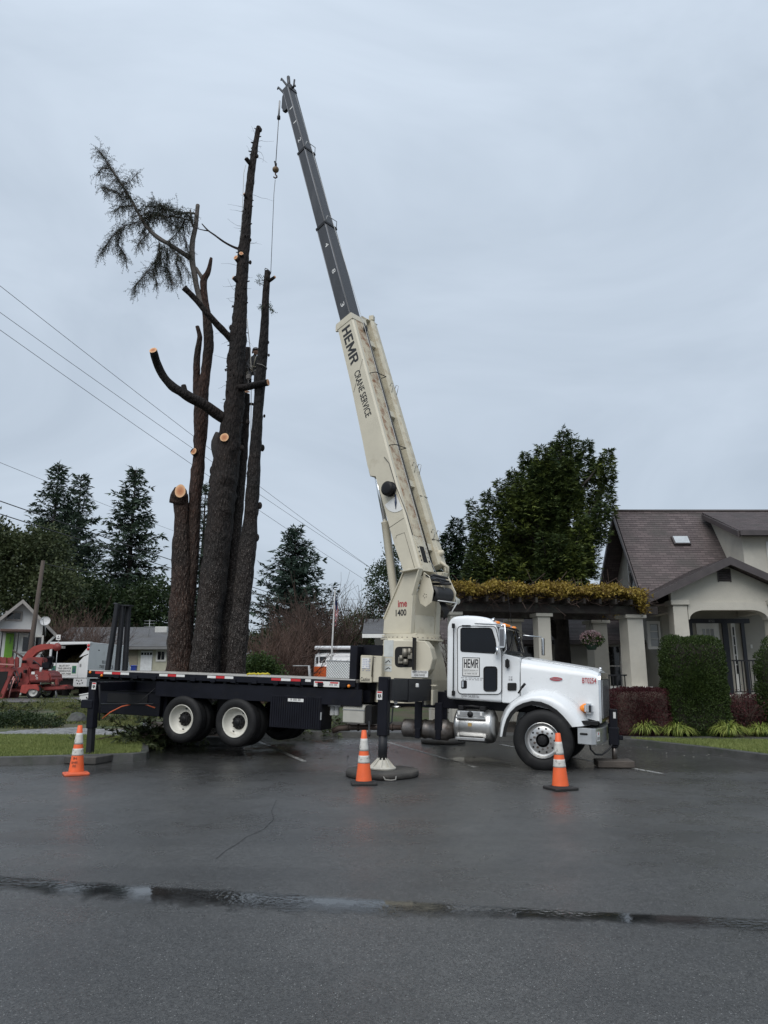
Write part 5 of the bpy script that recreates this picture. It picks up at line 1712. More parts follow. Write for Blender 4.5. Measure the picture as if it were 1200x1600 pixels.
def cedar_foliage():
    rng = np.random.default_rng(101)
    lines = [([(219, 338), (200, 305), (180, 275), (165, 250), (152, 233)], 1.5), ([(219, 338), (250, 326), (285, 332), (300, 340)], 1.4), ([(225, 345), (195, 352), (175, 370), (157, 395)], 1.2), ([(190, 356), (185, 382), (198, 405)], 1.0), ([(235, 361), (222, 375), (214, 384)], .9), ([(258, 382), (246, 405), (226, 430), (206, 452)], 1.1), ([(262, 385), (260, 415), (270, 444)], 1.0), ([(263, 381), (282, 405), (298, 432)], .9), ([(290, 343), (276, 365), (262, 378)], .8), ([(212, 322), (190, 322), (178, 332)], 1.1), ([(205, 312), (182, 300), (158, 292)], 1.0), ([(240, 330), (230, 350), (222, 366)], 1.0), ([(190, 288), (205, 282), (215, 270)], .7), ([(172, 262), (158, 264), (150, 275)], .6), ([(240, 332), (262, 345), (282, 358)], .9), ([(246, 405), (240, 425), (246, 446)], .8), ([(270, 336), (255, 322), (240, 316)], .7), ([(222, 342), (250, 336), (290, 342)], 1.5), ([(214, 330), (235, 322), (262, 324)], 1.3), ([(285, 340), (288, 370), (296, 400)], .8), ([(248, 376), (250, 395), (252, 418)], .9), ([(278, 392), (276, 412), (284, 438)], .9)]
    zlow = at(240, 352, FY).z
    segs, P, D = [], [], []
    for pts, w in lines:
        Vp = [np.array(at(x, y, FY + rng.uniform(-.25, .25))) for x, y in pts]
        for a, c_ in zip(Vp[:-1], Vp[1:]):
            segs.append((a, c_, .013, .010))
            ln = np.linalg.norm(c_ - a); k = int(ln / .030)
            for i in range(k):
                for _ in range(3 if w > .9 else 2):
                    p = a + (c_ - a) * (i + rng.random()) / k
                    d = (c_ - a) / ln * .4 + rng.normal(0, .6, 3) + np.array([0, 0, -.5 if a[2] < zlow else -.08]); d /= np.linalg.norm(d)
                    tl = rng.uniform(.12, .48) * (.75 + .3 * w)
                    m = max(3, int(tl / .035))
                    for j in range(m):
                        q = p + d * tl / m; segs.append((p, q, .0035, .003))
                        for _2 in range(2): P.append(q + rng.normal(0, .008, 3)); D.append(d * .5 + rng.normal(0, .7, 3))
                        p = q; d = d + np.array([0, 0, -.13]) + rng.normal(0, .08, 3); d /= np.linalg.norm(d)
    P, D = np.array(P), np.array(D)
    Q = leafquads(P, D, .055, .013, rng, .2)
    props(quads('foliage', Q, leafmat('grey green cedar needles', (.012, .022, .014), (.045, .06, .036)), left), kind='stuff')
    props(sticks('twigs', segs, M_TWIG, left), kind='stuff')
cedar_foliage()

# right trunk, and the two sawn stems between
YRt = 20.2
right = thing('limbed_tree', 'right hand bare trunk with the crane rope tied at its top', 'tree', group='conifers being felled')
rpts = [bot(369, YRt, .27), tp_(370, 1040, 14.5, YRt), tp_(377, 950, 14, YRt), tp_(386, 872, 14, YRt), tp_(392, 810, 11.5, YRt), tp_(396.5, 747, 10.3, YRt - .1), tp_(403, 654, 8.4, YRt - .2), tp_(407, 590, 8.6, YRt - .3), tp_(412.5, 525, 7.6, YRt - .45), tp_(415, 467, 6, YRt - .6), tp_(418, 424, 4.6, YRt - .75)]
_, e_, d_, r_ = stem('trunk', rpts, M_BARK, right, 20, .12, 31)
cutface(e_, d_, r_ * .9, right)
limb(right, [tp_(419, 440, 3, YRt - .7), tp_(425, 436, 3, YRt - .8), tp_(429, 433, 2.6, YRt - .85)], seed=32, n=10, nm='limb_stub')
for (px, py, s) in ((414, 650, 2), (411, 700, 4), (407, 790, 4), (402, 840, 4.5), (381, 840, 4.5), (420, 535, 2), (421, 555, 1.8)):
    p = at(px - 1, py, YRt - .75 * max(0, (700 - py) / 276)); b = MB(); b.sphere(p, s * mpp(YRt) * .95, 8, 6, (1, 1, 1.6)); b.build('bark_knot', M_BARK, right)
rng = np.random.default_rng(103)
segs, P, D = [], [], []
for (x0, y0, x1, y1) in ((413, 440, 405, 432), (421, 480, 427, 488), (412, 478, 404, 482), (419, 470, 424, 484), (411, 446, 403, 440)):
    a = np.array(at(x0, y0, YRt - .65)); c_ = np.array(at(x1, y1, YRt - .8))
    segs.append((a, c_, .008, .004))
    for k in range(60):
        P.append(a + (c_ - a) * rng.uniform(.3, 1.1) + rng.normal(0, .04, 3)); D.append(rng.normal(0, 1, 3) + np.array([0, 0, -.6]))
props(quads('foliage', leafquads(np.array(P), np.array(D), .07, .018, rng), M_NEEDLE, right), kind='stuff')
props(sticks('twigs', segs, M_TWIG, right), kind='stuff')
mid = thing('limbed_tree', 'slim sawn trunk squeezed between the tallest and the right hand trunk', 'tree', group='conifers being felled')
YMd = YM + .55
_, e_, d_, r_ = stem('trunk', [bot(352, YMd, .2), tp_(355, 1000, 12, YMd), tp_(363, 900, 11, YMd), tp_(372, 790, 8.5, YMd), tp_(379, 720, 7, YMd), tp_(384, 660, 5.6, YMd), tp_(386, 616, 4.6, YMd)], M_BARK, mid, 16, .12, 35)
cutface(e_ + Vector((0, -.03, .05)), (.2, -.6, .75), r_ * 1.05, mid)
limb(mid, [tp_(385, 634, 2.5, YMd), tp_(391, 631, 2.3, YMd), tp_(396, 632, 2.3, YMd)], seed=36, n=8, nm='limb_stub')
rear = thing('limbed_tree', 'rear trunk mostly hidden behind the tallest one, sawn level with the climber', 'tree', group='conifers being felled')
YRr = YM + 1.0
_, e_, d_, r_ = stem('trunk', [bot(338, YRr, .3), tp_(345, 950, 15, YRr), tp_(357, 800, 13, YRr), tp_(371, 690, 10, YRr), tp_(383, 590, 6.5, YRr), tp_(387, 545, 5.2, YRr)], M_BARK, rear, 16, .12, 37)
cutface(e_, d_, r_, rear)
limb(rear, [tp_(352, 735, 6, YRr), tp_(340, 712, 7.5, YRr), tp_(337.5, 690, 7, YRr), tp_(340, 676, 4, YRr)], M_BARKG, 38, False, nm='limb_stub')
# ------------------------------------------------------------------ the crane truck
M_NAVY = M('blue black chassis paint', (.0045, .005, .0095), .42, var=.3, vs=3, col2=(.012, .011, .011), c2s=4, c2lo=.55, c2hi=.8, spec=.25)
M_BLK = M('black steel', (.008, .008, .009), .5, var=.25, vs=5, spec=.3)
M_GUN = M('dark grey outrigger paint', (.017, .018, .021), .5, var=.25, vs=4, col2=(.03, .029, .028), c2s=6, c2lo=.6, c2hi=.8, spec=.3)
M_RUB = M('tyre rubber', (.010, .010, .0105), .62, var=.3, vs=7, spec=.3, bump=.15, bs=60, col2=(.035, .034, .032), c2s=3, c2lo=.55, c2hi=.8)
M_CABW = M('white cab paint', (.74, .76, .77), .28, var=.03, vs=2, coat=.4, col2=(.54, .53, .50), c2s=1.6, c2lo=.52, c2hi=.9)
M_CREAM = M('cream crane paint', (.55, .51, .405), .45, var=.06, vs=2.5, col2=(.40, .355, .26), c2s=2.2, c2lo=.58, c2hi=.8)
M_CREAM2 = M('weathered cream paint', (.56, .515, .40), .55, var=.12, vs=5, bump=.15, bs=50, col2=(.36, .27, .16), c2s=6, c2lo=.52, c2hi=.75, stretch=(1, 1, 1))
M_RUST = M('rust streaked cream paint', (.52, .46, .34), .6, var=.15, vs=6, col2=(.22, .09, .035), c2s=5, c2lo=.46, c2hi=.66)
M_CHROME = M('chrome', (.72, .73, .74), .14, 1.0, var=.08, vs=4)
M_ALU = M('dull polished aluminium', (.52, .52, .51), .32, .95, var=.2, vs=5, bump=.05, bs=30)
M_STEELD = M('dirty muffler steel', (.22, .20, .185), .42, .85, var=.35, vs=5, col2=(.10, .075, .06), c2s=4)
M_SECT = M('dark grey boom section', (.036, .038, .043), .45, var=.25, vs=4, col2=(.07, .07, .075), c2s=3, c2lo=.55, c2hi=.8, stretch=(1, 1, .3))
M_RIMW = M('cream white wheel', (.60, .585, .52), .45, var=.08, vs=4, col2=(.32, .27, .20), c2s=5, c2lo=.6, c2hi=.8)
M_REDT = M('red reflective tape', (.50, .025, .03), .35)
M_WHT = M('white reflective tape', (.72, .72, .70), .4, var=.06)
M_AMB = M('amber lens', (.85, .25, .02), .2)
M_LABEL = M('white label', (.70, .70, .68), .5, var=.04)
M_INK = M('black lettering', (.012, .012, .013), .5)
M_REDL = M('dark red lettering', (.36, .02, .03), .45)
M_DECK = M('grey weathered deck boards', (.36, .34, .31), .75, var=.25, vs=3, bump=.2, bs=30, col2=(.24, .22, .19), c2s=2)
M_HOSE = M('black rubber hose', (.018, .018, .02), .5)
M_ORNG = M('orange air hose', (.62, .13, .05), .5)
M_HOLE = M('black recess', (.006, .006, .006), .8)
M_CABGL = M('cab window glass', (.006, .008, .012), .04, rvar=.01, var=.3, vs=1.5, spec=.32)

truck = thing('crane_truck', 'white conventional cab truck with raised cream telescopic crane and black flatbed', 'crane truck')
truck.location = TO
truck.rotation_euler = (0, TPIT, TYAW)
V = Vector
W_ = 2.45

# flatbed deck
du0, du1 = -10.12, -3.58
b = MB()
npl = 14
for i in range(npl):
    v0 = .05 + i * (W_ - .1) / npl
    b.bb((du0 + .02, v0 + .004, 1.36), (du1, v0 + (W_ - .1) / npl - .004, 1.418))
b.build('deck', M_DECK, truck)
b = MB(); b.bb((du0, -.006, 1.402), (du1, .03, 1.424), .003); b.build('edge_trim', M('pale worn edge trim', (.42, .41, .39), .5, var=.2, vs=6), truck)
b = MB()
for v in (0, W_):
    s = 1 if v == 0 else -1
    b.bb((du0, v, 1.28), (du1, v + s * .05, 1.415), .006)
b.bb((du0 - .05, 0, 1.26), (du0 + .015, W_, 1.42), .006)
for i in range(22):                                       # cross members
    u = du0 + .25 + i * .30
    b.bb((u - .035, .06, 1.24), (u + .035, W_ - .06, 1.355))
b.build('deck_frame', M_NAVY, truck)
pk = MB()
for i in range(13):
    u = du0 + .3 + i * .5; pk.bb((u - .06, -.022, 1.265), (u + .06, -.003, 1.34), .004)
pk.build('stake_pocket', M_NAVY, truck)
b = MB()
for v in (.72, W_ - .72):
    b.bb((-9.6, v - .07, .93), (-.2, v + .07, 1.24), .01)
b.bb((-9.9, .35, .98), (-3.4, W_ - .35, 1.22), .01)
b.build('frame_rail', M_NAVY, truck)
b = MB()                                                  # rear box and under-deck structure
b.bb((-10.0, .18, .98), (-8.25, W_ - .18, 1.235), .01)
b.bb((-9.95, .22, .48), (-8.28, W_ - .22, .985), .01)
b.bb((-8.3, .05, .92), (-3.45, .10, 1.235), .005)
b.bb((-8.35, .35, .45), (-8.2, .6, 1.1), .01)
b.build('rear_box', M_NAVY, truck)
b = MB(); b.bb((-9.7, .195, .72), (-8.6, .219, .93), .008); b.build('recess_panel', M_BLK, truck)
b = MB(); b.tube([L(158, 1100, -.02), L(240, 1100, .05)], .018, 8); b.tube([L(243, 1075, .1), L(218, 1097, .02), L(200, 1100, 0)], .008, 6); b.build('rear_bar', M_GUN, truck)
b = MB(); b.tube([L(160, 1123, -.05), L(172, 1113, -.03), L(190, 1104, .0), L(207, 1100, .03), L(225, 1100, .08), L(242, 1106, .12)], .013, 8); b.build('air_hose', M_ORNG, truck)
def deckstrip(px0, px1, cols):
    py = lambda x: 1049.5 + (x - 148) * .034 + .0
    a_, c_ = L(px0, py(px0), 0), L(px1, py(px1), 0)
    n = len(cols)
    for i, m in enumerate(cols):
        u0, u1 = a_.x + (c_.x - a_.x) * i / n, a_.x + (c_.x - a_.x) * (i + 1) / n
        b = MB(); b.bb((u0 + .003, -.0045, 1.345), (u1 - .003, -.0005, 1.395)); b.build('reflective_strip', m, truck)
R_, T_ = M_REDT, M_WHT
deckstrip(149, 202, [R_, T_, R_, T_]); deckstrip(249, 289, [T_, R_, T_]); deckstrip(324, 365, [T_, R_, T_]); deckstrip(424, 470, [R_, T_, R_]); deckstrip(477, 486, [T_])
a_, c_ = L(491, 1064, 0), L(530, 1074, 0)
b = MB(); b.bb((a_.x, -.006, c_.z), (c_.x, -.0005, a_.z)); lb = b.build('warning_label', M_LABEL, truck)
for k in range(2):
    b = MB(); w_ = (c_.x - a_.x); b.bb((a_.x + w_ * (.04 + .60 * k), -.008, a_.z - .035), (a_.x + w_ * (.36 + .60 * k), -.0062, a_.z - .008)); b.build('red_band', M_REDT, lb)
text('IIII III', 'lettering', M_INK, lb, (a_.x + .06, -.006, c_.z + .03), (1, 0, 0), (0, 0, 1), .16, .03); text('IIII III', 'lettering', M_INK, lb, (a_.x + .34, -.006, c_.z + .03), (1, 0, 0), (0, 0, 1), .16, .03)
for px, py in ((141, 1050.5), (159, 1055.5), (545, 1072)):
    p = L(px, py, 0); b = MB(); b.lathe((p.x, -.03, p.z), (0, 1, 0), [(0, 0), (.004, .02), (.02, .03), (.028, .032)], 12); b.build('marker_light', M_AMB, truck)
# upright rack of bars at the rear corner
for i, (x0, y0, x1, y1, v) in enumerate(((168, 1048, 184, 943, .30), (183, 1048, 192, 946, .42), (195, 1048, 201, 946, .55))):
    p0, p1 = L(x0, y0, v), L(x1, y1, v)
    p0.z = 1.42
    d = (p1 - p0); q = V((0, 0, 1)).rotation_difference(d).to_matrix()
    b = MB(); b.box((p0 + p1) / 2, (.10, .10, d.length), q, .012); b.build('rack_post', M_GUN, truck)
p0, p1 = L(183, 945, .30), L(206, 948, .58)
b = MB(); b.box((p0 + p1) / 2, (.42, .16, .03), None, .005); b.sphere(p0 + V((-.05, 0, .02)), .05, 10, 6, (1, 1, .6)); b.build('rack_cap', M_GUN, truck)

# wheels
def tyre_mesh(r, w, rr):
    b = MB()
    prof = [(0.03, rr), (.012, rr + .02), (.0, rr + (r - rr) * .35), (.002, rr + (r - rr) * .62), (.018, rr + (r - rr) * .86), (.045, r - .012), (.06, r)]
    n_g = 4
    inner = w - .12
    for g in range(n_g):                                     # ribs and grooves of the tread
        u0 = .06 + inner * g / n_g; u1 = .06 + inner * (g + 1) / n_g
        prof += [(u0 + .008, r), (u1 - .012, r), (u1 - .010, r - .014), (u1 - .001, r - .014)]
    prof += [(w - .06, r), (w - .045, r - .012), (w - .018, rr + (r - rr) * .86), (w - .002, rr + (r - rr) * .62), (w, rr + (r - rr) * .35), (w - .012, rr + .02), (w - .03, rr)]
    b.lathe((0, 0, 0), (0, 1, 0), prof, 56)
    return b.mesh('tyre')
def torus_ring(b, y, r, t, n=40):
    b.lathe((0, y, 0), (0, 1, 0), [(-t, r - t * .3), (-t * .7, r + t * .5), (0, r + t), (t * .7, r + t * .5), (t, r - t * .3)], n)
def dual_rim():                                             # deep dished steel disc seen on a rear dual
    b = MB(); b.lathe((0, 0, 0), (0, 1, 0), [(.028, .298), (.012, .300), (.004, .292), (.012, .282), (.03, .276), (.075, .268), (.13, .245), (.165, .205), (.172, .150), (.165, .135)], 44)
    m = b.mesh('rim', 40); return m
def rear_hub():
    b = MB()
    b.lathe((0, 0, 0), (0, 1, 0), [(.075, 0), (.075, .045), (.085, .060), (.10, .062), (.105, .09), (.14, .105), (.162, .145), (.170, .150)], 28)
    for k in range(10):
        a = 2 * pi * k / 10; b.cyl((.122 * cos(a), .115, .122 * sin(a)), (.122 * cos(a), .16, .122 * sin(a)), .016, 6)
    return b.mesh('hub', 40)
def holes(r, n, y, rad, dr):
    b = MB()
    for k in range(n):
        a = 2 * pi * (k + .5) / n
        c_ = V((r * cos(a), y, r * sin(a)))
        b.lathe(c_, (0, 1, 0), [(0, 0), (0, rad)], 12, False)
    return b.mesh('hand_hole')
TY_R, TY_F = tyre_mesh(.488, .27, .296), tyre_mesh(.522, .36, .30)
RIM_R, HUB_R, HOLE_R = dual_rim(), rear_hub(), holes(.222, 2, .148, .028, 0)
def wheel(u, v, w, tyre, parts, flip=False, rot=0.0):
    e = bpy.data.objects.new('wheel', None); COL.objects.link(e); e.parent = truck; e.empty_display_size = .1
    e.location = (u, v, w); e.rotation_euler = (0, rot, pi if flip else 0)
    link('tyre', tyre, M_RUB, e)
    for nm, me, m in parts: link(nm, me, m, e)
    return e
rear_parts = [('rim', RIM_R, M_RIMW), ('hub', HUB_R, M_BLK), ('hand_hole', HOLE_R, M_HOLE)]
for u, rt in ((-6.23, .5), (-7.55, .1)):
    wheel(u, 0.0, .475, TY_R, rear_parts, rot=rt)
    wheel(u, .32, .475, TY_R, [])
    wheel(u, W_, .475, TY_R, rear_parts, True)
    wheel(u, W_ - .32, .475, TY_R, [], True)
for u in (-6.23, -7.55): b = MB(); b.cyl((u, .5, .475), (u, W_ - .5, .475), .09, 12); b.sphere((u, 1.22, .475), .26, 14, 10); b.build('axle', M_BLK, truck)
b = MB(); b.cyl((.01, .4, .47), (.01, W_ - .4, .47), .07, 10); b.build('axle', M_BLK, truck)
b = MB(); b.bb((-7.9, .62, .42), (-5.9, .78, .62), .03); b.bb((-7.9, W_ - .78, .42), (-5.9, W_ - .62, .62), .03); b.bb((-7.05, .55, .5), (-6.75, .85, 1.0), .02); b.build('suspension', M_BLK, truck)
b = MB(); b.lathe((0, 0, 0), (0, 1, 0), [(.02, .300), (.0, .303), (-.004, .296), (.004, .286), (.03, .278), (.055, .262), (.060, .24), (.052, .225), (.045, .12), (.04, .118)], 48)
FR = b.mesh('rim', 40)
b = MB()
b.lathe((0, 0, 0), (0, 1, 0), [(-.045, 0), (-.045, .035), (-.035, .075), (-.01, .070), (.0, .078), (.045, .088)], 28)
for k in range(8):
    a = 2 * pi * k / 8; b.cyl((.062 * cos(a), -.055, .062 * sin(a)), (.062 * cos(a), -.02, .062 * sin(a)), .008, 6)
FH = b.mesh('hub', 40)
b = MB()
for k in range(10):
    a = 2 * pi * k / 10; c_ = V((.148 * cos(a), 0, .148 * sin(a)))
    b.cyl(c_ + V((0, .012, 0)), c_ + V((0, .05, 0)), .021, 6)
FN = b.mesh('wheel_nut', 40)
b = MB()
for k in range(10):
    a = 2 * pi * (k + .5) / 10; b.lathe((.205 * cos(a), .048, .205 * sin(a)), (0, 1, 0), [(0, 0), (0, .018)], 12, False)
FHO = b.mesh('hand_hole')
fparts = [('rim', FR, M_ALU), ('hub', FH, M_BLK), ('wheel_nut', FN, M_STEELD), ('hand_hole', FHO, M_HOLE)]
fw_ = wheel(.01, 0.0, .50, TY_F, fparts, rot=.3)
fw_.rotation_euler = (0, .3, 0)
wheel(.01, W_, .50, TY_F, fparts, True)

# cab
VC = .24
cl = lambda px, py, v=VC: (L(px, py, v).x, L(px, py, v).z)
out = [cl(697.3, 1092), cl(697.6, 976), cl(704, 963.5), cl(722, 961), cl(745, 961.8), cl(762, 965), cl(772, 971), cl(776, 978), cl(783.3, 1020), cl(783.5, 1098)]
out = roundpoly(out, [.06, .12, .10, .2, .2, .1, .05, .03, .02, .05], 5)
b = MB()
cabw = 2.0
secs = []
for t, ins_ in ((0, .05), (.012, .025), (.04, .006), (.08, 0), (cabw - .08, 0), (cabw - .04, .006), (cabw - .012, .025), (cabw, .05)):
    cu = sum(p[0] for p in out) / len(out); cw = 1.9
    sec = []
    for (u, w) in out:
        f = V((u - cu, 0, w - cw)); ln = f.length
        k = 1 - ins_ / max(ln, .3)
        top = max(0, (w - 2.1) / .55)
        vv = VC + t
        vv = VC + cabw / 2 + (vv - VC - cabw / 2) * (1 - .05 * top)
        sec.append((cu + f.x * k, vv, cw + f.z * k))
    secs.append(sec)
b.loft(secs)
cab = b.build('cab', M_CABW, truck, angle=35)
# cowl between door and hood
ch = [cl(784, 1021), cl(800, 1025), cl(812.5, 1028), cl(812.5, 1088), cl(797, 1099), cl(784, 1098)]
b = MB(); b.prism([(u, VC + .012, w) for u, w in ch], (0, cabw - .024, 0), .012, 2); cow = b.build('cowl', M_CABW, truck, angle=35)
# door: a proud panel with a dark seam, cut by the window
tl, br_ = cl(715, 978), cl(784, 1085)
dp = [cl(715.5, 1084), cl(714.8, 978), cl(774.5, 978.5), cl(784, 1021), cl(784, 1085)]
dp = roundpoly(dp, [.09, .10, .07, .05, .10], 5)
b = MB(); b.prism([(u, VC - .010, w) for u, w in dp], (0, .03, 0)); door = b.build('door', M_CABW, truck)
b = MB(); b.tube([(u, VC - .010, w) for u, w in dp] + [(dp[0][0], VC - .010, dp[0][1])], .007, 6); b.build('door_seal', M_RUB, door)
wp = roundpoly([cl(720.3, 1017.5), cl(720.3, 981.5), cl(768, 981.5), cl(774, 1000), cl(776.5, 1021)], [.035, .04, .05, .03, .03], 5)
b = MB(); b.prism([(u, VC - .016, w) for u, w in wp], (0, .008, 0)); dw = b.build('window', M_CABGL, door)
b = MB(); b.tube([(u, VC - .014, w) for u, w in wp] + [(wp[0][0], VC - .014, wp[0][1])], .010, 6); b.build('window_seal', M_RUB, door)
lp = roundpoly([cl(756.5, 1079.5), cl(756.5, 1042), cl(776.5, 1042), cl(776.5, 1079.5)], .06, 5)
b = MB(); b.prism([(u, VC - .017, w) for u, w in lp], (0, .008, 0)); b.build('lower_window', M_CABGL, door)
b = MB(); b.tube([(u, VC - .015, w) for u, w in lp] + [(lp[0][0], VC - .015, lp[0][1])], .013, 6); b.build('window_seal', M_RUB, door)
hp = roundpoly([cl(720.8, 1076), cl(720.8, 1063), cl(729.8, 1063), cl(729.8, 1076)], .03, 4)
b = MB(); b.prism([(u, VC - .014, w) for u, w in hp], (0, .006, 0)); b.build('handle_recess', M_BLK, door)
a_, c_ = cl(722, 1074), cl(725, 1064); b = MB(); b.bb((a_[0], VC - .035, a_[1]), (c_[0], VC - .016, c_[1]), .008, 2); b.build('handle', M_CHROME, door)
a_, c_ = cl(707.8, 1085), cl(710.5, 976); b = MB(); b.tube([((a_[0] + c_[0]) / 2, VC - .03, a_[1]), ((a_[0] + c_[0]) / 2, VC - .03, c_[1])], .011, 8)
for py in (978, 1083): p = cl(709, py); b.bb((p[0] - .028, VC - .05, p[1] - .045), (p[0] + .028, VC - .0, p[1] + .045), .008)
b.build('grab_rail', M_BLK, truck)
a_, c_ = cl(722, 977.5), cl(736, 978.5); b = MB(); b.bb((a_[0], VC - .05, a_[1] - .015), (c_[0], VC + .01, c_[1] + .02), .01); b.build('door_visor', M_BLK, door)
b = MB(); p = cl(793, 1037); b.bb((p[0] - .03, VC - .09, p[1] - .085), (p[0] + .04, VC + .01, p[1] + .085), .02, 2); b.build('mirror_bracket', M_BLK, truck)
vp = roundpoly([cl(793, 1079), cl(793, 1067), cl(807, 1067), cl(807, 1079)], .025, 4)
b = MB(); b.prism([(u, VC - .006, w) for u, w in vp], (0, .017, 0)); b.build('side_vent', M_HOLE, truck)
b = MB(); b.tube([V((*cl(811, 1083), 0)).xzy + V((0, VC - .06, 0)), V((*cl(817, 1074), 0)).xzy + V((0, VC - .09, 0))], .018, 8); b.tube([V((*cl(817, 1074), 0)).xzy + V((0, VC - .09, 0)), V((*cl(822, 1068), 0)).xzy + V((0, VC - .1, 0))], .024, 8); b.build('hood_latch', M_BLK, truck)
# windscreen, seen at a slant, with wipers and visor
A0, A1 = V((*cl(785.2, 1019), 0)), V((*cl(778.0, 980), 0))
ws = []
v0, v1 = VC + .06, VC + cabw - .06
cols = 9
b = MB()
for i in range(cols + 1):
    t = i / cols; bul = .16 * (1 - (2 * t - 1) ** 2)
    ws.append([(A0.x + .012 + bul, v0 + (v1 - v0) * t, A0.y + .02), (A1.x + .012 + bul * .75, v0 + .05 + (v1 - v0 - .1) * t, A1.y + .02)])
for i in range(cols):
    b.poly([ws[i][0], ws[i + 1][0], ws[i + 1][1], ws[i][1]])
b.build('windscreen', M_CABGL, truck, angle=60)
b = MB()
b.tube([ws[i][0] for i in range(cols + 1)], .016, 6); b.tube([ws[i][1] for i in range(cols + 1)], .016, 6); b.tube(ws[0], .018, 6); b.tube(ws[-1], .018, 6); b.tube([ws[4][0], ws[4][1]], .012, 6)
for k in (1, 6): b.tube([V(ws[k][0]) + V((.03, 0, .0)), V(ws[k + 2][0]).lerp(V(ws[k + 2][1]), .75) + V((.025, 0, 0))], .008, 5)
b.build('windscreen_frame', M_RUB, truck)
b = MB(); b.prism([(A1.x - .04, v0 - .02, A1.y + .05), (A1.x + .14, v0 - .02, A1.y - .01), (A1.x + .14, v0 - .02, A1.y - .03), (A1.x - .04, v0 - .02, A1.y + .02)], (0, v1 - v0 + .04, 0)); b.build('sun_visor', M_CHROME, truck)
# roof lights, air horn
zr = cl(768, 967)[1]
for v in (VC + .22, VC + .86, VC + 1.02, VC + 1.18, VC + 1.78):
    b = MB(); p = V((A1.x - .06, v, A1.y + .095)); b.sphere(p, .046, 12, 8, (1.3, .85, .7)); b.build('roof_light', M_AMB, truck)
p0, p1 = L(729, 971, VC + .12), L(773, 969.5, VC + .12)
b = MB(); b.tube([p0, p0.lerp(p1, .6), p1 - V((.05, 0, 0)), p1], [.014, .017, .035, .058], 14); b.build('air_horn', M_CHROME, truck)
b = MB()
p = L(730, 968, VC + .2)
for k in range(4): b.tube([p, p + V((random.uniform(-.06, .06), 0, .08))], .006, 4)
b.build('horn_bracket', M_CHROME, truck)
b = MB(); p = L(799, 973, VC + 1.6); q = L(793, 925, VC + 1.6); b.tube([p, q], [.006, .003], 4); b.build('antenna', M_BLK, truck)
# mirrors
mv = -.02
a_, c_ = L(779.3, 1012, mv), L(788.5, 980.5, mv)
b = MB(); b.bb((a_.x, mv, a_.z), (c_.x, mv + .05, c_.z), .015, 2); mr = b.build('mirror', M_CHROME, truck)
b = MB(); b.bb((a_.x + .015, mv - .004, a_.z + .03), (c_.x - .015, mv + .004, c_.z - .03)); b.build('mirror_shell', M('brushed dark steel', (.20, .20, .21), .3, .9), mr)
b = MB(); tpz = c_.z + .05
b.tube([L(742, 974.5, VC - .02), L(770, 975.5, VC - .12), (c_.x, mv + .02, tpz), (c_.x + .02, mv + .02, a_.z - .02), L(785, 1024, VC - .04)], .014, 8)
b.tube([(c_.x - .06, mv + .02, tpz), (c_.x - .06, mv + .02, c_.z)], .012, 6)
b.build('mirror_arm', M_CHROME, truck)
p = L(774.5, 1017, VC - .14)
b = MB(); b.lathe(p, V((.55, .35, 0)), [(-.012, 0), (-.01, .06), (.0, .085), (.02, .08), (.03, 0)], 20); b.tube([p, L(781, 1008, VC - .02)], .008, 5); b.build('round_mirror', M_CHROME, truck)
p0, p1 = V((A0.x + .35, W_ + .05, 2.02)), V((A0.x + .35, W_ + .05, 2.38))
b = MB(); b.bb(p0 - V((.0, .02, 0)), p1 + V((.05, .14, 0)), .012); b.tube([p1 + V((0, 0, .02)), V((A0.x + .02, VC + cabw, 2.42))], .012, 6); b.build('mirror', M_CHROME, truck)
# hood
secs = []
K = 14
for i in range(K + 1):
    t = i / K
    u = -.415 + t * 1.365
    vs_ = .275 + .115 * t
    vs2 = W_ + .04 - vs_
    wt = 1.905 - .19 * t - .03 * max(0, (t - .9) / .1) ** 2
    wb = 1.12 - .27 * t
    r_ = .20 - .06 * t
    pts = [(u, vs_ - .015, wb), (u, vs_ - .01, wb + (wt - wb) * .5)]
    for k in range(7):
        a = (pi / 2) * k / 6
        pts.append((u, vs_ + r_ - r_ * cos(a), wt - r_ + r_ * sin(a)))
    for k in range(1, 6):
        q = k / 6; vv = vs_ + r_ + (vs2 - vs_ - 2 * r_) * q
        pts.append((u, vv, wt + .05 * sin(pi * q)))
    for k in range(6, -1, -1):
        a = (pi / 2) * k / 6
        pts.append((u, vs2 - r_ + r_ * cos(a), wt - r_ + r_ * sin(a)))
    pts += [(u, vs2 + .01, wb + (wt - wb) * .5), (u, vs2 + .015, wb)]
    secs.append(pts)
b = MB(); b.loft(secs); hood = b.build('hood', M_CABW, truck, angle=50)
b = MB(); b.tube([V(secs[0][j]) + V((0.0, -.004 if j < 9 else 0, .003)) for j in range(0, 12)], .006, 5); b.build('hood_seam', M_RUB, hood)
b = MB(); b.tube([V(s[8]) + V((0, .05, .012)) for s in secs[1:-1]], .006, 5); b.build('hood_trim', M_CHROME, hood)
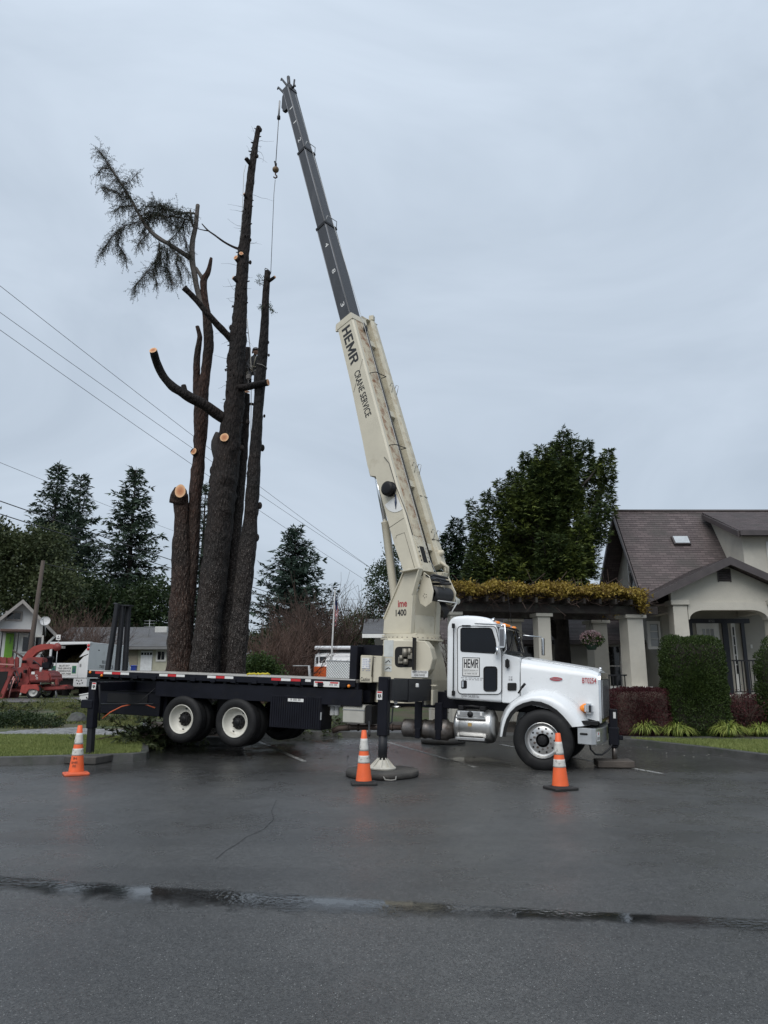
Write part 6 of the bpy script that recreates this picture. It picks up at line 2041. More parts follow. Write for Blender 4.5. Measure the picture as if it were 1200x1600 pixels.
# grille and chrome surround
fu = .945; fv0, fv1 = .375, W_ + .04 - .375
b = MB()
prof = [(fv0, .82), (fv0, 1.55)] + [(fv0 + .14 - .14 * cos(a * pi / 8), 1.55 + .14 * sin(a * pi / 8)) for a in range(1, 5)] + [(fv1 - .14 + .14 * cos(a * pi / 8), 1.55 + .14 * sin(a * pi / 8)) for a in range(4, 0, -1)] + [(fv1, 1.55), (fv1, .82)]
b.prism([(fu, v, w) for v, w in prof], (.045, 0, 0), .012, 2); b.build('grille_surround', M_CHROME, truck, angle=40)
b = MB(); b.bb((fu + .046, fv0 + .12, .88), (fu + .050, fv1 - .12, 1.58))
b.build('grille', M('grille mesh', (.10, .10, .10), .4, .8), truck)
b = MB()
for k in range(14): v = fv0 + .16 + k * (fv1 - fv0 - .32) / 13; b.bb((fu + .05, v - .012, .9), (fu + .06, v + .012, 1.56))
b.build('grille_bar', M_CHROME, truck)
b = MB(); p = L(932, 1047, .55); b.lathe((fu - .03, 1.24, 1.72), (0, 0, 1), [(0, .03), (.03, .02), (.06, .035), (.07, 0)], 12); b.build('hood_ornament', M_CHROME, truck)
# fender: flare, crest and run out into the hood side
Ipx = [(784.5, 1151), (787, 1137), (791, 1124), (797, 1113), (806, 1104), (817, 1098.5), (831, 1095), (845, 1096.5), (858, 1101.5), (870, 1109), (880, 1118.5), (888, 1128), (894, 1136)]
Opx = [(781.3, 1151), (783, 1138), (786, 1124.5), (791, 1113), (799, 1102.5), (812, 1093.5), (830, 1088.5), (847, 1089), (863, 1094), (877, 1102), (889, 1112), (899, 1123), (907, 1135)]
Cpx = [(781.3, 1151), (782.5, 1137), (785, 1123), (790.5, 1110), (799, 1098.5), (813, 1088.5), (830, 1082), (848, 1080.5), (866, 1083.5), (883, 1093), (897, 1104), (908, 1118), (915, 1134)]
secs = []
for i, (a_, o_, c_) in enumerate(zip(Ipx, Opx, Cpx)):
    t = i / (len(Ipx) - 1)
    s = sin(pi * min(1, t * 1.15)) if t < .87 else sin(pi * min(1, t * 1.15))
    secs.append([L(*a_, .11), L(*a_, .045), L(a_[0] * .6 + o_[0] * .4, a_[1] * .6 + o_[1] * .4, .035), L(*o_, .05), L(o_[0] * .4 + c_[0] * .6, o_[1] * .4 + c_[1] * .6, .10), L(*c_, .20), L(c_[0] + (c_[0] - a_[0]) * .35, c_[1] + (c_[1] - a_[1]) * .35, .34), L(*c_, .5)])
b = MB(); b.loft(secs, closed=False, caps=False); fen = b.build('fender', M_CABW, truck, angle=60)
b = MB(); b.loft([[L(*a_, .048), L(*a_, .11), L(a_[0] + (839 - a_[0]) * .10, a_[1] + (1158 - a_[1]) * .10, .11), L(a_[0] + (839 - a_[0]) * .10, a_[1] + (1158 - a_[1]) * .10, .05)] for a_ in Ipx]); b.build('fender_rubber', M_RUB, fen, angle=60)
b = MB(); b.loft([[L(*a_, .115), L(*a_, .85)] for a_ in Ipx], closed=False, caps=False); b.build('wheel_arch', M_HOLE, truck)
# far side fender, the same shape mirrored
b = MB(); b.loft([[V((p.x, W_ - p.y, p.z)) for p in map(V, s)] for s in secs], closed=False, caps=False); b.build('fender', M_CABW, truck, angle=60)
b = MB(); q = [L(897, 1136, .1), L(932, 1130, .1)]; b.bb((.55, .12, .80), (.93, W_ - .12, .86)); b.bb((-.3, .5, .55), (.93, W_ - .5, .84)); b.build('radiator_support', M_BLK, truck)
# front side panel of the hood down to the bumper, with lamp
p = L(918.5, 1107, .26)
b = MB(); b.bb((p.x - .06, .215, p.z - .085), (p.x + .085, .40, p.z + .085), .03, 3); hl = b.build('headlight', M_CHROME, truck)
b = MB(); b.lathe((p.x - .055, .33, p.z), (-.85, -.5, 0), [(-.05, .085), (.02, .078), (.08, .04), (.095, 0)], 16); b.build('turn_signal', M_AMB, hl)
b = MB(); b.bb((p.x + .02, .205, p.z - .06), (p.x + .06, .216, p.z + .06)); b.build('lamp_lens', M_GLASS, hl)
# bumper
plan = [(.60, .10), (.84, .045), (.91, .10), (.985, .42), (1.02, 1.22), (.97, W_ - .42), (.91, W_ - .10), (.84, W_ - .045), (.60, W_ - .10), (.62, W_ - .13), (.84, W_ - .08), (.95, W_ - .44), (.99, 1.22), (.955, .44), (.84, .08), (.62, .13)]
b = MB(); b.prism([(u, v, .475) for u, v in plan], (0, 0, .265), .008, 2); bm_ = b.build('bumper', M('bright bumper metal', (.74, .74, .73), .3, .9, var=.1, vs=4), truck, angle=30)
b = MB(); b.prism([(u, v, .735) for u, v in [(.60, .12), (.84, .055), (.905, .11), (.975, .43), (1.01, 1.22), (.96, W_ - .43), (.905, W_ - .11), (.84, W_ - .055), (.6, W_ - .12)]], (0, 0, .012)); b.build('bumper_top', M_ALU, truck)
b = MB(); p = L(912, 1147, .06); b.bb((p.x - .065, p.y - .02, p.z - .018), (p.x + .065, p.y + .02, p.z + .018), .01); b.build('bumper_slot', M_HOLE, bm_)
dirv = V((.075, .32, 0)).normalized()
o_ = V((.918, .135, .53)) + V((.97, -.23, 0)) * .004
b = MB(); b.prism([o_, o_ + dirv * .15, o_ + dirv * .15 + V((0, 0, .155)), o_ + V((0, 0, .155))], V((.97, -.23, 0)) * .003); pl8 = b.build('permit_plate', M_LABEL, bm_)
text('IIII', 'lettering', M_INK, pl8, o_ + dirv * .02 + V((0, 0, .02)), dirv, (0, 0, 1), .11, .05, lift=.005)
b = MB(); b.lathe(o_ + dirv * .075 + V((0, 0, .125)) + V((.97, -.23, 0)) * .005, V((.97, -.23, 0)), [(0, 0), (0, .02)], 10, False); b.build('red_seal', M_REDT, pl8)
# front stabiliser
FJU, FJV = 1.13, 1.13
b = MB(); b.bb((FJU - .07, FJV - .07, .36), (FJU + .07, FJV + .07, 1.04), .012); b.bb((FJU - .09, FJV - .1, .4), (FJU + .09, FJV + .1, .72), .015)
b.bb((FJU + .08, FJV - .03, .5), (FJU + .16, FJV + .03, .58), .01); b.bb((FJU - .105, FJV - .03, .6), (FJU - .07, FJV + .03, .78), .01)
b.build('front_jack', M_NAVY, truck)
b = MB(); b.cyl((FJU, FJV, .12), (FJU, FJV, .42), .045, 14); b.lathe((FJU, FJV, .095), (0, 0, 1), [(0, 0), (0, .11), (.02, .11), (.03, .05), (.05, .05)], 20); b.build('jack_ram', M_STEELD, truck)
b = MB(); b.bb((FJU + .005, FJV - .078, .88), (FJU + .05, FJV - .071, .99)); b.build('jack_label', M_LABEL, truck)
p = L(916, 1160, .7); b = MB(); b.tube([(.72, FJV - .3, .48), (.74, FJV - .3, .33), (.82, FJV - .26, .24), (.93, FJV - .2, .24), (1.04, FJV - .12, .33), (1.1, FJV - .1, .42)], .016, 8); b.build('hydraulic_hose', M_HOSE, truck)
# fuel tank with straps and step
p0, p1 = L(706, 1131, .08), L(768.5, 1131, .08)
rt = .295; cz, cv = .66, .42
b = MB(); b.lathe((p0.x, cv, cz), (1, 0, 0), [(0, 0), (0.0, rt * .8), (.03, rt * .97), (.06, rt), (p1.x - p0.x - .07, rt), (p1.x - p0.x - .03, rt * .95), (p1.x - p0.x, rt * .75), (p1.x - p0.x, 0)], 44); tank = b.build('fuel_tank', M_ALU, truck)
for f in (.12, .80):
    u = p0.x + (p1.x - p0.x) * f
    b = MB(); b.lathe((u - .03, cv, cz), (1, 0, 0), [(0, rt + .012), (.06, rt + .012)], 44); b.build('tank_strap', M_ALU, tank)
u0, u1 = p0.x + (p1.x - p0.x) * .12, p0.x + (p1.x - p0.x) * .80
b = MB(); b.bb((u0 - .02, cv - rt - .06, cz - .245), (u1 + .02, cv - rt + .06, cz - .195), .008); b.bb((u0 - .02, cv - rt - .05, cz + .13), (u1 + .02, cv - rt + .06, cz + .165), .008); b.build('step', M_ALU, truck)
b = MB(); b.bb((u0 - .0, cv - rt - .04, cz + .165), (u1 + .0, cv - rt + .12, cz + .27), .01); b.build('tank_apron', M_ALU, truck)
b = MB(); um = (u0 + u1) / 2; b.lathe((um, cv - rt - .045, cz + .215), (0, -1, 0), [(0, .055), (.02, .05), (.022, 0)], 16); b.build('filler_cap', M_BLK, tank)
for u in (u0 + .04, u1 - .05): b = MB(); b.bb((u - .02, cv - rt - .045, cz + .20), (u + .02, cv - rt - .041, cz + .26)); b.build('tank_label', M_LABEL, tank)
b = MB(); b.bb((um - .05, cv - rt - .014, cz - .0), (um + .02, cv - rt - .004, cz + .06)); b.build('gold_label', M('gold label', (.42, .28, .10), .5), tank)
b = MB()
for u in (u0 + .05, u1 - .05): b.bb((u - .05, cv - .25, cz + .28), (u + .05, cv, cz + .36), .01)
b.tube([(u0, cv - .2, cz + .34), (um, cv - .22, cz + .36), (u1, cv - .18, cz + .33)], .02, 6)
b.build('step_brackets', M_BLK, truck)
# exhaust: tail pipe, flanges and muffler bodies
b = MB(); vx = .42
b.lathe((-2.72, vx, .545), (1, 0, 0), [(0, 0), (0, .12), (.03, .165), (.05, .17), (.30, .17), (.31, .18), (.34, .18), (.35, .165), (.42, .165), (.43, .18), (.47, .18), (.48, .165), (.60, .17), (.62, .19), (.90, .19), (.92, .16), (1.02, .14), (1.02, 0)], 32); b.build('muffler', M_STEELD, truck)
b = MB(); b.tube([L(520, 1142, .4), L(530, 1138, .4), L(545, 1136.5, .4), L(560, 1136.5, .4), (-2.72, vx, .545)], [.055, .058, .058, .05, .05], 14)
for px in (545, 560, 613): p = L(px, 1136.5, .4); b.lathe((p.x - .015, .4, p.z), (1, 0, 0), [(0, .05), (0, .068), (.03, .068), (.03, .05)], 16)
b.build('exhaust_pipe', M('rusty exhaust pipe', (.085, .062, .052), .6, .5, var=.3), truck)
b = MB()
for u in (-2.35, -1.95): b.bb((u - .07, .2, .55), (u + .07, .26, 1.05), .01); b.bb((u - .05, .19, .38), (u + .05, .24, .56), .01)
b.build('muffler_hanger', M_NAVY, truck)
# side box, filters, battery box
b = MB(); p0, p1 = L(420, 1136, .04), L(503, 1089, .04)
b.bb((p0.x, .04, p0.z), (p1.x, .55, p1.z), .01)
b.build('side_box', M_NAVY, truck)
b = MB()
nr_ = 22
for i in range(nr_): u = p0.x + .04 + (p1.x - p0.x - .08) * i / (nr_ - 1); b.bb((u - .012, .028, p0.z + .03), (u + .012, .041, p1.z - .03))
b.build('box_ribs', M_NAVY, truck)
a_, c_ = L(450, 1091, .02), L(474, 1097, .02); b = MB(); b.bb((a_.x, .020, c_.z), (c_.x, .0275, a_.z)); lb = b.build('box_label', M_LABEL, truck); text('II IIII III', 'lettering', M_INK, lb, (a_.x + .06, .020, c_.z + .02), (1, 0, 0), (0, 0, 1), .22, .04)
a_, c_ = L(500, 1125, .02), L(502.5, 1113, .02); b = MB(); b.bb((a_.x, .02, a_.z), (c_.x, .039, c_.z)); b.build('box_latch', M_METAL, truck)
for px in (519, 526):
    p0, p1 = L(px, 1118, .3), L(px, 1103, .3); b = MB(); b.lathe(p0, (0, 0, 1), [(0, 0), (0.005, .045), (.02, .05), ((p1 - p0).length, .05), ((p1 - p0).length, 0)], 18); b.build('filter_canister', M_LABEL, truck)
b = MB(); a_, c_ = L(514, 1104, .32), L(535, 1095, .32); b.bb((a_.x, .25, a_.z), (c_.x, .4, c_.z), .01); b.cyl((c_.x - .05, .3, c_.z), (c_.x + .02, .3, c_.z + .07), .015, 8); b.build('filter_head', M_METAL, truck)
a_, c_ = L(535, 1128.5, .08), L(569.5, 1102, .08)
b = MB(); b.prism([(a_.x, .08, a_.z), (a_.x, .08, c_.z - .05), (a_.x, .13, c_.z), (a_.x, .5, c_.z), (a_.x, .5, a_.z)], (c_.x - a_.x, 0, 0), .012, 2); b.build('battery_box', M('warm grey box paint', (.40, .39, .35), .5, var=.1), truck)
b = MB(); b.bb((a_.x - .006, .068, c_.z - .10), (c_.x + .006, .082, c_.z - .085)); b.build('box_lip', M_METAL, truck)
b = MB(); b.bb((c_.x + .02, .1, a_.z - .02), (c_.x + .15, .5, c_.z), .01); b.build('box_bracket', M_BLK, truck)
# diamond plate box, black tank, control cabinet
def diamond():
    m = M('diamond plate', (.50, .51, .50), .38, .85, var=.08, vs=3)
    n, l = m.node_tree.nodes, m.node_tree.links; b_ = n['Principled BSDF']
    tc = n.new('ShaderNodeTexCoord'); mp = n.new('ShaderNodeMapping'); mp.inputs['Rotation'].default_value = (0, radians(45), 0); l.new(tc.outputs['Object'], mp.inputs['Vector'])
    ck = n.new('ShaderNodeTexVoronoi'); ck.inputs['Scale'].default_value = 26; ck.inputs['Randomness'].default_value = 0; l.new(mp.outputs[0], ck.inputs['Vector'])
    bp_ = n.new('ShaderNodeBump'); bp_.inputs['Strength'].default_value = 1; bp_.inputs['Distance'].default_value = .02; bp_.invert = True; l.new(ck.outputs['Distance'], bp_.inputs['Height']); l.new(bp_.outputs[0], b_.inputs['Normal'])
    return m
a_, c_ = L(509, 1063, .25), L(553.5, 1034, .25)
b = MB(); b.bb((a_.x, .25, 1.425), (c_.x, .95, c_.z), .008); b.build('toolbox', diamond(), truck)
b = MB(); b.bb((a_.x - .012, .238, c_.z - .002), (c_.x + .012, .962, c_.z + .02), .004); b.build('toolbox_lid', M_ALU, truck)
a_, c_ = L(556, 1060, .5), L(600, 1008, .5)
b = MB(); b.bb((a_.x, .5, 1.2), (c_.x, 1.9, c_.z), .02, 2); b.bb((a_.x - .02, .2, 1.2), (a_.x + .14, .6, c_.z - .03), .01); b.build('hydraulic_tank', M_NAVY, truck)
a_, c_ = L(562, 1066, .12), L(582, 1024, .12)
b = MB(); b.bb((a_.x, .12, a_.z), (c_.x, .5, c_.z), .012, 2); cb = b.build('control_cabinet', M_CREAM, truck)
a2, c2 = L(582.5, 1066, .14), L(597, 1025, .14)
b = MB(); b.bb((a2.x, .14, a2.z), (c2.x, .5, c2.z), .012, 2); b.build('control_cabinet', M_CREAM, truck)
b = MB(); p0, p1 = L(580.5, 1057, .09), L(583, 1027, .09); b.tube([p0 + V((0, .03, 0)), p0, p1, p1 + V((.04, .02, 0))], .008, 6); b.build('cabinet_handle', M_HOSE, cb)
p0, p1 = L(565, 1044, .115), L(577, 1028, .115); b = MB(); b.bb((p0.x, .114, p0.z), (p1.x, .1195, p1.z)); ld = b.build('load_chart', M_LABEL, cb)
for i in range(7):
    b = MB()
    for j in range(5):
        if random.random() < .85: b.bb((p0.x + .02 + j * .035, .112, p1.z - .035 - i * .035), (p0.x + .02 + j * .035 + .022, .1138, p1.z - .022 - i * .035))
    b.build('print_line', M('faded blue print', (.25, .28, .42), .6), ld)
p0 = L(563.5, 1064, .115); text('Caution', 'lettering', M_INK, cb, (p0.x, .119, p0.z), (1, 0, 0), (0, 0, 1), .19, .075, bold=.01)

# pedestal under the turntable
_q = W2L(V((.577, 15.76, 2.0))); PU, PV = _q.x, _q.y
def octo(hu, hv, w, ch=.34, du=0):
    return [(PU + du + sx * x, PV + sy * y, w) for sx, sy, x, y in ((-1, -1, hu, hv - ch), (-1, -1, hu - ch * .6, hv), (1, -1, hu - ch, hv), (1, -1, hu, hv - ch), (1, 1, hu, hv - ch), (1, 1, hu - ch, hv), (-1, 1, hu - ch * .6, hv), (-1, 1, hu, hv - ch))]
b = MB(); b.loft([octo(.64, .98, 1.0, .44), octo(.63, .96, 1.45, .44), octo(.58, .93, 1.75, .42), octo(.45, .80, 2.24, .36)], smooth=False); b.build('pedestal', M_CREAM, truck)
fv = .30
b = MB(); q0, q1 = L(598, 1062, fv), L(683, 1003, fv)
face = [cl(598.5, 1064, fv), cl(598.5, 1000, fv), cl(664, 1001.5, fv), cl(672, 1012, fv), cl(676, 1030, fv), cl(672, 1046, fv), cl(661, 1060, fv), cl(661, 1064, fv)]
b.prism([(u, fv, w) for u, w in face], (0, .3, 0), .012); b.build('pedestal_plate', M_CREAM, truck)
b = MB(); hole = roundpoly([cl(617, 1042.5, fv), cl(617, 1010.5, fv), cl(648, 1010.5, fv), cl(648, 1042.5, fv)], .10, 5)
b.prism([(u, fv - .006, w) for u, w in hole], (0, .004, 0)); b.build('pedestal_opening', M_HOLE, truck)
b = MB()
for px, py, r, h in ((633, 1020, .07, .16), (627, 1028, .05, .1), (640, 1018, .045, .12), (634, 1034, .06, .1)):
    p = L(px, py, fv - .03); b.cyl(p - V((0, 0, h / 2)), p + V((0, 0, h / 2)), r * .8, 12); b.cyl(p + V((-.05, 0, 0)), p + V((.05, 0, 0)), r * .5, 10)
for px, py in ((626, 1032), (641, 1025)): p = L(px, py, fv - .03); b.bb(p - V((.05, .02, .06)), p + V((.05, .02, .06)), .01)
b.build('swing_motor', M('greasy cream metal', (.25, .23, .19), .45, .4, var=.4, vs=8), truck)
b = MB(); p0, p1 = L(647, 1047, fv - .02), L(652, 996.5, fv - .02); b.bb((p0.x, fv - .16, p0.z), (p0.x + .035, fv - .007, p1.z), .01); b.build('access_door', M_BLK, truck)
for (x0, y0, x1, y1) in ((599.5, 1026, 615, 1000.5), (599.5, 1038.5, 612, 1028.5), (599.5, 1049, 612, 1040)):
    p0, p1 = L(x0, y0, fv - .005), L(x1, y1, fv - .005); b = MB(); b.bb((p0.x, fv - .005, p0.z), (p1.x, fv - .001, p1.z)); lb = b.build('decal', M('worn pale decal', (.50, .52, .50), .5, var=.15, vs=6), truck)
    if y1 > 1010:
        b = MB(); b.tube([(p0.x + .04, fv - .008, p0.z + .04), (p0.x + .10, fv - .008, p1.z - .04), (p1.x - .03, fv - .008, p0.z + .05)], .008, 4); b.build('pictogram', M_INK, lb)
p0, p1 = L(634, 1057.5, -.05), L(660.5, 1048, -.05)
b = MB(); b.bb((p0.x, fv - .03, p0.z), (p1.x, fv - .006, p1.z)); sg = b.build('sign_plate', M_LABEL, truck)
text('VERIFY OUTRIGGER', 'lettering', M_INK, sg, (p0.x + .02, fv - .031, p0.z + .075), (1, 0, 0), (0, 0, 1), (p1.x - p0.x) - .04, .042); text('LOAD RANGE', 'lettering', M_INK, sg, (p0.x + .06, fv - .031, p0.z + .018), (1, 0, 0), (0, 0, 1), (p1.x - p0.x) - .12, .042)
b = MB(); b.lathe((PU, PV, 2.235), (0, 0, 1), [(0, 0), (0, .66), (.035, .66), (.035, .58), (.12, .58), (.12, 0)], 48, False); tt_ = b.build('turntable', M_CREAM, truck)
b = MB()
for k in range(36): a = 2 * pi * k / 36; b.cyl((PU + .62 * cos(a), PV + .62 * sin(a), 2.27), (PU + .62 * cos(a), PV + .62 * sin(a), 2.29), .014, 6)
b.build('bolts', M_STEELD, tt_)
for px, py in ((669, 1071), (678, 1071)):
    p = L(px, py, .2); b = MB(); b.bb((p.x - .05, .16, p.z - .01), (p.x + .05, .3, p.z + .01)); b.build('pedestal_lug', M_CREAM, truck)
b = MB(); 
for u in (-2.2, -2.06): b.bb((u - .02, .14, 1.0), (u + .02, .46, 1.28), .006)
b.build('pedestal_gusset', M_CREAM, truck)

# outriggers (kerb side pair out, far side pair too)
def outrigger(u, v, w0, w1, base_w, lean=0.0, inner=None):
    """square leg with ram; the beam back to the frame is its child"""
    b = MB(); b.bb((u - .085, v - .085, w0), (u + .085, v + .085, w1), .012); return b.build('outrigger_leg', M_NAVY, truck)
wm = W2L(V((-.03, 12.79, .10))); um, vm = wm.x, wm.y
ptop, pbot = L(592, 1057, vm), L(592, 1149, vm)
lg = outrigger(um, vm, pbot.z, ptop.z, 0)
b = MB(); b.cyl((um, vm, L(592, 1150, vm).z + .05), (um, vm, L(592, 1190, vm).z), .075, 20); b.cyl((um, vm, L(592, 1190, vm).z + .03), (um, vm, L(592, 1194, vm).z), .05, 16); b.build('outrigger_ram', M_GUN, lg)
b = MB(); zf_ = wm.z + .01
b.lathe((um, vm, zf_), (0, 0, 1), [(0, 0), (0, .225), (.02, .23), (.035, .215), (.05, .16), (.15, .07), (.19, .07), (.19, 0)], 24, False)
for k in range(8):
    a = pi * k / 4 + .2; b.prism([(um + .06 * cos(a), vm + .06 * sin(a), zf_ + .19), (um + .215 * cos(a), vm + .215 * sin(a), zf_ + .03), (um + .06 * cos(a), vm + .06 * sin(a), zf_ + .03)], (.018 * -sin(a), .018 * cos(a), 0))
b.build('outrigger_foot', M('scuffed cream foot', (.46, .44, .38), .6, var=.2, vs=8), lg)
def beam(p, q, h0, h1, wd, nm, mat, par=None):
    p, q = V(p), V(q); d = (q - p); n_ = V((-d.y, d.x, 0)).normalized() * wd / 2
    b = MB(); b.loft([[p + n_ + V((0, 0, -h0 / 2)), p - n_ + V((0, 0, -h0 / 2)), p - n_ + V((0, 0, h0 / 2)), p + n_ + V((0, 0, h0 / 2))], [q + n_ + V((0, 0, -h1 / 2)), q - n_ + V((0, 0, -h1 / 2)), q - n_ + V((0, 0, h1 / 2)), q + n_ + V((0, 0, h1 / 2))]], smooth=False)
    return b.build(nm, mat, par or truck)
zb1 = (L(610, 1060, vm + .2).z + L(610, 1097, vm + .2).z) / 2
hb_ = L(610, 1061, vm + .2).z - L(610, 1097, vm + .2).z
beam((um + .02, vm + .02, zb1 + .01), (um + .03, -.55, zb1), hb_ * .92, hb_ * .95, .22, 'outrigger_beam', M_GUN, lg)
beam((um - .0, -.80, zb1 - .01), (um + .10, .22, zb1 - .01), hb_ * 1.08, hb_ * 1.02, .30, 'outrigger_sleeve', M_GUN, truck)
p0 = L(588.5, 1093, vm - .088); p1 = L(597.5, 1079, vm - .088)
def footsign(px0, py0, px1, py1, v, par):
    p0, p1 = L(px0, py0, v), L(px1, py1, v)
    b = MB(); b.bb((p0.x, v - .004, p0.z), (p1.x, v, p1.z)); s = b.build('warning_label', M_LABEL, par)
    b = MB(); b.bb((p0.x + .008, v - .006, p1.z - .03), (p1.x - .008, v - .0045, p1.z - .006)); b.build('red_band', M_REDT, s)
    w_ = p1.x - p0.x; h_ = p1.z - p0.z
    b = MB(); b.tube([(p0.x + w_ * .35, v - .008, p1.z - .05), (p0.x + w_ * .38, v - .008, p0.z + h_ * .35), (p0.x + w_ * .52, v - .008, p0.z + h_ * .22)], .012, 5); b.tube([(p0.x + w_ * .66, v - .008, p1.z - .05), (p0.x + w_ * .68, v - .008, p0.z + h_ * .45), (p0.x + w_ * .8, v - .008, p0.z + h_ * .32)], .010, 5); b.build('pictogram', M_INK, s)
footsign(588.5, 1093, 597.5, 1080, vm - .087, lg)
b = MB(); p = L(619, 1098, vm + .4); b.cyl(p, p + V((0, -.04, 0)), .028, 10); p = L(652, 1071, -.6); b.box(p, (.05, .06, .07), None, .01); b.build('outrigger_fitting', M_LABEL, truck)
b = MB(); b.tube([L(604, 1135, vm + .3), L(612, 1128, vm + .5), L(614, 1105, vm + .6)], .014, 6); b.tube([L(577, 1150, vm + .4), L(577, 1128, vm + .6)], .02, 6); b.build('hydraulic_hose', M_HOSE, truck)
wr = W2L(V((-5.66, 14.95, .2))); ur, vr = wr.x, wr.y
pt, pb = L(148, 1064, vr), L(140, 1184, vr)
b = MB()
d_ = (pt - pb); qm = V((0, 0, 1)).rotation_difference(d_).to_matrix()
b.box(pb.lerp(pt, .69), (.155, .155, d_.length * .62), qm, .012); b.bb(L(143, 1100, vr) - V((.18, .1, .08)), L(143, 1100, vr) + V((.1, .1, .08)), .01)
lr = b.build('outrigger_leg', M_NAVY, truck)
b = MB(); b.box(pb.lerp(pt, .20), (.118, .118, d_.length * .42), qm, .01); b.build('outrigger_ram', M_GUN, lr)
b = MB(); b.lathe(pb - V((0, 0, .04)), (0, 0, 1), [(0, 0), (0, .17), (.025, .17), (.05, .08), (.06, .08), (.06, 0)], 20, False); b.build('outrigger_foot', M_BLK, lr)
footsign(143.2, 1077, 150.5, 1066.5, vr - .085, lr)
beam(pb.lerp(pt, .93), (-9.2, .6, 1.1), .16, .20, .2, 'outrigger_beam', M_NAVY, lr)
b = MB(); b.tube([L(155, 1070, vr), L(156, 1100, vr + .1), L(155, 1126, vr + .1)], .022, 6); b.build('leg_pipe', M_GUN, lr)
wfar = W2L(V((1.46, 19.0, .1)))
b = MB(); b.bb((wfar.x - .085, wfar.y - .085, .2), (wfar.x + .085, wfar.y + .085, 1.35), .012); lf = b.build('outrigger_leg', M_NAVY, truck)
b = MB(); b.cyl((wfar.x, wfar.y, wfar.z + .05), (wfar.x, wfar.y, .4), .07, 16); b.lathe((wfar.x, wfar.y, wfar.z), (0, 0, 1), [(0, 0), (0, .22), (.04, .2), (.14, .07), (.14, 0)], 20, False); b.build('outrigger_ram', M_GUN, lf)
beam((wfar.x, wfar.y, 1.2), (wfar.x + .5, W_ - .5, 1.18), .34, .4, .26, 'outrigger_beam', M_GUN, lf)

def hemr(par, o, xd, yd, w, h):
    o, xd, yd = V(o), V(xd).normalized(), V(yd).normalized()
    R4 = lambda a, b_, c, d: [(a, b_), (c, b_), (c, d), (a, d)]
    G = {'H': [R4(0, 0, .28, 1), R4(.72, 0, 1, 1), R4(.28, .41, .72, .6)], 'E': [R4(0, 0, .32, 1), R4(.32, 0, 1, .18), R4(.32, .41, .9, .59), R4(.32, .82, 1, 1)],
         'M': [R4(0, 0, .21, 1), R4(.79, 0, 1, 1), [(.21, 1), (.21, .55), (.5, .05), (.5, .45)], [(.79, 1), (.5, .45), (.5, .05), (.79, .55)]],
         'R': [R4(0, 0, .29, 1), R4(.29, .83, .72, 1), R4(.29, .42, .72, .59), [(.72, .42), (.92, .5), (1, .6), (1, .85), (.92, .95), (.72, 1)], [(.5, .42), (.78, .42), (1.02, 0), (.72, 0)]]}
    b = MB(); x = 0; ws = {'H': .98, 'E': .82, 'M': 1.25, 'R': 1.0}; gap = .16; tot = sum(ws.values()) + 3 * gap
    for ch in 'HEMR':
        for pg in G[ch]: b.poly([o + xd * (x + px * ws[ch]) / tot * w + yd * py * h for px, py in pg])
        x += ws[ch] + gap
    me = b.mesh('lettering')
    if me.polygons[0].normal.dot(xd.cross(yd)) < 0: me.flip_normals()
    return link('lettering', me, M_INK, par)
# lettering on cab and hood
vd = VC - .0105
p0, p1 = L(722.5, 1056.5, vd), L(749.8, 1027.5, vd)
b = MB(); t = .012
b.bb((p0.x, vd - .003, p0.z), (p1.x, vd, p1.z)); sgn = b.build('door_sign', M_LABEL, door)
b = MB()
for q0, q1 in (((p0.x, p0.z), (p0.x + t, p1.z)), ((p1.x - t, p0.z), (p1.x, p1.z)), ((p0.x + t, p0.z), (p1.x - t, p0.z + t)), ((p0.x + t, p1.z - t), (p1.x - t, p1.z))): b.bb((q0[0], vd - .005, q0[1]), (q1[0], vd - .0032, q1[1]))
b.build('border', M_INK, sgn)
wd = p1.x - p0.x; hg = p1.z - p0.z
def dtext(s, x0, z0, w, h, mat=M_INK, par=door, bold=0.0, v=None): return text(s, 'lettering', mat, par, (x0, (v if v is not None else vd - .003), z0), (1, 0, 0), (0, 0, 1), w, h, bold=bold)
hemr(sgn, (p0.x + wd * .09, vd - .0035, p0.z + hg * .44), (1, 0, 0), (0, 0, 1), wd * .82, hg * .47)
dtext('Industrial Contractors, LLC', p0.x + wd * .09, p0.z + hg * .29, wd * .82, hg * .08); dtext('III IIIIIII IIII III', p0.x + wd * .14, p0.z + hg * .11, wd * .7, hg * .07)
b = MB(); b.bb((p0.x + wd * .1, vd - .005, p0.z + hg * .23), (p1.x - wd * .1, vd - .0032, p0.z + hg * .24)); b.build('rule', M_INK, sgn)
q = L(720.5, 1059.5, vd); dtext('IIII IIII IIIIII IIII III IIIII', q.x, q.z, .43, .018, v=vd); q = L(722.5, 1062.2, vd); dtext('III IIII IIII III IIIIII III', q.x, q.z, .37, .018, v=vd)
q = L(721, 1090, VC - .002); dtext('GVW 54,000 lbs', q.x, q.z, .34, .055, M('grey lettering', (.10, .10, .11), .5), cab, v=VC - .006)
q = L(795, 1064.5, VC); b = MB()
for i in range(5):
    for j in range(5):
        if (i * 3 + j * 5 + i * j) % 3: b.bb((q.x + i * .017, VC + .004, q.z + j * .018), (q.x + i * .017 + .013, VC + .0115, q.z + j * .018 + .014))
b.build('inspection_sticker', M('grey sticker', (.25, .25, .26), .5), truck)
p0, p1 = L(910, 1067.5, .36), L(931.5, 1059.5, .36)
hs = lambda u: .275 + .115 * ((u + .415) / 1.43)
tx = V((1, .115 / 1.43, 0)).normalized()
text('BT0254', 'lettering', M_REDL, hood, (p0.x, hs(p0.x) - .0145, p0.z), tx, (0, 0, 1), p1.x - p0.x, p1.z - p0.z, bold=.012, lift=.006)
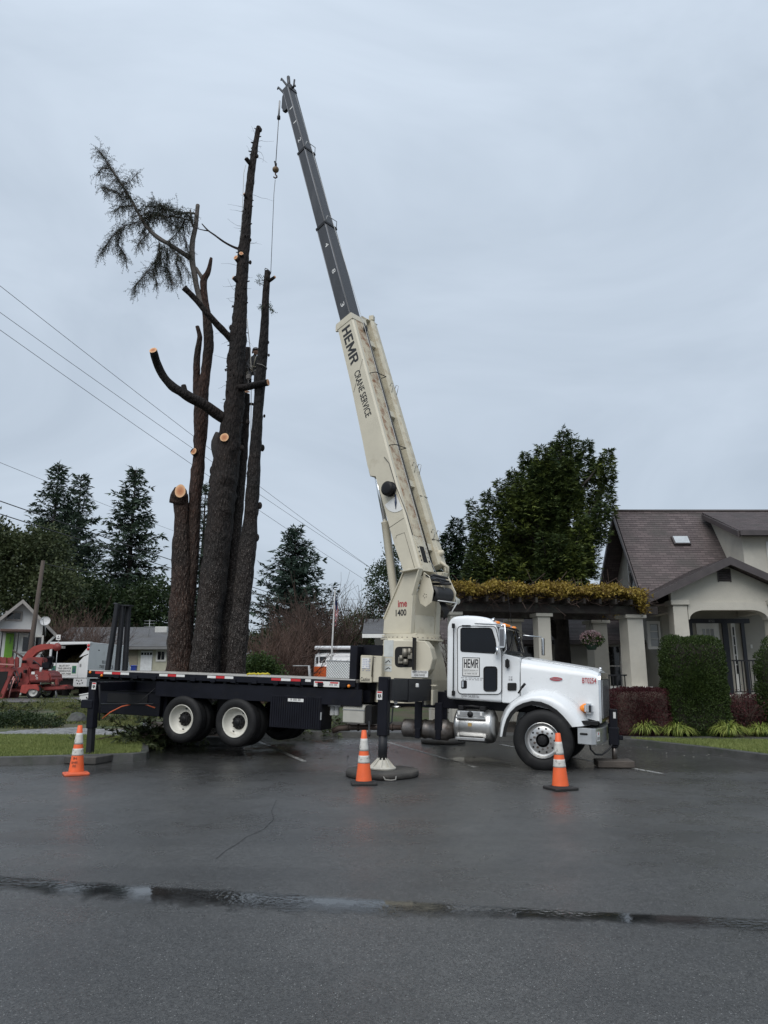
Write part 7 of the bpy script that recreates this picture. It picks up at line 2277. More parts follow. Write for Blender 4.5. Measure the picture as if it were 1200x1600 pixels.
p = L(869, 1061, .32)
ov = [(.115 * cos(2 * pi * k / 32), .036 * sin(2 * pi * k / 32)) for k in range(32)]
for sc, off, m, nm in ((1.0, .012, M_CHROME, 'emblem'), (.92, .016, M_REDL, 'emblem_field')):
    b = MB(); b.prism([(p.x + x * sc, hs(p.x) + x * sc * .08 - off, p.z + z * sc) for x, z in ov], (0, -.004, 0)); e_ = b.build(nm, m, hood)
text('Peterbilt', 'lettering', M_CHROME, hood, (p.x - .085, hs(p.x) - .022 - .085 * .08, p.z - .015), tx, (0, 0, 1), .17, .036)

# ---------------------------------------------------- upper works: turret, boom, jib, cylinder, winch
PHI, ELV = radians(139.268), radians(72.507)
Hd = V((cos(PHI), sin(PHI), 0)); Nd = V((-sin(PHI), cos(PHI), 0)); Zd = V((0, 0, 1))
PIV = V((.766, 15.599, 3.60))
T0 = V((PIV.x, PIV.y, 0)) + Hd * .0
Ad = Hd * cos(ELV) + Zd * sin(ELV); Bd = -Hd * sin(ELV) + Zd * cos(ELV)
S = lambda h, n, z: W2L(T0 + Hd * h + Nd * n + Zd * z)
Bm = lambda s, b_, n: W2L(PIV + Ad * s + Bd * b_ + Nd * n)
aL, bL, nL = TRI @ Ad, TRI @ Bd, TRI @ Nd
def SP(px, py, n):                         # photo point on the turret plane at sideways offset n -> (h, z)
    d = _ray(px, py); t = ((T0 + Nd * n) - CAM).dot(Nd) / d.dot(Nd); q = CAM + d * t - T0
    return q.dot(Hd), q.z
def BP(px, py, n):                         # photo point on a boom side plane -> (s, b)
    d = _ray(px, py); t = ((PIV + Nd * n) - CAM).dot(Nd) / d.dot(Nd); q = CAM + d * t - PIV
    return q.dot(Ad), q.dot(Bd)
def splate(name, pts, n0, n1, mat, parent=None, bevel=.006):
    b = MB(); b.prism([S(h, n0, z) for h, z in pts], S(0, n1, 0) - S(0, n0, 0), bevel); return b.build(name, mat, parent or truck)
npx = [(598.5, 990), (600, 967), (631, 894), (635, 888.5), (660, 888.5), (649, 929), (645.5, 990)]
plate = [SP(x, y, .36) for x, y in npx]
tp1 = splate('turret_plate', plate, .36, .33, M_CREAM)
splate('turret_plate', plate, -.36, -.33, M_CREAM)
z0 = SP(640, 990, .36)[1]
def flange(i, j, w, n):                                      # stiffening strip standing out along a plate edge
    (h0, za), (h1, zb) = plate[i], plate[j]
    b = MB(); q = V((h1 - h0, 0, zb - za)).normalized() * .014; m = V((-q.z, 0, q.x))
    pts = [(h0 + m.x, za + m.z), (h1 + m.x, zb + m.z), (h1 - m.x, zb - m.z), (h0 - m.x, za - m.z)]
    return splate('turret_flange', pts, n, n + w, M_CREAM, None, .004)
flange(1, 2, .03, .36); flange(4, 5, .12, .36); flange(5, 6, .10, .36); flange(2, 4, .14, .36)
flange(4, 5, -.16, -.36); flange(5, 6, -.16, -.36)
hb0, hz0 = SP(645.5, 990, .36)
b = MB(); hA, hB = plate[0][0] - .02, hb0 - .02
b.loft([[S(hA, .33, z0), S(hB, .33, z0), S(hB, -.33, z0), S(hA, -.33, z0)], [S(hA - .05, .33, z0 + .38), S(hB, .33, z0 + .38), S(hB, -.33, z0 + .38), S(hA - .05, -.33, z0 + .38)]], smooth=False); b.build('turret_box', M_CREAM, truck)
b = MB(); hr = .60
disc = [S(.0 + .66 * cos(k * pi / 16), .62 * sin(k * pi / 16), z0 - .03) for k in range(32)]
b.prism([S(hA + .02, .40, z0 - .03), S(hB - .1, .40, z0 - .03), S(hB - .1, -.42, z0 - .03), S(hA + .02, -.42, z0 - .03)], S(0, 0, 1.028) - S(0, 0, 1), .004)
b.build('turret_base', M_CREAM, truck)
b = MB(); b.lathe(S(.25, 0, z0 - .10), TRI @ Zd, [(0, 0), (0, .55), (.068, .55), (.068, 0)], 40, False); b.build('slewing_ring', M_BLK, truck)
qa, qb = SP(622, 949, .36), SP(636, 937, .36)
text('ime', 'lettering', M_REDL, tp1, S(qa[0], .3615, qa[1]), TRI @ -Hd, TRI @ Zd, abs(qb[0] - qa[0]), qb[1] - qa[1], bold=.02)
qa, qb = SP(618.5, 963, .36), SP(635, 951.5, .36)
text('1400', 'lettering', M_INK, tp1, S(qa[0], .3615, qa[1]), TRI @ -Hd, TRI @ Zd, abs(qb[0] - qa[0]), qb[1] - qa[1], bold=.02)
# main boom section
bot_prof = [(.1, -.17), (.9, -.24), (2.60, -.27), (2.68, -.40), (2.95, -.42), (3.6, -.38), (5.2, -.30), (6.90, -.265)]
WM = .515
secs = []
for s, bb in bot_prof:
    hw = WM / 2; c_ = .035
    secs.append([Bm(s, bb, hw), Bm(s, bb, -hw), Bm(s, .24 - c_, -hw), Bm(s, .24, -hw + c_), Bm(s, .24, hw - c_), Bm(s, .24 - c_, hw)])
b = MB(); b.loft(secs, smooth=False); boom = b.build('boom_section', M_CREAM, truck)
b = MB(); b.prism([Bm(.9, .2405, .15), Bm(6.86, .2405, .13), Bm(6.86, .2405, -.13), Bm(.9, .2405, -.15)], bL * .007); b.build('top_plate', M_RUST, boom)
b = MB(); b.prism([Bm(.08, .241, .19), Bm(.88, .241, .17), Bm(.88, .241, -.17), Bm(.08, .241, -.19)], bL * .012); tpp = b.build('cover_plate', M_CREAM2, boom)
b = MB(); b.prism([Bm(.28, .2535, .075), Bm(.66, .2535, .075), Bm(.66, .2535, -.075), Bm(.28, .2535, -.075)], bL * .002); b.build('slot', M_HOLE, tpp)
b = MB()
for sgn_ in (-1, 1):
    for k in range(4): b.lathe(Bm(.32 + k * .10, .2535, sgn_ * .135), bL, [(0, .019), (.006, .019), (.006, 0)], 8)
b.build('bolts', M_HOLE, tpp)
b = MB(); hw = WM / 2 + .012                                   # collar at the mouth of the main section
for s0_, s1_ in ((6.78, 6.95),):
    b.loft([[Bm(s, -.285, hw), Bm(s, -.285, -hw), Bm(s, .252, -hw), Bm(s, .252, hw)] for s in (s0_, s1_)], smooth=False)
b.build('collar', M_CREAM, boom)
b = MB(); b.box(Bm(6.86, -.31, .22), (.06, .06, .16)); b.build('collar_lug', M_CREAM, boom)
# side details: panel outlines, seam welds
for rows in ([(1.3, -.25), (1.33, .19)], [(5.55, .22), (5.2, -.05), (4.9, -.28)], [(.18, .12), (1.02, .10), (1.05, -.12), (1.0, -.16)]):
    b = MB(); b.tube([Bm(s, q, WM / 2 + .002) for s, q in rows], .0055, 4); b.build('side_seam', M('dark seam line', (.12, .11, .09), .7), boom)  # thin dark lines along panel outlines and seams
b = MB(); b.tube([Bm(.2, .26, -.21), Bm(2.6, .26, -.19), Bm(5.2, .26, -.17), Bm(6.8, .26, -.15)], .014, 6); b.build('hose', M_HOSE, boom)
b = MB(); b.tube([Bm(.9, .252, .20), Bm(1.4, .252, .215), Bm(2.1, .2, .26), Bm(2.7, .18, .262), Bm(2.9, .1, .27)], .008, 5); b.build('cable', M_HOSE, boom)
for s in (.52, 3.0, 5.0):                                      # wire rope guide loops on the top plate
    for n_ in ((.03, -.24),):
        b = MB(); b.tube([Bm(s + .16, .245, n_[0] + .13), Bm(s + .10, .40, n_[0] + .10), Bm(s + .10, .40, n_[1]), Bm(s + .16, .245, n_[1] - .02)], .010, 6)
        if s > 1: b.build('rope_guide', M_BLK, boom)
b = MB(); b.box(Bm(6.55, .30, -.08), (.07, .10, .10)); b.build('rope_roller', M_BLK, boom)
# extension sections
for i, (s0_, s1_, W2, H2) in enumerate(((6.7, 10.12, .417, .335), (9.9, 13.0, .388, .285), (12.8, 15.6, .358, .232))):
    b = MB(); hw, hh = W2 / 2, H2 / 2; c_ = .022
    b.loft([[Bm(s, -hh, hw), Bm(s, -hh, -hw), Bm(s, hh - c_, -hw), Bm(s, hh, -hw + c_), Bm(s, hh, hw - c_), Bm(s, hh - c_, hw)] for s in (s0_, s1_)], smooth=False)
    sec = b.build('boom_section', M_SECT, truck)
    b = MB(); b.tube([Bm(s0_ + .3, hh - .02, hw + .001), Bm(s1_ - .02, hh - .02, hw + .001)], .010, 5); b.tube([Bm(s0_ + .3, -hh + .015, hw + .001), Bm(s1_ - .02, -hh + .015, hw + .001)], .008, 5); b.build('edge_weld', M('scuffed grey edge', (.20, .21, .23), .45), sec)
    if i < 2:
        b = MB(); e_ = .016
        b.loft([[Bm(s, -hh - e_, hw + e_), Bm(s, -hh - e_, -hw - e_), Bm(s, hh + e_, -hw - e_), Bm(s, hh + e_, hw + e_)] for s in (s1_ - .07, s1_ + .005)], smooth=False); b.build('collar', M_BLK, sec)
        b = MB(); b.tube([Bm(s1_, hh, hw * .9), Bm(s1_ + .14, hh + .09, hw * .8), Bm(s1_ + .14, hh + .09, -hw * .9), Bm(s1_ - .02, hh, -hw)], .011, 6); b.build('rope_guide', M_METAL, sec)
    marks = {0: [(10, 0, '4'), (10, 1, '8'), (10, 2, '3')], 1: [], 2: [(0, 0, '1'), (0, 1, '1'), (0, 2, '2')]}[i]
    for k, (_, j, ch) in enumerate(marks):
        ss = {0: (9.45, 8.55, 7.45), 2: (14.75, 14.15, 13.45)}[i][j]
        text(ch, 'number', M_LABEL, sec, Bm(ss, -.03, hw + .001), TRI @ -Ad, TRI @ Bd, .035 if ch == '1' else .12, .12)
# boom head
b = MB()
b.loft([[Bm(s, -q, .16), Bm(s, -q, -.16), Bm(s, q, -.16), Bm(s, q, .16)] for s, q in ((15.55, .135), (15.72, .125))], smooth=False)
for n_ in (.13, -.13): b.prism([Bm(14.9, -.08, n_), Bm(15.65, -.05, n_), Bm(15.5, -.20, n_), Bm(15.15, -.33, n_), Bm(14.95, -.28, n_)], nL * .025)
b.bb(Bm(15.7, .03, 0) - V((.06, .06, 0.05)), Bm(15.7, .03, 0) + V((.06, .06, .14)), .01)
bh = b.build('boom_head', M_SECT, truck)
b = MB(); b.lathe(Bm(15.12, -.24, .05), nL, [(-.03, 0), (-.03, .13), (-.015, .13), (0, .10), (.015, .13), (.03, .13), (.03, 0)], 24); b.build('sheave', M_BLK, bh)
b = MB()
for px0, py0, px1, py1, px2, py2 in ((452, 138, 440, 123, 439, 126), (448, 150, 435, 136.5, 433.5, 140), (454, 140, 461, 133, 461.5, 135)):
    P_ = [Bm(*BP(x, y, 0), 0) for x, y in ((px0, py0), (px1, py1), (px2, py2))]; b.tube(P_, [.04, .03, .022], 6)
P_ = [Bm(*BP(x, y, 0), 0) for x, y in ((452, 138), (450.5, 120))]; b.tube(P_, .05, 6); P_ = [Bm(*BP(x, y, 0), -.08) for x, y in ((455, 138), (457, 122))]; b.tube(P_, .03, 6)
b.build('head_pins', M_SECT, bh)
# big lettering on the boom
def btext(s, s_top, b0, ln, h, bold): return text(s, 'lettering', M_INK, boom, Bm(s_top, b0, WM / 2 + .0005), TRI @ -Ad, TRI @ Bd, ln, h, bold=bold)
qs = BP(541, 514, WM / 2); qe = BP(561, 567, WM / 2)
hemr(boom, Bm(qs[0] + .06, -.165, WM / 2 + .003), TRI @ -Ad, TRI @ Bd, qs[0] - qe[0] - .02, .28)
qs = BP(558, 579, WM / 2); qe = BP(578, 649, WM / 2)
btext('CRANE SERVICE', qs[0], -.13, qs[0] - qe[0], .19, .012)
# hose reel, angle indicator
p = Bm(*BP(604.5, 763, .40), .40); c0 = Bm(*BP(604.5, 763, .40), .26)
b = MB(); b.lathe(c0, nL, [(0, 0), (.0, .15), (.03, .17), (.035, .12), (.11, .12), (.115, .165), (.15, .16), (.17, .10), (.17, 0)], 28); rl_ = b.build('hose_reel', M_BLK, boom)
b = MB(); b.lathe(c0 + nL * .04, nL, [(0, .12), (.02, .14), (.05, .145), (.07, .12)], 28); b.tube([c0 + nL * .06 - aL * .15, c0 + nL * .06 - aL * .24 + bL * .08, Bm(2.35, .24, .2)], .009, 5); b.build('hose', M_HOSE, rl_)
c0 = BP(618, 790, WM / 2); n_ = WM / 2 + .004
b = MB()
fan = [Bm(c0[0] + .20, c0[1] + .10, n_)] + [Bm(c0[0] + .20 - .37 * sin(radians(t)), c0[1] + .10 - .37 * cos(radians(t)), n_) for t in range(8, 100, 7)]
b.prism(fan, nL * .006); ai = b.build('angle_indicator', M_LABEL, boom)
b = MB(); zl = TRI @ Zd; o_ = Bm(c0[0] + .20, c0[1] + .085, n_ + .012); b.tube([o_ + zl * .03, o_ - zl * .15, o_ - zl * .30], [.012, .028, .006], 5); b.build('indicator_needle', M('dark blue needle', (.03, .045, .09), .4), ai)
# stowed jib along the far side of the boom
b = MB()
for s0_, s1_, bz0, bz1, n0, n1 in ((.55, 7.25, -.10, .04, -.40, -.60),):
    b.loft([[Bm(s, bz0, n0), Bm(s, bz0, n1), Bm(s, bz1, n1), Bm(s, bz1, n0)] for s in (s0_, s1_)], smooth=False)
b.build('jib_web', M('shaded olive cream paint', (.30, .285, .225), .5, var=.1), truck)  # olive darker than the jib's cream: shade of the gap put into colour
b = MB()
b.loft([[Bm(s, -.10, -.58), Bm(s, -.10, -.58 - w2), Bm(s, .17, -.58 - w2), Bm(s, .20, -.61 - w2 * .3), Bm(s, .17, -.58)] for s, w2 in ((.35, .30), (1.6, .30), (7.15, .24))], smooth=False)
jb = b.build('jib', M_CREAM2, truck)
b = MB(); b.prism([Bm(7.12, .18, -.46), Bm(7.32, .05, -.46), Bm(7.32, -.15, -.46), Bm(7.1, -.1, -.46)], nL * -.40); b.box(Bm(7.35, .10, -.80), (.12, .12, .12)); b.build('jib_end', M_CREAM, jb)
for s in (1.02, 2.75, 5.0):
    for n_ in (-.63, -.82):
        b = MB(); b.tube([Bm(s - .10, .17, n_), Bm(s + .10, .30, n_), Bm(s + .16, .24, n_), Bm(s + .10, .18, n_)], .008, 5); b.build('jib_hook', M_METAL, jb)
b = MB(); b.tube([Bm(2.05, .19, -.58), Bm(2.05, .19, -.87)], .008, 4); b.tube([Bm(.95, .19, -.58), Bm(.95, .19, -.88)], .012, 4); b.build('jib_seam', M('dark seam line', (.12, .11, .09), .7), jb)
for s in (.7, 2.3, 4.2, 6.3):
    b = MB(); b.prism([Bm(s, .12, -.255), Bm(s + .16, .12, -.255), Bm(s + .16, .0, -.255), Bm(s, .0, -.255)], nL * -.34); b.build('jib_bracket', M_CREAM, jb)
b = MB(); b.lathe(Bm(.62, .12, -.73), bL, [(0, .07), (.10, .07), (.12, .05), (.16, .05), (.16, 0)], 14); b.tube([Bm(.4, .2, -.64), Bm(.25, .28, -.74), Bm(.1, .18, -.8)], .035, 8); b.tube([Bm(.45, .1, -.86), Bm(.1, .14, -.84), Bm(-.05, .1, -.72)], .04, 8); b.box(Bm(.16, .12, -.84), (.12, .12, .10)); b.build('jib_pivot', M_CREAM2, jb)
b = MB(); b.box(Bm(.02, .1, -.84), (.11, .13, .09)); b.build('pivot_block', M_BLK, jb)
# lift cylinder
c0, c1, c2 = SP(618, 945, 0), SP(602, 816, 0), SP(581.5, 710, 0)
b = MB(); p0, p1, p2 = S(c0[0], 0, c0[1]), S(c1[0], 0, c1[1]), S(c2[0], 0, c2[1])
b.lathe(p0, p1 - p0, [(0, 0), (0, .085), (.02, .09), ((p1 - p0).length - .03, .09), ((p1 - p0).length - .02, .098), ((p1 - p0).length, .095), ((p1 - p0).length, 0)], 28); cy = b.build('lift_cylinder', M_CREAM, truck)
b = MB(); b.cyl(p1 - (p2 - p1).normalized() * .05, p2, .05, 24); b.build('lift_rod', M_CHROME, truck)
b = MB(); b.lathe(p2 - nL * .16, nL, [(0, 0), (0, .07), (.32, .07), (.32, 0)], 16); b.prism([Bm(2.72, -.30, .12), Bm(3.0, -.30, .12), Bm(2.92, -.52, .12), Bm(2.76, -.52, .12)], nL * -.24); b.build('rod_pin', M_CREAM, truck)
b = MB(); q = (p1 - p0).normalized(); sd = (TRI @ -Hd); b.tube([p0 + sd * .11 + q * .3, p1 + sd * .11 - q * .2, p1 + sd * .11 + q * .02], .012, 6); b.tube([p1 + sd * .08, p1 + sd * .13], .03, 8); b.build('cylinder_pipe', M_METAL, cy)
# winch
wc = SP(689, 929, -.08)
b = MB(); b.lathe(S(wc[0], .24, wc[1]), TRI @ -Nd, [(0, .10), (.02, .10)] + [(.02 + i * .0145, .152 + (.006 if i % 2 else 0)) for i in range(38)] + [(.59, .10), (.60, 0)], 32); wn_ = b.build('winch_drum', M('black wire rope on drum', (.022, .022, .023), .55, var=.3, vs=20), truck)
hexp = [SP(x, y, .27) for x, y in ((662, 894), (671, 900.5), (677, 924), (674, 941.5), (665, 948.5), (656.5, 943.5), (652, 925))]
splate('winch_plate', hexp, .27, .245, M_CREAM)
hq = SP(664, 931, .27)
b = MB()
for k in range(5): a = 2 * pi * k / 5; b.lathe(S(hq[0] + .04 * cos(a), .271, hq[1] + .04 * sin(a)), nL, [(0, .010), (.003, .010), (.003, 0)], 8)
for x, y in ((655, 920), (657, 912), (654, 919)): h_, z_ = SP(x, y, .27); b.lathe(S(h_, .271, z_), nL, [(0, .010), (.003, .010), (.003, 0)], 8)
b.build('bolts', M_HOLE, truck)
h0, zz0 = wc
far = [(h0 + .25, zz0 + .42), (h0 + .02, zz0 + .40), (h0 - .16, zz0 + .05), (h0 - .12, zz0 - .14), (h0, zz0 - .2), (h0 + .2, zz0 - .1)]
splate('winch_plate', far, -.38, -.41, M_CREAM)
b = MB(); b.lathe(S(h0 - .02, -.41, zz0 - .10), TRI @ -Nd, [(0, .12), (.06, .12), (.07, .09), (.14, .09), (.15, .065), (.24, .065), (.24, 0)], 18)
for k in range(6): a = k; b.lathe(S(h0 - .02 + .085 * cos(a), -.47, zz0 - .10 + .085 * sin(a)), TRI @ -Nd, [(0, .018), (.05, .018), (.05, 0)], 8)
b.build('winch_motor', M('pale cream casting', (.62, .60, .52), .5, var=.1), truck)
b = MB(); b.tube([S(h0 - .17, .25, zz0 - .16), S(h0 - .17, -.40, zz0 - .16)], .011, 8); b.tube([S(h0 - .17, -.40, zz0 - .16), S(h0 - .1, -.3, zz0 - .36)], .014, 6); b.build('winch_rail', M_LABEL, truck)
b = MB(); 
for k in range(5): b.tube([S(h0 + .1, -.3 + .04 * k, zz0 - .12), S(h0 - .02, -.34 + .05 * k, zz0 - .32), S(h0 + .1, -.3, zz0 - .5)], .014, 6)
b.tube([S(h0 + .15, .22, zz0 + .25), S(h0 - .1, .2, zz0 + .30), S(h0 - .12, -.2, zz0 + .27)], .02, 6); b.tube([S(h0 + .1, .22, zz0 + .34), S(h0 - .02, .2, zz0 + .38), S(h0 - .02, -.3, zz0 + .36)], .025, 6)
b.box(S(h0 + .02, -.05, zz0 + .22), (.5, .12, .05), None, .01)
b.build('winch_hose', M_HOSE, truck)
b = MB(); b.lathe(S(.0, -.325, 3.6), nL, [(0, 0), (0, .09), (.65, .09), (.65, 0)], 18); b.build('boom_pin', M_CREAM, truck)
b = MB(); b.prism([S(plate[4][0] - .05, .32, plate[4][1] - .12), S(plate[4][0] - .05, -.32, plate[4][1] - .12), S(h0 - .05, -.32, zz0 + .25), S(h0 - .05, .22, zz0 + .25)], TRI @ (Hd * .03)); b.build('winch_cover', M_GUN, truck)
# load line up the boom to the head
b = MB(); b.tube([S(wc[0] - .12, -.05, wc[1] + .1), Bm(.4, .33, -.02), Bm(3, .34, -.02), Bm(6.5, .33, -.02), Bm(10.2, .24, -.02), Bm(13.05, .22, 0), Bm(15.3, .18, .02)], .007, 5); b.build('load_line', M_METAL, truck)
# ------------------------------------------------------------------ cones, pads, blocks
M_CONE = M('orange cone plastic', (.80, .13, .035), .5, var=.10, vs=9, col2=(.42, .10, .05), c2s=7, c2lo=.56, c2hi=.75)
M_COLLAR = M('dirty white cone collar', (.56, .55, .51), .5, var=.12, vs=12, col2=(.20, .19, .17), c2s=16, c2lo=.54, c2hi=.64)
M_CBASE = M('black rubber cone base', (.018, .017, .016), .7, var=.3, vs=8)
def cone_mesh(H=.72):
    r = lambda z: .033 + (.118 - .033) * (1 - z / H)
    e = .0025
    def seg(z0, z1, off, cap=False):
        b = MB(); k = 5; prof = [(z0 + (z1 - z0) * i / k, r(z0 + (z1 - z0) * i / k) + off) for i in range(k + 1)]
        if cap: prof += [(z1 + .004, r(z1) - .006), (z1 - .02, r(z1) - .010)]
        if off > .001: prof = [(z0, r(z0))] + prof + [(z1, r(z1))]
        b.lathe((0, 0, 0), (0, 0, 1), prof, 28); return b
    m1 = seg(.03, H, 0, True).mesh('body')
    m2 = seg(H * .395, H * .535, e).mesh('collar'); m3 = seg(H * .62, H * .85, e).mesh('collar')
    b = MB(); pl = [(x, y, 0) for x, y in roundpoly([(-.18, -.18), (.18, -.18), (.18, .18), (-.18, .18)], .04, 4)]
    b.prism(pl, (0, 0, .032), .006); b.lathe((0, 0, 0), (0, 0, 1), [(.03, .150), (.045, .135), (.05, .118)], 28)
    return m1, m2, m3, b.mesh('base', 40)
CM = cone_mesh()
M_CBASEO = M('orange cone base', (.62, .11, .04), .55, var=.15, vs=9)
def cone(px, py, H, rz, label, basem, tilt=0, dirt=0):
    p = gnd(px, py)
    t = thing('traffic_cone', label, 'traffic cone', (p.x, p.y + .12, 0), rz, 'traffic cones on the street')
    s = H / .72
    t.scale = (s, s, s)
    link('cone_body', CM[0], M_CONE, t); link('collar', CM[1], M_COLLAR, t); link('collar', CM[2], M_COLLAR, t)
    bo = bpy.data.objects.new('base', CM[3] if basem == 0 else CM[3].copy()); COL.objects.link(bo); bo.parent = t; bo.data.materials.clear(); bo.data.materials.append(M_CBASE if basem == 0 else M_CBASEO)
    return t
c1_ = cone(114, 1212, .785, .5, 'bright orange traffic cone beside the left lawn and rear outrigger leg', 1)
cone(568, 1227, .78, .1, 'faded orange traffic cone in front of the round outrigger mat', 0)
cone(879, 1235, .775, .35, 'orange traffic cone in front of the truck front wheel', 0)
b = MB(); rr_ = lambda z: .033 + .085 * (1 - z / .72)
def conemark(s, z, w, h, a0):
    o = Vector((rr_(z) * cos(a0) * 1.0, rr_(z) * sin(a0), z)); tn = Vector((-sin(a0), cos(a0), 0)); up = Vector((cos(a0) * -.118, sin(a0) * -.118, 1)).normalized()
    return text(s, 'lettering', M_INK, c1_, o - tn * w / 2, tn, up, w, h, lift=.006)
for s_, z_, w_ in (('IH', .23, .05), ('IHII', .17, .085), ('II', .12, .04)): conemark(s_, z_, w_, .035, radians(-118))

M_MAT = M('worn dark mat', (.045, .042, .038), .75, var=.35, vs=5, bump=.3, bs=40, col2=(.085, .078, .068), c2s=3, c2lo=.5, c2hi=.7)
M_BLOCK = M('wet timber block', (.070, .058, .048), .7, var=.4, vs=4, bump=.4, bs=30, stretch=(1, 4, 1))
pm = thing('outrigger_mat', 'round black outrigger mat under the middle outrigger foot', 'outrigger mat', (-.03, 12.79, 0))
b = MB(); b.lathe((0, 0, 0), (0, 0, 1), [(.004, .57), (.015, .60), (.088, .60), (.10, .585), (.102, 0)], 56); b.build('mat', M_MAT, pm)
b = MB(); b.tube([(.02, -.59, .06), (.05, -.66, .02), (.14, -.68, .015), (.21, -.65, .02), (.22, -.585, .06)], .012, 6); b.build('rope_handle', M('grey rope', (.22, .21, .19), .8), pm)
fm_ = thing('outrigger_mat', 'round dark outrigger mat under the far side outrigger', 'outrigger mat', (1.46, 19.0, 0.005))
b = MB(); b.lathe((0, 0, 0), (0, 0, 1), [(.0, .52), (.012, .55), (.09, .55), (.10, .535), (.102, 0)], 48); b.build('mat', M_MAT, fm_)
rm_ = thing('outrigger_mat', 'square dark pad under the rear outrigger leg at the lawn kerb', 'outrigger mat', (-5.58, 14.70, 0.005), radians(-14))
b = MB(); b.box((0, 0, .065), (.68, .62, .13), None, .012); b.build('pad', M_MAT, rm_)
fb_ = thing('timber_block', 'thick timber block under the front jack', 'timber block', (4.15, 14.02, 0.005), radians(-6))
b = MB(); b.box((0, 0, .06), (.64, .50, .115), None, .012); b.build('block', M_BLOCK, fb_)

# ------------------------------------------------------------------ hook and ropes
hk0 = L2W(Bm(15.12, -.36, .05)); YH = hk0.y + .02
hook = thing('load_hook', 'small brown headache ball and hook hanging on the crane rope', 'crane hook', at(430.7, 265, YH))
M_ROPE = M('steel wire rope', (.13, .13, .135), .5, .5)
loc = lambda px, py, Y=None: at(px, py, Y or YH) - hook.location
b = MB(); b.tube([loc(437.2, 157), loc(430.9, 256)], .012, 6); b.build('wire_rope', M_ROPE, hook)
b = MB(); b.tube([loc(437, 158), loc(435.6, 180)], .028, 8); b.build('rope_sleeve', M('pale rope sleeve', (.40, .41, .42), .5), hook)
b = MB(); b.tube([loc(435.7, 179), loc(435.6, 182), loc(435.4, 186), loc(435.3, 187)], [.02, .05, .05, .02], 10); b.build('weight', M_BLK, hook)
b = MB(); b.tube([loc(429, 252), loc(431, 256), loc(431, 260)], [.02, .035, .03], 8); b.build('wedge_socket', M_BLK, hook)
b = MB(); b.sphere((0, 0, 0), .095, 20, 14, (1, 1, .96)); b.build('ball', M('rusty olive ball paint', (.17, .11, .05), .6, var=.3, vs=10, col2=(.07, .035, .02), c2s=8), hook)
b = MB(); q = loc(430.4, 273); b.tube([loc(430.6, 269), q, q + Vector((.035, 0, -.035)), q + Vector((.045, 0, -.075)), q + Vector((.0, 0, -.115)), q + Vector((-.05, 0, -.08)), q + Vector((-.045, 0, -.05))], [.025, .02, .022, .024, .024, .018, .008], 8); b.build('hook', M('dark rusty steel', (.06, .035, .03), .6, .3), hook)
b = MB(); b.tube([loc(430, 281), loc(428, 303), at(423.2, 424, 19.42) - hook.location], .0085, 6); b.tube([at(423.4, 424 + 3 * sin(k), 19.42) - hook.location + Vector((-.09 + .09 * cos(k * pi / 4), .10 * sin(k * pi / 4), 0)) for k in range(9)], .012, 5); b.build('sling', M_ROPE, hook)
rp = thing('climbing_rope', 'thin pale climbing rope hanging beside the tallest trunk', 'rope')
b = MB(); b.tube([at(386, 498, 20.25), at(388, 520, 20.4), at(391, 545, 20.45), at(392.5, 575, 20.4), at(392.5, 610, 20.5), at(391.5, 740, 20.3), at(389, 800, 20.4)], .011, 5); b.build('rope', M('pale climbing rope', (.38, .37, .34), .8), rp)
rp = thing('climbing_rope', 'slim rope running down the left edge of the upper tallest trunk', 'rope')
b = MB(); b.tube([at(384, 258, 20.1), at(381, 270, 19.9), at(379, 320, 19.9), at(376, 372, 19.9)], .008, 5); b.build('rope', M('pale climbing rope', (.38, .37, .34), .8), rp)

# ------------------------------------------------------------------ the climber
YC = 20.62
person = thing('person', 'climber in dark clothes and helmet crouched between the tallest and right hand trunks', 'person', at(394.5, 579, YC))
pj = lambda px, py, dy=0: at(px, py, YC + dy) - person.location
J = {'pel': pj(394.5, 579), 'sp': pj(396, 570), 'ch': pj(397, 562), 'nk': pj(398.2, 556.5), 'hd': pj(399, 552.5),
     'ls': pj(402.5, 561.5, -.02), 'le': pj(404.5, 571, -.12), 'lw': pj(401.5, 577, -.28), 'rs': pj(391.8, 561.5, .0), 're': pj(387.0, 569.5, -.12), 'rw': pj(391.5, 575.5, -.30),
     'lh': pj(397.5, 581), 'lk': pj(400.5, 585, -.36), 'lf': pj(398.5, 603, -.22), 'rh': pj(391.5, 581), 'rk': pj(389.5, 588, -.36), 'rf': pj(389.5, 606, -.2), 'lt': pj(398.5, 604.5, -.38), 'rt': pj(389, 607.5, -.36)}
E_ = [('pel', 'sp'), ('sp', 'ch'), ('ch', 'nk'), ('nk', 'hd'), ('ch', 'ls'), ('ls', 'le'), ('le', 'lw'), ('ch', 'rs'), ('rs', 're'), ('re', 'rw'), ('pel', 'lh'), ('lh', 'lk'), ('lk', 'lf'), ('lf', 'lt'), ('pel', 'rh'), ('rh', 'rk'), ('rk', 'rf'), ('rf', 'rt')]
RAD = {'pel': .135, 'sp': .125, 'ch': .14, 'nk': .055, 'hd': .05, 'ls': .07, 'le': .05, 'lw': .035, 'rs': .07, 're': .05, 'rw': .035, 'lh': .09, 'lk': .072, 'lf': .05, 'lt': .042, 'rh': .09, 'rk': .072, 'rf': .05, 'rt': .042}
keys = list(J)
me = bpy.data.meshes.new('body'); me.from_pydata([J[k] for k in keys], [(keys.index(a), keys.index(c_)) for a, c_ in E_], [])
body = link('body', me, M('charcoal work clothes', (.022, .023, .026), .85, var=.3, vs=9), person)
sk_ = body.modifiers.new('skin', 'SKIN')
for i, k in enumerate(keys):
    body.data.skin_vertices[0].data[i].radius = (RAD[k], RAD[k]); body.data.skin_vertices[0].data[i].use_root = (k == 'pel')
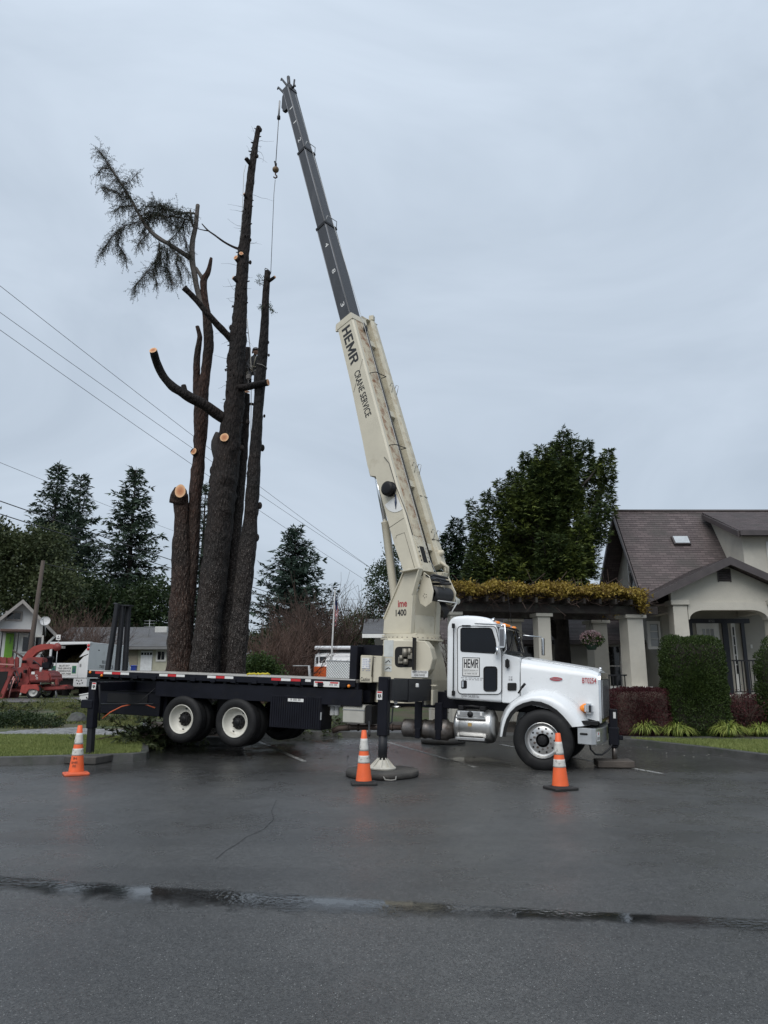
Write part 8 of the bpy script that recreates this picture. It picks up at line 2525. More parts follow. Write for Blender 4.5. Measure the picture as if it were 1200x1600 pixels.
ss = body.modifiers.new('subsurf', 'SUBSURF'); ss.levels = ss.render_levels = 2
hc = pj(399.6, 549.5, -.03)
b = MB(); b.sphere(hc, .088, 16, 12, (.88, 1.0, 1.2)); b.lathe(hc + Vector((.02, -.085, -.01)), (.15, -1, -.2), [(-.02, .018), (.01, .014), (.022, 0)], 8); b.sphere(hc + Vector((-.075, 0, -.01)), .022, 8, 6, (.5, 1, 1.3)); b.sphere(hc + Vector((.078, 0, -.01)), .022, 8, 6, (.5, 1, 1.3))
hd_ = b.build('head', M('tanned skin', (.30, .17, .115), .6), person)
b = MB()
for s in (-1, 1): b.sphere(hc + Vector((.01 + s * .03, -.08, .02)), .010, 6, 5)
b.bb(hc + Vector((-.02, -.087, -.055)), hc + Vector((.035, -.075, -.047)), .002); b.build('eyes_and_mouth', M_HOLE, hd_)
b = MB(); b.lathe(hc + Vector((0, .0, .025)), (0, .05, 1), [(0, .105), (.03, .108), (.07, .092), (.10, .055), (.115, 0)], 20); b.bb(hc + Vector((-.07, -.15, .02)), hc + Vector((.08, -.08, .035)), .008)
for s in (-1, 1): b.sphere(hc + Vector((s * .1, .01, -.015)), .04, 10, 8, (.5, .8, 1.1))
b.build('helmet', M('dark grey helmet', (.06, .06, .065), .4), person)
b = MB()
for s in ('l', 'r'):
    w = J[s + 'w']; d = (w - J[s + 'e']).normalized(); a = d.cross(Vector((0, 1, .2))).normalized()
    b.box(w + d * .05, (.07, .035, .085), Vector((0, 0, 1)).rotation_difference(d).to_matrix(), .012)
    for k in range(4):
        o = w + d * .085 + a * (-.03 + .02 * k); ln = (.06, .072, .07, .055)[k]
        b.tube([o, o + d * ln * .5 + Vector((0, -.008, 0)), o + d * ln * .8 + Vector((0, .02, 0)), o + d * ln * .75 + Vector((0, .045, 0))], [.011, .010, .009, .007], 6)
    o = w + d * .03 + a * .035; b.tube([o, o + a * .03 + d * .03, o + a * .03 + d * .06 + Vector((0, .02, 0))], [.012, .011, .008], 6)
b.build('gloves', M('worn gloves', (.12, .11, .09), .8), person)
b = MB()
wz = J['pel'] + Vector((0, 0, .07)); ring = [wz + Vector((.155 * cos(k * pi / 8), .135 * sin(k * pi / 8), 0)) for k in range(17)]
b.tube(ring, .022, 6)
for s in (-1, 1): b.tube([wz + Vector((s * .06, -.14, 0)), J['ch'] + Vector((s * .07, -.145, .02)), J['nk'] + Vector((s * .07, 0, .0)), J['ch'] + Vector((s * .05, .15, 0)), wz + Vector((0, .14, 0))], .014, 5)
for s in ('l', 'r'):
    m_ = J[s + 'h'].lerp(J[s + 'k'], .3); b.tube([m_ + Vector((.10 * cos(k * pi / 6), 0.03 * sin(k * pi / 6), .10 * sin(k * pi / 6))) for k in range(13)], .014, 5)
b.build('harness', M('grey tan harness webbing', (.20, .19, .15), .8), person)
b = MB(); rt_c = at(408.5, 573, YRt - .33) - person.location; b.tube([wz + Vector((.12, -.10, 0)), rt_c + Vector((-.10, -.17, .02)), rt_c + Vector((.05, -.19, -.02)), rt_c + Vector((.17, -.05, -.06)), rt_c + Vector((.12, .14, -.04)), wz + Vector((.16, .0, 0))], .011, 6); b.build('lanyard', M('grey rope', (.22, .21, .19), .8), person)
b = MB(); q = pj(388.5, 589, -.42); b.bb(q + Vector((-.07, -.05, -.09)), q + Vector((.07, .05, .09)), .03, 2); b.tube([q + Vector((0, 0, .09)), wz + Vector((-.12, -.1, 0))], .008, 4); b.bb(q + Vector((-.012, -.04, -.32)), q + Vector((.012, .04, -.09)), .005); b.build('hanging_saw', M('dark saw casing', (.05, .045, .04), .5), person)

# ------------------------------------------------------------------ wires and poles
M_WIRE = M('black cable', (.03, .03, .032), .6)
def wire(label, a, c_, Ya, Yc, r, sag, grp):
    A_, B_ = at(*a, Ya), at(*c_, Yc)
    b = MB(); b.tube([A_.lerp(B_, i / 24) - Vector((0, 0, sag * 4 * (i / 24) * (1 - i / 24))) for i in range(25)], r, 5)
    o = b.build('power_line', M_WIRE); return props(o, label, 'cable', grp)
wire('highest thin power line crossing the sky from the left', (-120, 352), (640, 930), 26, 70, .012, .35, 'power lines in the sky')
wire('middle thin power line crossing the sky from the left', (-120, 402), (640, 926), 27, 70, .012, .35, 'power lines in the sky')
wire('lowest of the three thin sky power lines', (-120, 430), (640, 950), 27, 70, .012, .35, 'power lines in the sky')
wire('thick black cable from the left edge past the conifers', (-100, 748), (560, 970), 24, 62, .020, .12, 'black cables below the sky lines')
wire('second thick black cable just below the first', (-100, 771), (560, 975), 24, 62, .020, .12, 'black cables below the sky lines')
wire('thin wire in front of the tallest conifer', (-80, 690), (300, 840), 34, 75, .012, .1, 'black cables below the sky lines')
wire('service wire from the wooden pole to the right', (68, 880), (250, 888), 39, 58, .014, .5, 'black cables below the sky lines')
up_ = thing('utility_pole', 'plain wooden utility pole in front of the white cottage', 'utility pole', (at(50, 1000, 39).x, 39, .5))
pt_, pb_ = at(67.5, 876, 39) - up_.location, at(47, 1020, 39) - up_.location
b = MB(); b.tube([pb_ + (pb_ - pt_) * .45, pb_, pt_], [.14, .13, .095], 12); b.build('pole', M('weathered brown pole wood', (.075, .058, .048), .85, var=.3, vs=3, bump=.3, bs=20, stretch=(4, 4, .4)), up_)
sgp = thing('road_sign', 'small white square sign on a thin post above the chip truck', 'sign', (at(91, 1000, 38.8).x, 38.8, .5))
q0, q1 = at(87.5, 1000, 38.8) - sgp.location, at(95, 991.8, 38.8) - sgp.location
b = MB(); b.bb((q0.x, -.01, q0.z), (q1.x, .01, q1.z), .003); b.build('panel', M_LABEL, sgp); b = MB(); b.tube([((q0.x + q1.x) / 2, .03, -.1), ((q0.x + q1.x) / 2, .03, q1.z - .02)], .02, 6); b.build('post', M_METAL, sgp)
b = MB(); m_ = (q0 + q1) / 2; b.lathe((m_.x, -.013, m_.z + .05), (0, 1, 0), [(0, 0), (0, .035)], 10, False); b.bb((m_.x - .07, -.014, m_.z - .08), (m_.x + .07, -.0115, m_.z - .02)); b.build('print', M('faded dark print', (.15, .15, .16), .6), sgp)

# flagpole
YF_ = 23.5
fp = thing('flagpole', 'white flagpole with a limp striped flag behind the flatbed', 'flagpole', (at(518.5, 1040, YF_).x, YF_, .1))
fb, ft = at(517.5, 1040, YF_) - fp.location, at(523.5, 922, YF_) - fp.location
b = MB(); b.tube([fb + (fb - ft) * .62, fb, ft], [.034, .03, .02], 10); b.build('pole', M('off white pole paint', (.58, .57, .55), .45, var=.1), fp)
b = MB(); b.sphere(ft + Vector((0, 0, .03)), .035, 10, 8); b.build('finial', M_CHROME, fp)
hoT, hoB = at(523.2, 929, YF_) - fp.location, at(521.6, 956, YF_) - fp.location
drop = at(524, 985, YF_).z - at(524, 929, YF_).z
ns, nt = 26, 18
G = []
for i in range(ns + 1):
    s = i / ns; row = []
    for j in range(nt + 1):
        t = j / nt
        h = hoT.lerp(hoB, s)
        x = h.x + .02 + .14 * t ** .7 * (1 - .35 * t) * (1 - .5 * s) + .03 * sin(5 * t * pi + s * 2) * t
        y = .05 * sin(7 * t * pi + s * 3) * t ** .5 + .03 * sin(s * 9)
        z = h.z + drop * (.50 * t) * (1 - .1 * s) - .02 * sin(4 * s)
        row.append((x, y, z))
    G.append(row)
bm = bmesh.new(); VV = [[bm.verts.new(p) for p in r] for r in G]
for i in range(ns):
    for j in range(nt):
        f = bm.faces.new([VV[i][j], VV[i][j + 1], VV[i + 1][j + 1], VV[i + 1][j]]); f.smooth = True
        st = int(i / 2)
        f.material_index = 2 if (j < nt * .4 and st < 7) else (st % 2)
me = bpy.data.meshes.new('flag'); bm.to_mesh(me); bm.free()
link('flag', me, [M('flag red', (.42, .02, .035), .8), M('flag white', (.62, .61, .60), .8), M('flag navy', (.02, .03, .09), .8)], fp)

# ------------------------------------------------------------------ vehicles in the background
M_TRKW = M('white truck body paint', (.68, .69, .69), .4, var=.05, vs=2, col2=(.50, .50, .48), c2s=1.5, c2lo=.58, c2hi=.85)
def simple_wheel(parent, loc, r, w, rimm, nm='wheel', axis=(0, 1, 0), n=28):
    e = bpy.data.objects.new(nm, None); COL.objects.link(e); e.parent = parent; e.location = loc
    b = MB(); b.lathe((0, 0, 0), axis, [(-w / 2, r * .6), (-w / 2 - .005, r * .75), (-w * .42, r * .97), (-w * .3, r), (w * .3, r), (w * .42, r * .97), (w / 2, r * .75), (w / 2, r * .6)], n); link('tyre', b.mesh('tyre'), M_RUB, e)
    b = MB()
    for s in (-1, 1): b.lathe((0, 0, 0), axis, [(s * (w / 2 - .005), r * .61), (s * w * .44, r * .56), (s * w * .25, r * .50), (s * w * .22, r * .25), (s * w * .35, r * .22), (s * w * .38, 0)], n)
    link('rim', b.mesh('rim'), rimm, e); return e
# chip truck
CTY = 40.0
lc = at(105, 1060, CTY); ctx, ctz = lc.x, rise(lc.x, CTY)
ct = thing('chip_truck', 'white tree service chip truck with its dark open box towards us', 'truck', (ctx, CTY, ctz), radians(-5))
cz = lambda py, Y=CTY: at(100, py, Y).z - ctz
zt_, zb_, zf_ = cz(1003.5), cz(1058), cz(1036)
hw = 1.10; LN = 4.3
b = MB()                                                     # box: floor, sides, roof, front, rear posts
b.bb((-hw, .02, zb_ - .08), (hw, LN, zb_)); b.bb((-hw, 0, zb_), (-hw + .06, LN, zt_ - .05), .01); b.bb((hw - .06, 0, zb_), (hw, LN, zt_ - .05), .01); b.bb((-hw, .25, zt_ - .05), (hw, LN, zt_), .015); b.bb((-hw + .06, LN - .06, zb_), (hw - .06, LN, zt_ - .05))
b.prism([(-hw - .03, -.05, zt_ - .16), (hw + .03, -.05, zt_ - .10), (hw + .03, -.05, zt_ + .02), (-hw - .03, -.05, zt_ + .02)], (0, .3, 0), .02)
b.build('chip_box', M_TRKW, ct)
b = MB(); b.bb((-hw + .061, LN - .08, zb_), (hw - .061, LN - .062, zt_ - .06)); b.bb((-hw + .061, .1, zb_ + .001), (-hw + .066, LN - .1, zt_ - .06)); b.bb((hw - .066, .1, zb_ + .001), (hw - .061, LN - .1, zt_ - .06)); b.bb((-hw + .07, .2, zt_ - .062), (hw - .07, LN - .1, zt_ - .052)); b.build('box_inner_faces', M_BLK, ct)  # black sheets over the inner faces make the box opening dark
rng = np.random.default_rng(120); n = 6000
P = np.stack([rng.uniform(-hw + .1, hw - .1, n), rng.uniform(1.2, LN - .1, n), np.zeros(n)], 1); P[:, 2] = zf_ + .55 - .5 * np.abs(P[:, 0]) ** 2 * .3 - .35 * np.clip(2.4 - P[:, 1], 0, 2) + rng.normal(0, .06, n)
props(quads('wood_chips', leafquads(P, rng.normal(0, 1, (n, 3)), .09, .05, rng), leafmat('green brown chips', (.05, .045, .02), (.15, .12, .05)), ct), kind='stuff')
b = MB(); b.bb((-hw + .02, -.05, zb_ - .04), (hw * .52, .0, zf_), .01); gate = b.build('tailgate', M_TRKW, ct)
b = MB(); x0_, x1_ = -hw + .18, hw * .46; b.bb((x0_, -.058, zb_ + .1), (x1_, -.051, zf_ - .06)); sg = b.build('sign', M_LABEL, ct)
w_ = x1_ - x0_; h_ = zf_ - .06 - zb_ - .1
for i, s in enumerate(('BLUE SKY', 'TREE SERVICE', '& PRESERVATION', '541-347-7400')):
    k = (.40, .52, .50, .54)[i]; text(s, 'lettering', M_INK, sg, (x0_ + w_ * (.52 - k / 2), -.058, zb_ + .1 + h_ * (.78 - .245 * i)), (1, 0, 0), (0, 0, 1), w_ * k, h_ * .16, bold=.02)
for f0, f1 in ((.02, .20), (.82, .98)):
    b = MB(); b.bb((x0_ + w_ * f0, -.062, zb_ + .1 + h_ * .15), (x0_ + w_ * f1, -.0585, zb_ + .1 + h_ * .85)); q = b.build('logo_panel', M('green logo', (.04, .18, .09), .5), sg)
    b = MB(); b.prism([(x0_ + w_ * (f0 + .02), -.0625, zb_ + .1 + h_ * .25), (x0_ + w_ * (f1 - .02), -.0625, zb_ + .1 + h_ * .25), (x0_ + w_ * (f0 + f1) / 2, -.0625, zb_ + .1 + h_ * .75)], (0, -.003, 0)); b.build('tree_mark', M('dark blue logo', (.03, .06, .12), .5), q)
b = MB(); b.prism([(hw * .52 + .01, -.05, zb_ - .04), (hw - .0, -.05, zb_ - .04), (hw - .0, -.05, zf_ + .45), (hw * .52 + .25, -.05, zf_ + .33), (hw * .52 + .01, -.05, zf_ + .05)], (0, .06, 0), .01); b.build('rear_door', M_TRKW, ct)
b = MB(); b.bb((hw * .52 + .08, -.07, zf_ - .2), (hw * .52 + .16, -.051, zf_ - .04)); b.build('door_latch', M_METAL, ct)
b = MB(); b.prism([(hw * .52, -.03, zf_ + .3), (hw, -.03, zf_ + .5), (hw, -.03, zt_ - .05), (hw - .18, -.03, zt_ - .05), (hw - .12, -.03, zf_ + .8)], (0, .06, 0)); b.bb((-hw, -.03, zf_), (-hw + .12, .03, zt_ - .05)); b.build('rear_post', M_TRKW, ct)
for z in (zt_ - .18, zt_ - .36): b = MB(); b.lathe((hw - .06, -.04, z), (0, -1, 0), [(0, .075), (.025, .07), (.03, 0)], 14); b.build('tail_light', M_REDT, ct)
b = MB(); b.bb((hw - .75, -.02, zb_ - .5), (hw, .3, zb_ - .05), .02); b.build('rear_locker', M_TRKW, ct)
b = MB()
for x, z in ((.55, -.16), (.66, -.2), (.8, -.16), (.6, -.33), (.73, -.34), (.86, -.3)): b.lathe((x, -.024, zb_ + z), (0, 1, 0), [(0, 0), (0, .035)], 8, False)
b.build('sockets', M_HOLE, ct)
b = MB(); b.bb((-.55, .1, zb_ - .6), (.5, .5, zb_ - .09), .02); b.bb((-.35, -.4, .45), (.35, .2, .62), .02); b.bb((-.45, .5, .4), (-.3, LN + 2, zb_ - .1)); b.bb((.3, .5, .4), (.45, LN + 2, zb_ - .1)); b.build('chassis', M_BLK, ct)
for x0, x1 in ((-.62, -.2), (.3, .95)): b = MB(); b.bb((x0, .75, .05), (x1, .78, .7)); b.build('mud_flap', M_RUB, ct)
for x in (-.85, .85): simple_wheel(ct, (x, 1.4, .42), .42, .5, M_TRKW, axis=(1, 0, 0)); simple_wheel(ct, (x * 1.05, LN + 1.5, .42), .42, .28, M_TRKW, axis=(1, 0, 0))
for i, s in enumerate(('BLUE SKY', 'TREE SERVICE', '& PRESERVATION', '541-347-7400')):
    text(s, 'lettering', M_INK, ct, (hw, 1.25 + (.3 if i == 0 else 0), zf_ + .0 - .26 * i), (0, 1, 0), (0, 0, 1), (1.1, 1.7, 1.7, 1.7)[i], .17, bold=.02)
b = MB(); b.bb((hw - .01, 1.0, zt_ - .42), (hw + .012, 1.12, zt_ - .36)); b.build('side_marker', M_BLK, ct)
b = MB(); b.loft([[(-.95, y, .55), (.95, y, .55), (.95, y, z1 - .35), (.82, y, z1), (-.82, y, z1), (-.95, y, z1 - .35)] for y, z1 in ((LN + .15, 2.3), (LN + 1.0, 2.3), (LN + 1.45, 1.65), (LN + 2.3, 1.5), (LN + 2.35, 1.0))], smooth=False); b.build('cab', M_TRKW, ct)
b = MB(); b.bb((.951, LN + .35, 1.55), (.956, LN + 1.0, 2.15)); b.build('cab_window', M_GLASS, ct)

# wood chipper
M_RED = M('faded red machine paint', (.22, .034, .030), .55, var=.25, vs=4, col2=(.11, .035, .03), c2s=3, c2lo=.5, c2hi=.7)
M_RED2 = M('bright red guard', (.30, .042, .032), .5, var=.2, vs=4)
HY_ = 36.5
C0 = at(50, 1080, HY_)
chz = rise(C0.x, HY_)
ch = thing('wood_chipper', 'faded red towable wood chipper with curved discharge chute', 'wood chipper', (C0.x, HY_, chz))
cp = lambda px, py, dy=0.0: at(px, py, HY_ + dy) - ch.location
def cprism(nm, pts, d0, d1, mat, bev=.02, par=None):
    b = MB(); b.prism([cp(x, y) + Vector((0, d0, 0)) for x, y in pts], (0, d1 - d0, 0), bev, 2); return b.build(nm, mat, par or ch)
wz_ = cp(50, 1085).z
for dy in (0, 1.55):
    simple_wheel(ch, (cp(53, 1085).x, dy, .36), .36, .24, M('worn white rim', (.42, .42, .40), .5))
cprism('fender', [(33, 1082), (36, 1070), (60, 1069), (63, 1075), (63, 1080), (56, 1077), (48, 1077), (43, 1084)], -.16, .22, M_RED2)
cprism('fender', [(33, 1082), (36, 1070), (60, 1069), (63, 1075), (63, 1080), (56, 1077), (48, 1077), (43, 1084)], 1.33, 1.72, M_RED2)
cprism('frame', [(-25, 1078), (98, 1072), (98, 1077), (-25, 1083)], .3, 1.3, M_RED)
cprism('engine_hood', [(44, 1066), (45, 1052), (49, 1048), (70, 1047), (77, 1051), (80, 1058), (79, 1066)], .0, 1.4, M_RED, .08)
cprism('chipper_housing', [(20, 1074), (22, 1048), (30, 1041), (44, 1043), (46, 1066), (40, 1074)], .1, 1.3, M_RED, .06)
cprism('infeed_hopper', [(-30, 1094), (3, 1094), (16, 1060), (22, 1048), (12, 1042), (-30, 1044)], .05, 1.6, M_RED, .03)
cprism('hopper_mouth', [(-29, 1088), (-3, 1088), (10, 1060), (12, 1049), (-29, 1050)], .03, .06, M_HOLE, 0)
b = MB()
pts = [cp(x, y, .7) for x, y in ((42, 1046), (44, 1030), (49, 1022), (57, 1015), (68, 1011), (80, 1010), (92, 1011))]
for i, p in enumerate(pts): pass
sec = []
for i, p in enumerate(pts):
    t = (pts[min(i + 1, 6)] - pts[max(i - 1, 0)]).normalized(); nrm = Vector((-t.z, 0, t.x)); hw2 = (.30, .28, .24, .22, .18, .15, .13)[i]
    sec.append([p + nrm * hw2 * .8 + Vector((0, -.16, 0)), p + nrm * hw2 * .8 + Vector((0, .16, 0)), p - nrm * hw2 * .8 + Vector((0, .16, 0)), p - nrm * hw2 * .8 + Vector((0, -.16, 0))])
b.loft(sec, smooth=False); chu = b.build('discharge_chute', M_RED2, ch)
b = MB(); b.lathe(cp(89.5, 1011, .5), (0, -1, 0), [(0, .2), (.03, .2), (.035, 0)], 16); b.tube([cp(90, 1016, .6), cp(90.5, 1020, .6)], .02, 5); b.build('chute_pivot', M_RED, chu)
b = MB(); b.box(cp(96, 1011.5, .7), (.25, .34, .12), None, .01); b.build('chute_flap', M('scuffed pale flap', (.40, .36, .33), .6), chu)
cprism('control_bar', [(0, 1036.5), (24, 1038), (24, 1040), (0, 1038.5)], -.1, -.02, M('scuffed pink red bar', (.45, .22, .20), .5), .005)
b = MB(); b.tube([cp(20, 1016, .9), cp(40, 1030, .9)], .05, 6); b.build('lever', M('dark brown bar', (.06, .045, .04), .7), ch)
rnd = random.Random(3)
for i in range(6):
    x = -12 + i * 6; cprism('feed_flap', [(x, 1043), (x + 6, 1042), (x + 6.5, 1027 + rnd.random() * 4), (x + 3, 1024 + rnd.random() * 3), (x, 1026 + rnd.random() * 4)], .2 + .1 * (i % 2), .28 + .1 * (i % 2), M_RED, .01)
cprism('engine_block', [(30, 1044), (33, 1028), (50, 1026), (62, 1028), (62, 1048)], .35, 1.1, M_RED, .05)
b = MB(); b.lathe(cp(78.5, 1030, .4), (0, 0, 1), [(-.25, .12), (.0, .12), (.02, .16), (.12, .16), (.14, .1), (.14, 0)], 16); b.box(cp(76, 1040, .5), (.36, .4, .34), None, .06, 2); b.box(cp(69, 1040, .5), (.22, .3, .30), None, .05); b.build('air_cleaner', M_NAVY, ch)
b = MB(); b.lathe(cp(63.5, 1050, .1), (0, 0, 1), [(0, 0), (0, .06), (.22, .06), (.22, 0)], 12); b.build('oil_filter', M_LABEL, ch)
b = MB(); b.bb(cp(49, 1053.5) + Vector((0, -.012, 0)), cp(54.5, 1049.5) + Vector((0, -.004, 0))); b.build('sticker', M_LABEL, ch)
b = MB()
for k, (x, y) in enumerate(((57, 1056), (58, 1060))): b.lathe(cp(x, y) + Vector((0, -.015, 0)), (0, -1, 0), [(0, .05), (.004, .035)], 10, False)
b.build('emblem', M_LABEL, ch)
b = MB()
for x0, y0, x1, y1 in ((22, 1050, 28, 1072), (26, 1048, 31, 1066), (33, 1050, 24, 1076), (18, 1062, 13, 1080), (64, 1042, 52, 1032), (28, 1056, 20, 1070)): b.tube([cp(x0, y0, -.1), cp((x0 + x1) / 2 + 1.5, (y0 + y1) / 2, -.2), cp(x1, y1, -.1)], .025, 6)
b.build('hydraulic_hose', M_HOSE, ch)
b = MB(); b.tube([cp(12, 1078, -.05), cp(22, 1057, -.05)], .04, 6); b.tube([cp(14, 1090, 0), cp(17, 1076, -.1), cp(23, 1060, -.1)], .03, 6); b.build('hopper_strut', M('scuffed pink red bar', (.45, .22, .20), .5), ch)
cprism('tow_bar', [(62, 1072), (98, 1070), (98, 1074), (92, 1078), (62, 1080)], .55, .95, M_RED)
b = MB(); b.tube([cp(87, 1074, .5), cp(88, 1090, .5)], .05, 8); b.bb(cp(62, 1081, .3), cp(70, 1075, .5), .02); b.build('tow_jack', M_METAL, ch)
b = MB()
for x, y, w, h in ((34, 1056, 5, 9), (41, 1049, 3, 5), (26, 1070, 6, 5), (54, 1036, 5, 4), (66, 1070, 8, 2), (38, 1034, 4, 5), (17, 1072, 3, 7)): b.bb(cp(x - w / 2, y - h / 2, -.12), cp(x + w / 2, y + h / 2, .3), .015)
b.build('dark_engine_gaps', M_BLK, ch)  # added black boxes stand in for the dark holes around the engine
cprism('rear_post', [(81, 1066), (83, 1060), (85, 1060), (86, 1070), (82, 1071)], .3, .5, M_RED)

# orange and white camper van behind the flatbed
BY = 34.0
vb = thing('camper_van', 'orange and white vintage camper van with raised white roof behind the flatbed', 'van', (at(490, 1040, BY).x, BY, rise(-2, BY)))
vz = lambda py: at(530, py, BY).z - rise(-2, BY)
zr, zw, zo = vz(1016.5), vz(1036), vz(1041)
LB, WB = 5.6, 2.0
def vsec(x, inset, ztop):
    r = .16
    return [(x, inset, .30), (x, inset, zo), (x, inset + .03, zo + .03), (x, inset + .10, ztop - .22), (x, inset + .22, ztop - .04), (x, WB / 2, ztop + .03), (x, WB - inset - .22, ztop - .04), (x, WB - inset - .10, ztop - .22), (x, WB - inset - .03, zo + .03), (x, WB - inset, zo), (x, WB - inset, .30)]
xs_ = [(0.0, .22, zr - .30), (.05, .10, zr - .14), (.20, .03, zr - .03), (.6, 0, zr), (LB - .3, 0, zr), (LB - .06, .08, zr - .08), (LB, .18, zr - .25)]
b = MB(); b.loft([vsec(*x) for x in xs_])
vbody = b.build('body', M('van white paint', (.66, .67, .68), .3, var=.04, coat=.3), vb, angle=50)
b = MB()
b.loft([[(x, i - .012, .38), (x, i - .012, zo - .01), (x, WB - i + .012, zo - .01), (x, WB - i + .012, .38)] for x, i, _ in [(-.012, .21, 0)] + xs_[1:]], smooth=False); b.build('lower_body', M('burnt orange paint', (.62, .12, .03), .3, var=.05, coat=.3), vb)
sidey = lambda z: .045 + .07 * (z - zo) / (zr - .22 - zo)
def vwin(px0, px1, py0=1026, py1=1035.5):
    x0, x1 = at(px0, 1030, BY).x - vb.location.x, at(px1, 1030, BY).x - vb.location.x
    z0_, z1_ = vz(py1), vz(py0)
    o = roundpoly([(x0, z0_), (x1, z0_), (x1, z1_), (x0, z1_)], .05, 4)
    b = MB(); b.prism([(x, sidey(z) - .012, z) for x, z in o], (0, .01, 0)); w = b.build('window', M_GLASS, vb)
    b = MB(); b.prism([(x0 + (x1 - x0) * .25, sidey(z0_) - .016, z0_ + .01), (x1 - .03, sidey(z1_) - .016, z1_ - .04), (x1 - .03, sidey(z1_) - .016, z1_ - .02), (x0 + (x1 - x0) * .2, sidey(z0_) - .016, z0_ + .05)], (0, .003, 0)); b.build('curtain', M('pale curtain', (.35, .35, .34), .8), w)
vwin(499, 513); vwin(516.5, 533); vwin(535.5, 552); vwin(555, 570)
vwin(493.5, 497, 1026.5, 1036)
b = MB(); zrt, zrb = vz(1009), vz(1014.5)
b.loft([[(x, y0, zrb), (x, y0 - .02, (zrb + zrt) / 2), (x, y0 + .12, zrt), (x, WB - y0 - .12, zrt), (x, WB - y0 + .02, (zrb + zrt) / 2), (x, WB - y0, zrb)] for x, y0 in ((.0, .25), (.08, .08), (LB - .4, .08), (LB - .3, .2))]); b.build('roof_top', M('van white paint', (.66, .67, .68), .3), vb, angle=50)
b = MB(); b.bb((.16, .12, zr - .06), (LB - .5, WB - .12, zrb + .02)); b.build('roof_gap', M_BLK, vb)
b = MB(); b.tube([(.05, .05, zr - .2), (.6, -.0, zr - .15), (LB - .3, -.0, zr - .15)], .018, 6); b.build('rain_gutter', M('van white paint', (.66, .67, .68), .3), vb)
for x in (.9, LB - 1.0):
    for y in (.1, WB - .1): simple_wheel(vb, (x, y, .32), .32, .18, M_CHROME)
b = MB(); b.bb((-.06, .1, .34), (.02, WB - .1, .5), .03); b.build('bumper', M_CHROME, vb)

def car(name, label, cat, loc, rz, Lc, paint, H=1.45, W=1.75, pickup=False, group=None):
    t = thing(name, label, cat, loc, rz, group)
    if pickup: st = [(0, .55, .95), (.05, .45, 1.0), (1.9, .45, 1.02), (1.95, .45, 1.0), (3.6, .45, .98), (Lc - .5, .45, .95), (Lc - .05, .5, .85), (Lc, .55, .8)]
    else: st = [(0, .5, .75), (.08, .32, .90), (.9, .28, .95), (Lc - 1.6, .28, .95), (Lc - .7, .28, .86), (Lc - .12, .32, .76), (Lc, .45, .66)]
    b = MB(); b.loft([[(x, .10, z0), (x, 0, z0 + .12), (x, 0, z1 - .12), (x, .08, z1), (x, W - .08, z1), (x, W, z1 - .12), (x, W, z0 + .12), (x, W - .10, z0)] for x, z0, z1 in st]); b.build('body', paint, t, angle=45)
    gl = [(2.0, 1.0), (2.1, H - .02), (3.1, H), (3.6, .98)] if pickup else [(.75, .93), (1.35, H - .05), (2.4, H), (Lc - 1.3, .93)]
    b = MB(); b.loft([[(x, .10 + .14 * (z > 1.1), z), (x, W - .10 - .14 * (z > 1.1), z)] + [] for x, z in gl], closed=False, caps=False)
    for s in (0, 1):
        q = [(x, (.10 + .14 * (z > 1.1)) if s == 0 else W - (.10 + .14 * (z > 1.1)), z) for x, z in gl]; b.poly(q)
    b.build('windows', M_GLASS, t)
    b = MB(); b.bb((gl[1][0] - .05, .22, H - .04), (gl[2][0] + .05, W - .22, H + .015), .02); b.build('roof', paint, t)
    for x in (.85, Lc - .85):
        for y in (.08, W - .08): simple_wheel(t, (x, y, .33), .33, .2, M_ALU)
    for y in (.12, W - .42):
        b = MB(); b.bb((Lc - .16, y, .60), (Lc - .02, y + .3, .74), .03); b.build('headlight', M_CHROME, t); b = MB(); b.bb((-.015, y, .66), (.08, y + .24, .84), .02); b.build('tail_light', M_REDT, t)
    b = MB(); b.bb((Lc - .05, .15, .42), (Lc + .05, W - .15, .55), .03); b.bb((-.05, .15, .42), (.05, W - .15, .55), .03); b.build('bumper', M_CHROME, t)
    return t
p = at(262, 1047, 48); car('parked_car', 'black parked car with chrome bumper at the foot of the left trunk', 'car', (p.x + 2.9, 49, rise(p.x, 48) + .02), radians(185), 4.4, M('black car paint', (.012, .012, .013), .2, coat=.4))
p = at(470, 1045, 31); pk_ = car('pickup_truck', 'dark red pickup with a ladder rack glimpsed beside the van', 'pickup truck', (at(461, 1045, 31).x, 31, rise(p.x, 31) - .12), radians(4), 5.0, M('dark red car paint', (.20, .012, .018), .25, coat=.4), 1.75, 1.8, True)
b = MB(); q = at(483.5, 1033, 31); 
b.tube([(.62, .1, .98), (.56, .1, 1.80)], .04, 6); b.tube([(.62, 1.7, .98), (.56, 1.7, 1.80)], .04, 6)
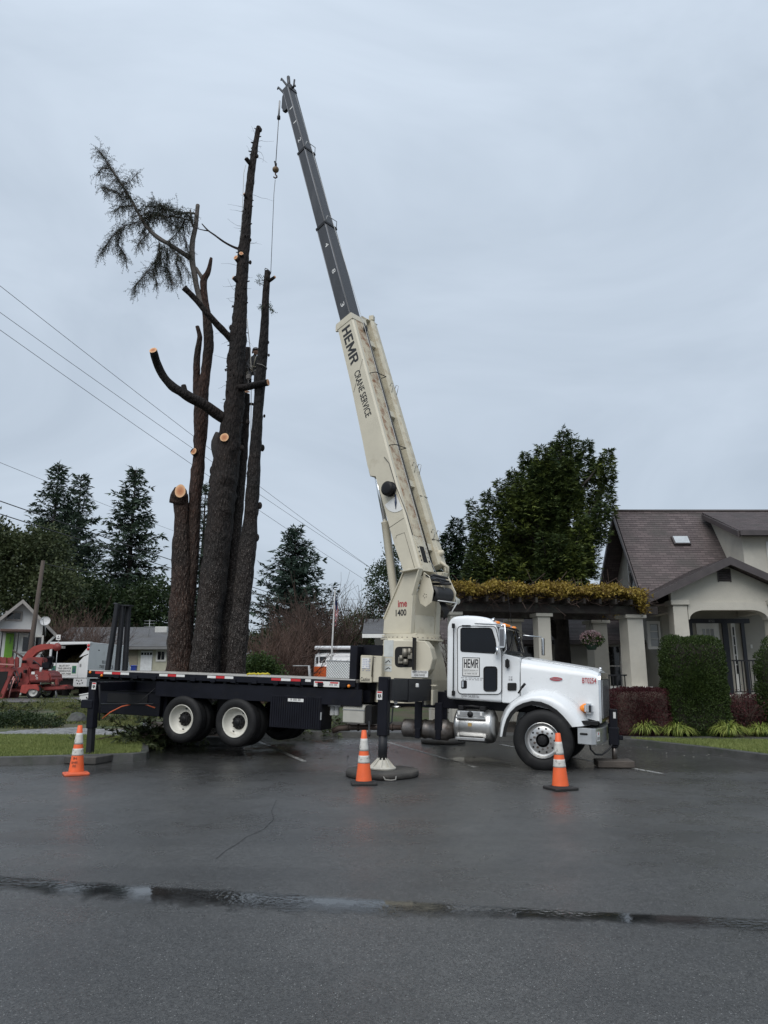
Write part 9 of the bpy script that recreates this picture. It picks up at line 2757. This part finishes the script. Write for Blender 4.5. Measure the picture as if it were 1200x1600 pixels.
b.tube([(-.1, .1, 1.80), (.62, .1, 1.80)], .02, 6); b.tube([(.56, .1, 1.80), (.56, 1.7, 1.80)], .02, 6); b.build('ladder_rack', M('grey white rack', (.42, .43, .44), .5), pk_)

st = thing('ratchet_strap', 'yellow strap lying on the flatbed edge', 'strap', L2W(L(402, 1052, .25)))
b = MB(); q0 = L2W(L(386, 1053, .15)) - st.location; q1 = L2W(L(421, 1054, .15)) - st.location; zz = (L2W(Vector((L(402, 1052, .2).x, .2, 1.425))) - st.location).z
b.tube([Vector((q0.lerp(q1, i / 12).x, q0.lerp(q1, i / 12).y + .05 * sin(i * 1.7), zz + .02 + .025 * abs(sin(i * 1.3)))) for i in range(13)], .02, 6); b.build('strap', M('yellow webbing', (.50, .42, .03), .7), st)
# bin, tub
p = at(209, 1045, 44.5)
bn = thing('recycling_bin', 'small blue recycling bin in front of the ranch house', 'bin', (p.x, 44.5, rise(p.x, 44.5)))
b = MB(); zt2 = at(209, 1039.5, 44.5).z - bn.location.z; b.loft([[(-.28 * s, -.28 * s, z), (.28 * s, -.28 * s, z), (.28 * s, .28 * s, z), (-.28 * s, .28 * s, z)] for z, s in ((0, .40), (zt2 - .1, .5))], smooth=False); b.build('body', M('blue bin plastic', (.02, .05, .30), .4), bn)
b = MB(); b.bb((-.16, -.16, zt2 - .1), (.16, .17, zt2), .03); b.build('lid', M('blue bin plastic', (.02, .05, .30), .4), bn)
p = at(136, 1085, 33.5)
cb_ = thing('cooler', 'white plastic cooler box tilted on the verge behind the rear outrigger', 'cooler', (p.x, 33.5, rise(p.x, 33.5) - .02), radians(15))
b = MB(); rt = Matrix.Rotation(radians(-10), 3, 'Y'); b.box((0, 0, .2), (.52, .40, .38), rt, .03, 2); b.build('body', M_LABEL, cb_)
b = MB(); b.box(rt @ Vector((0, 0, .2)) + Vector((0, 0, .22)), (.55, .43, .06), rt, .02, 2); b.build('lid', M_LABEL, cb_)
b = MB(); b.box((0.02, -.205, .26), (.05, .02, .07), rt, .008); b.tube([(.02, -.21, .25), (.12, -.215, .16)], .012, 5); b.build('latch', M_BLK, cb_)
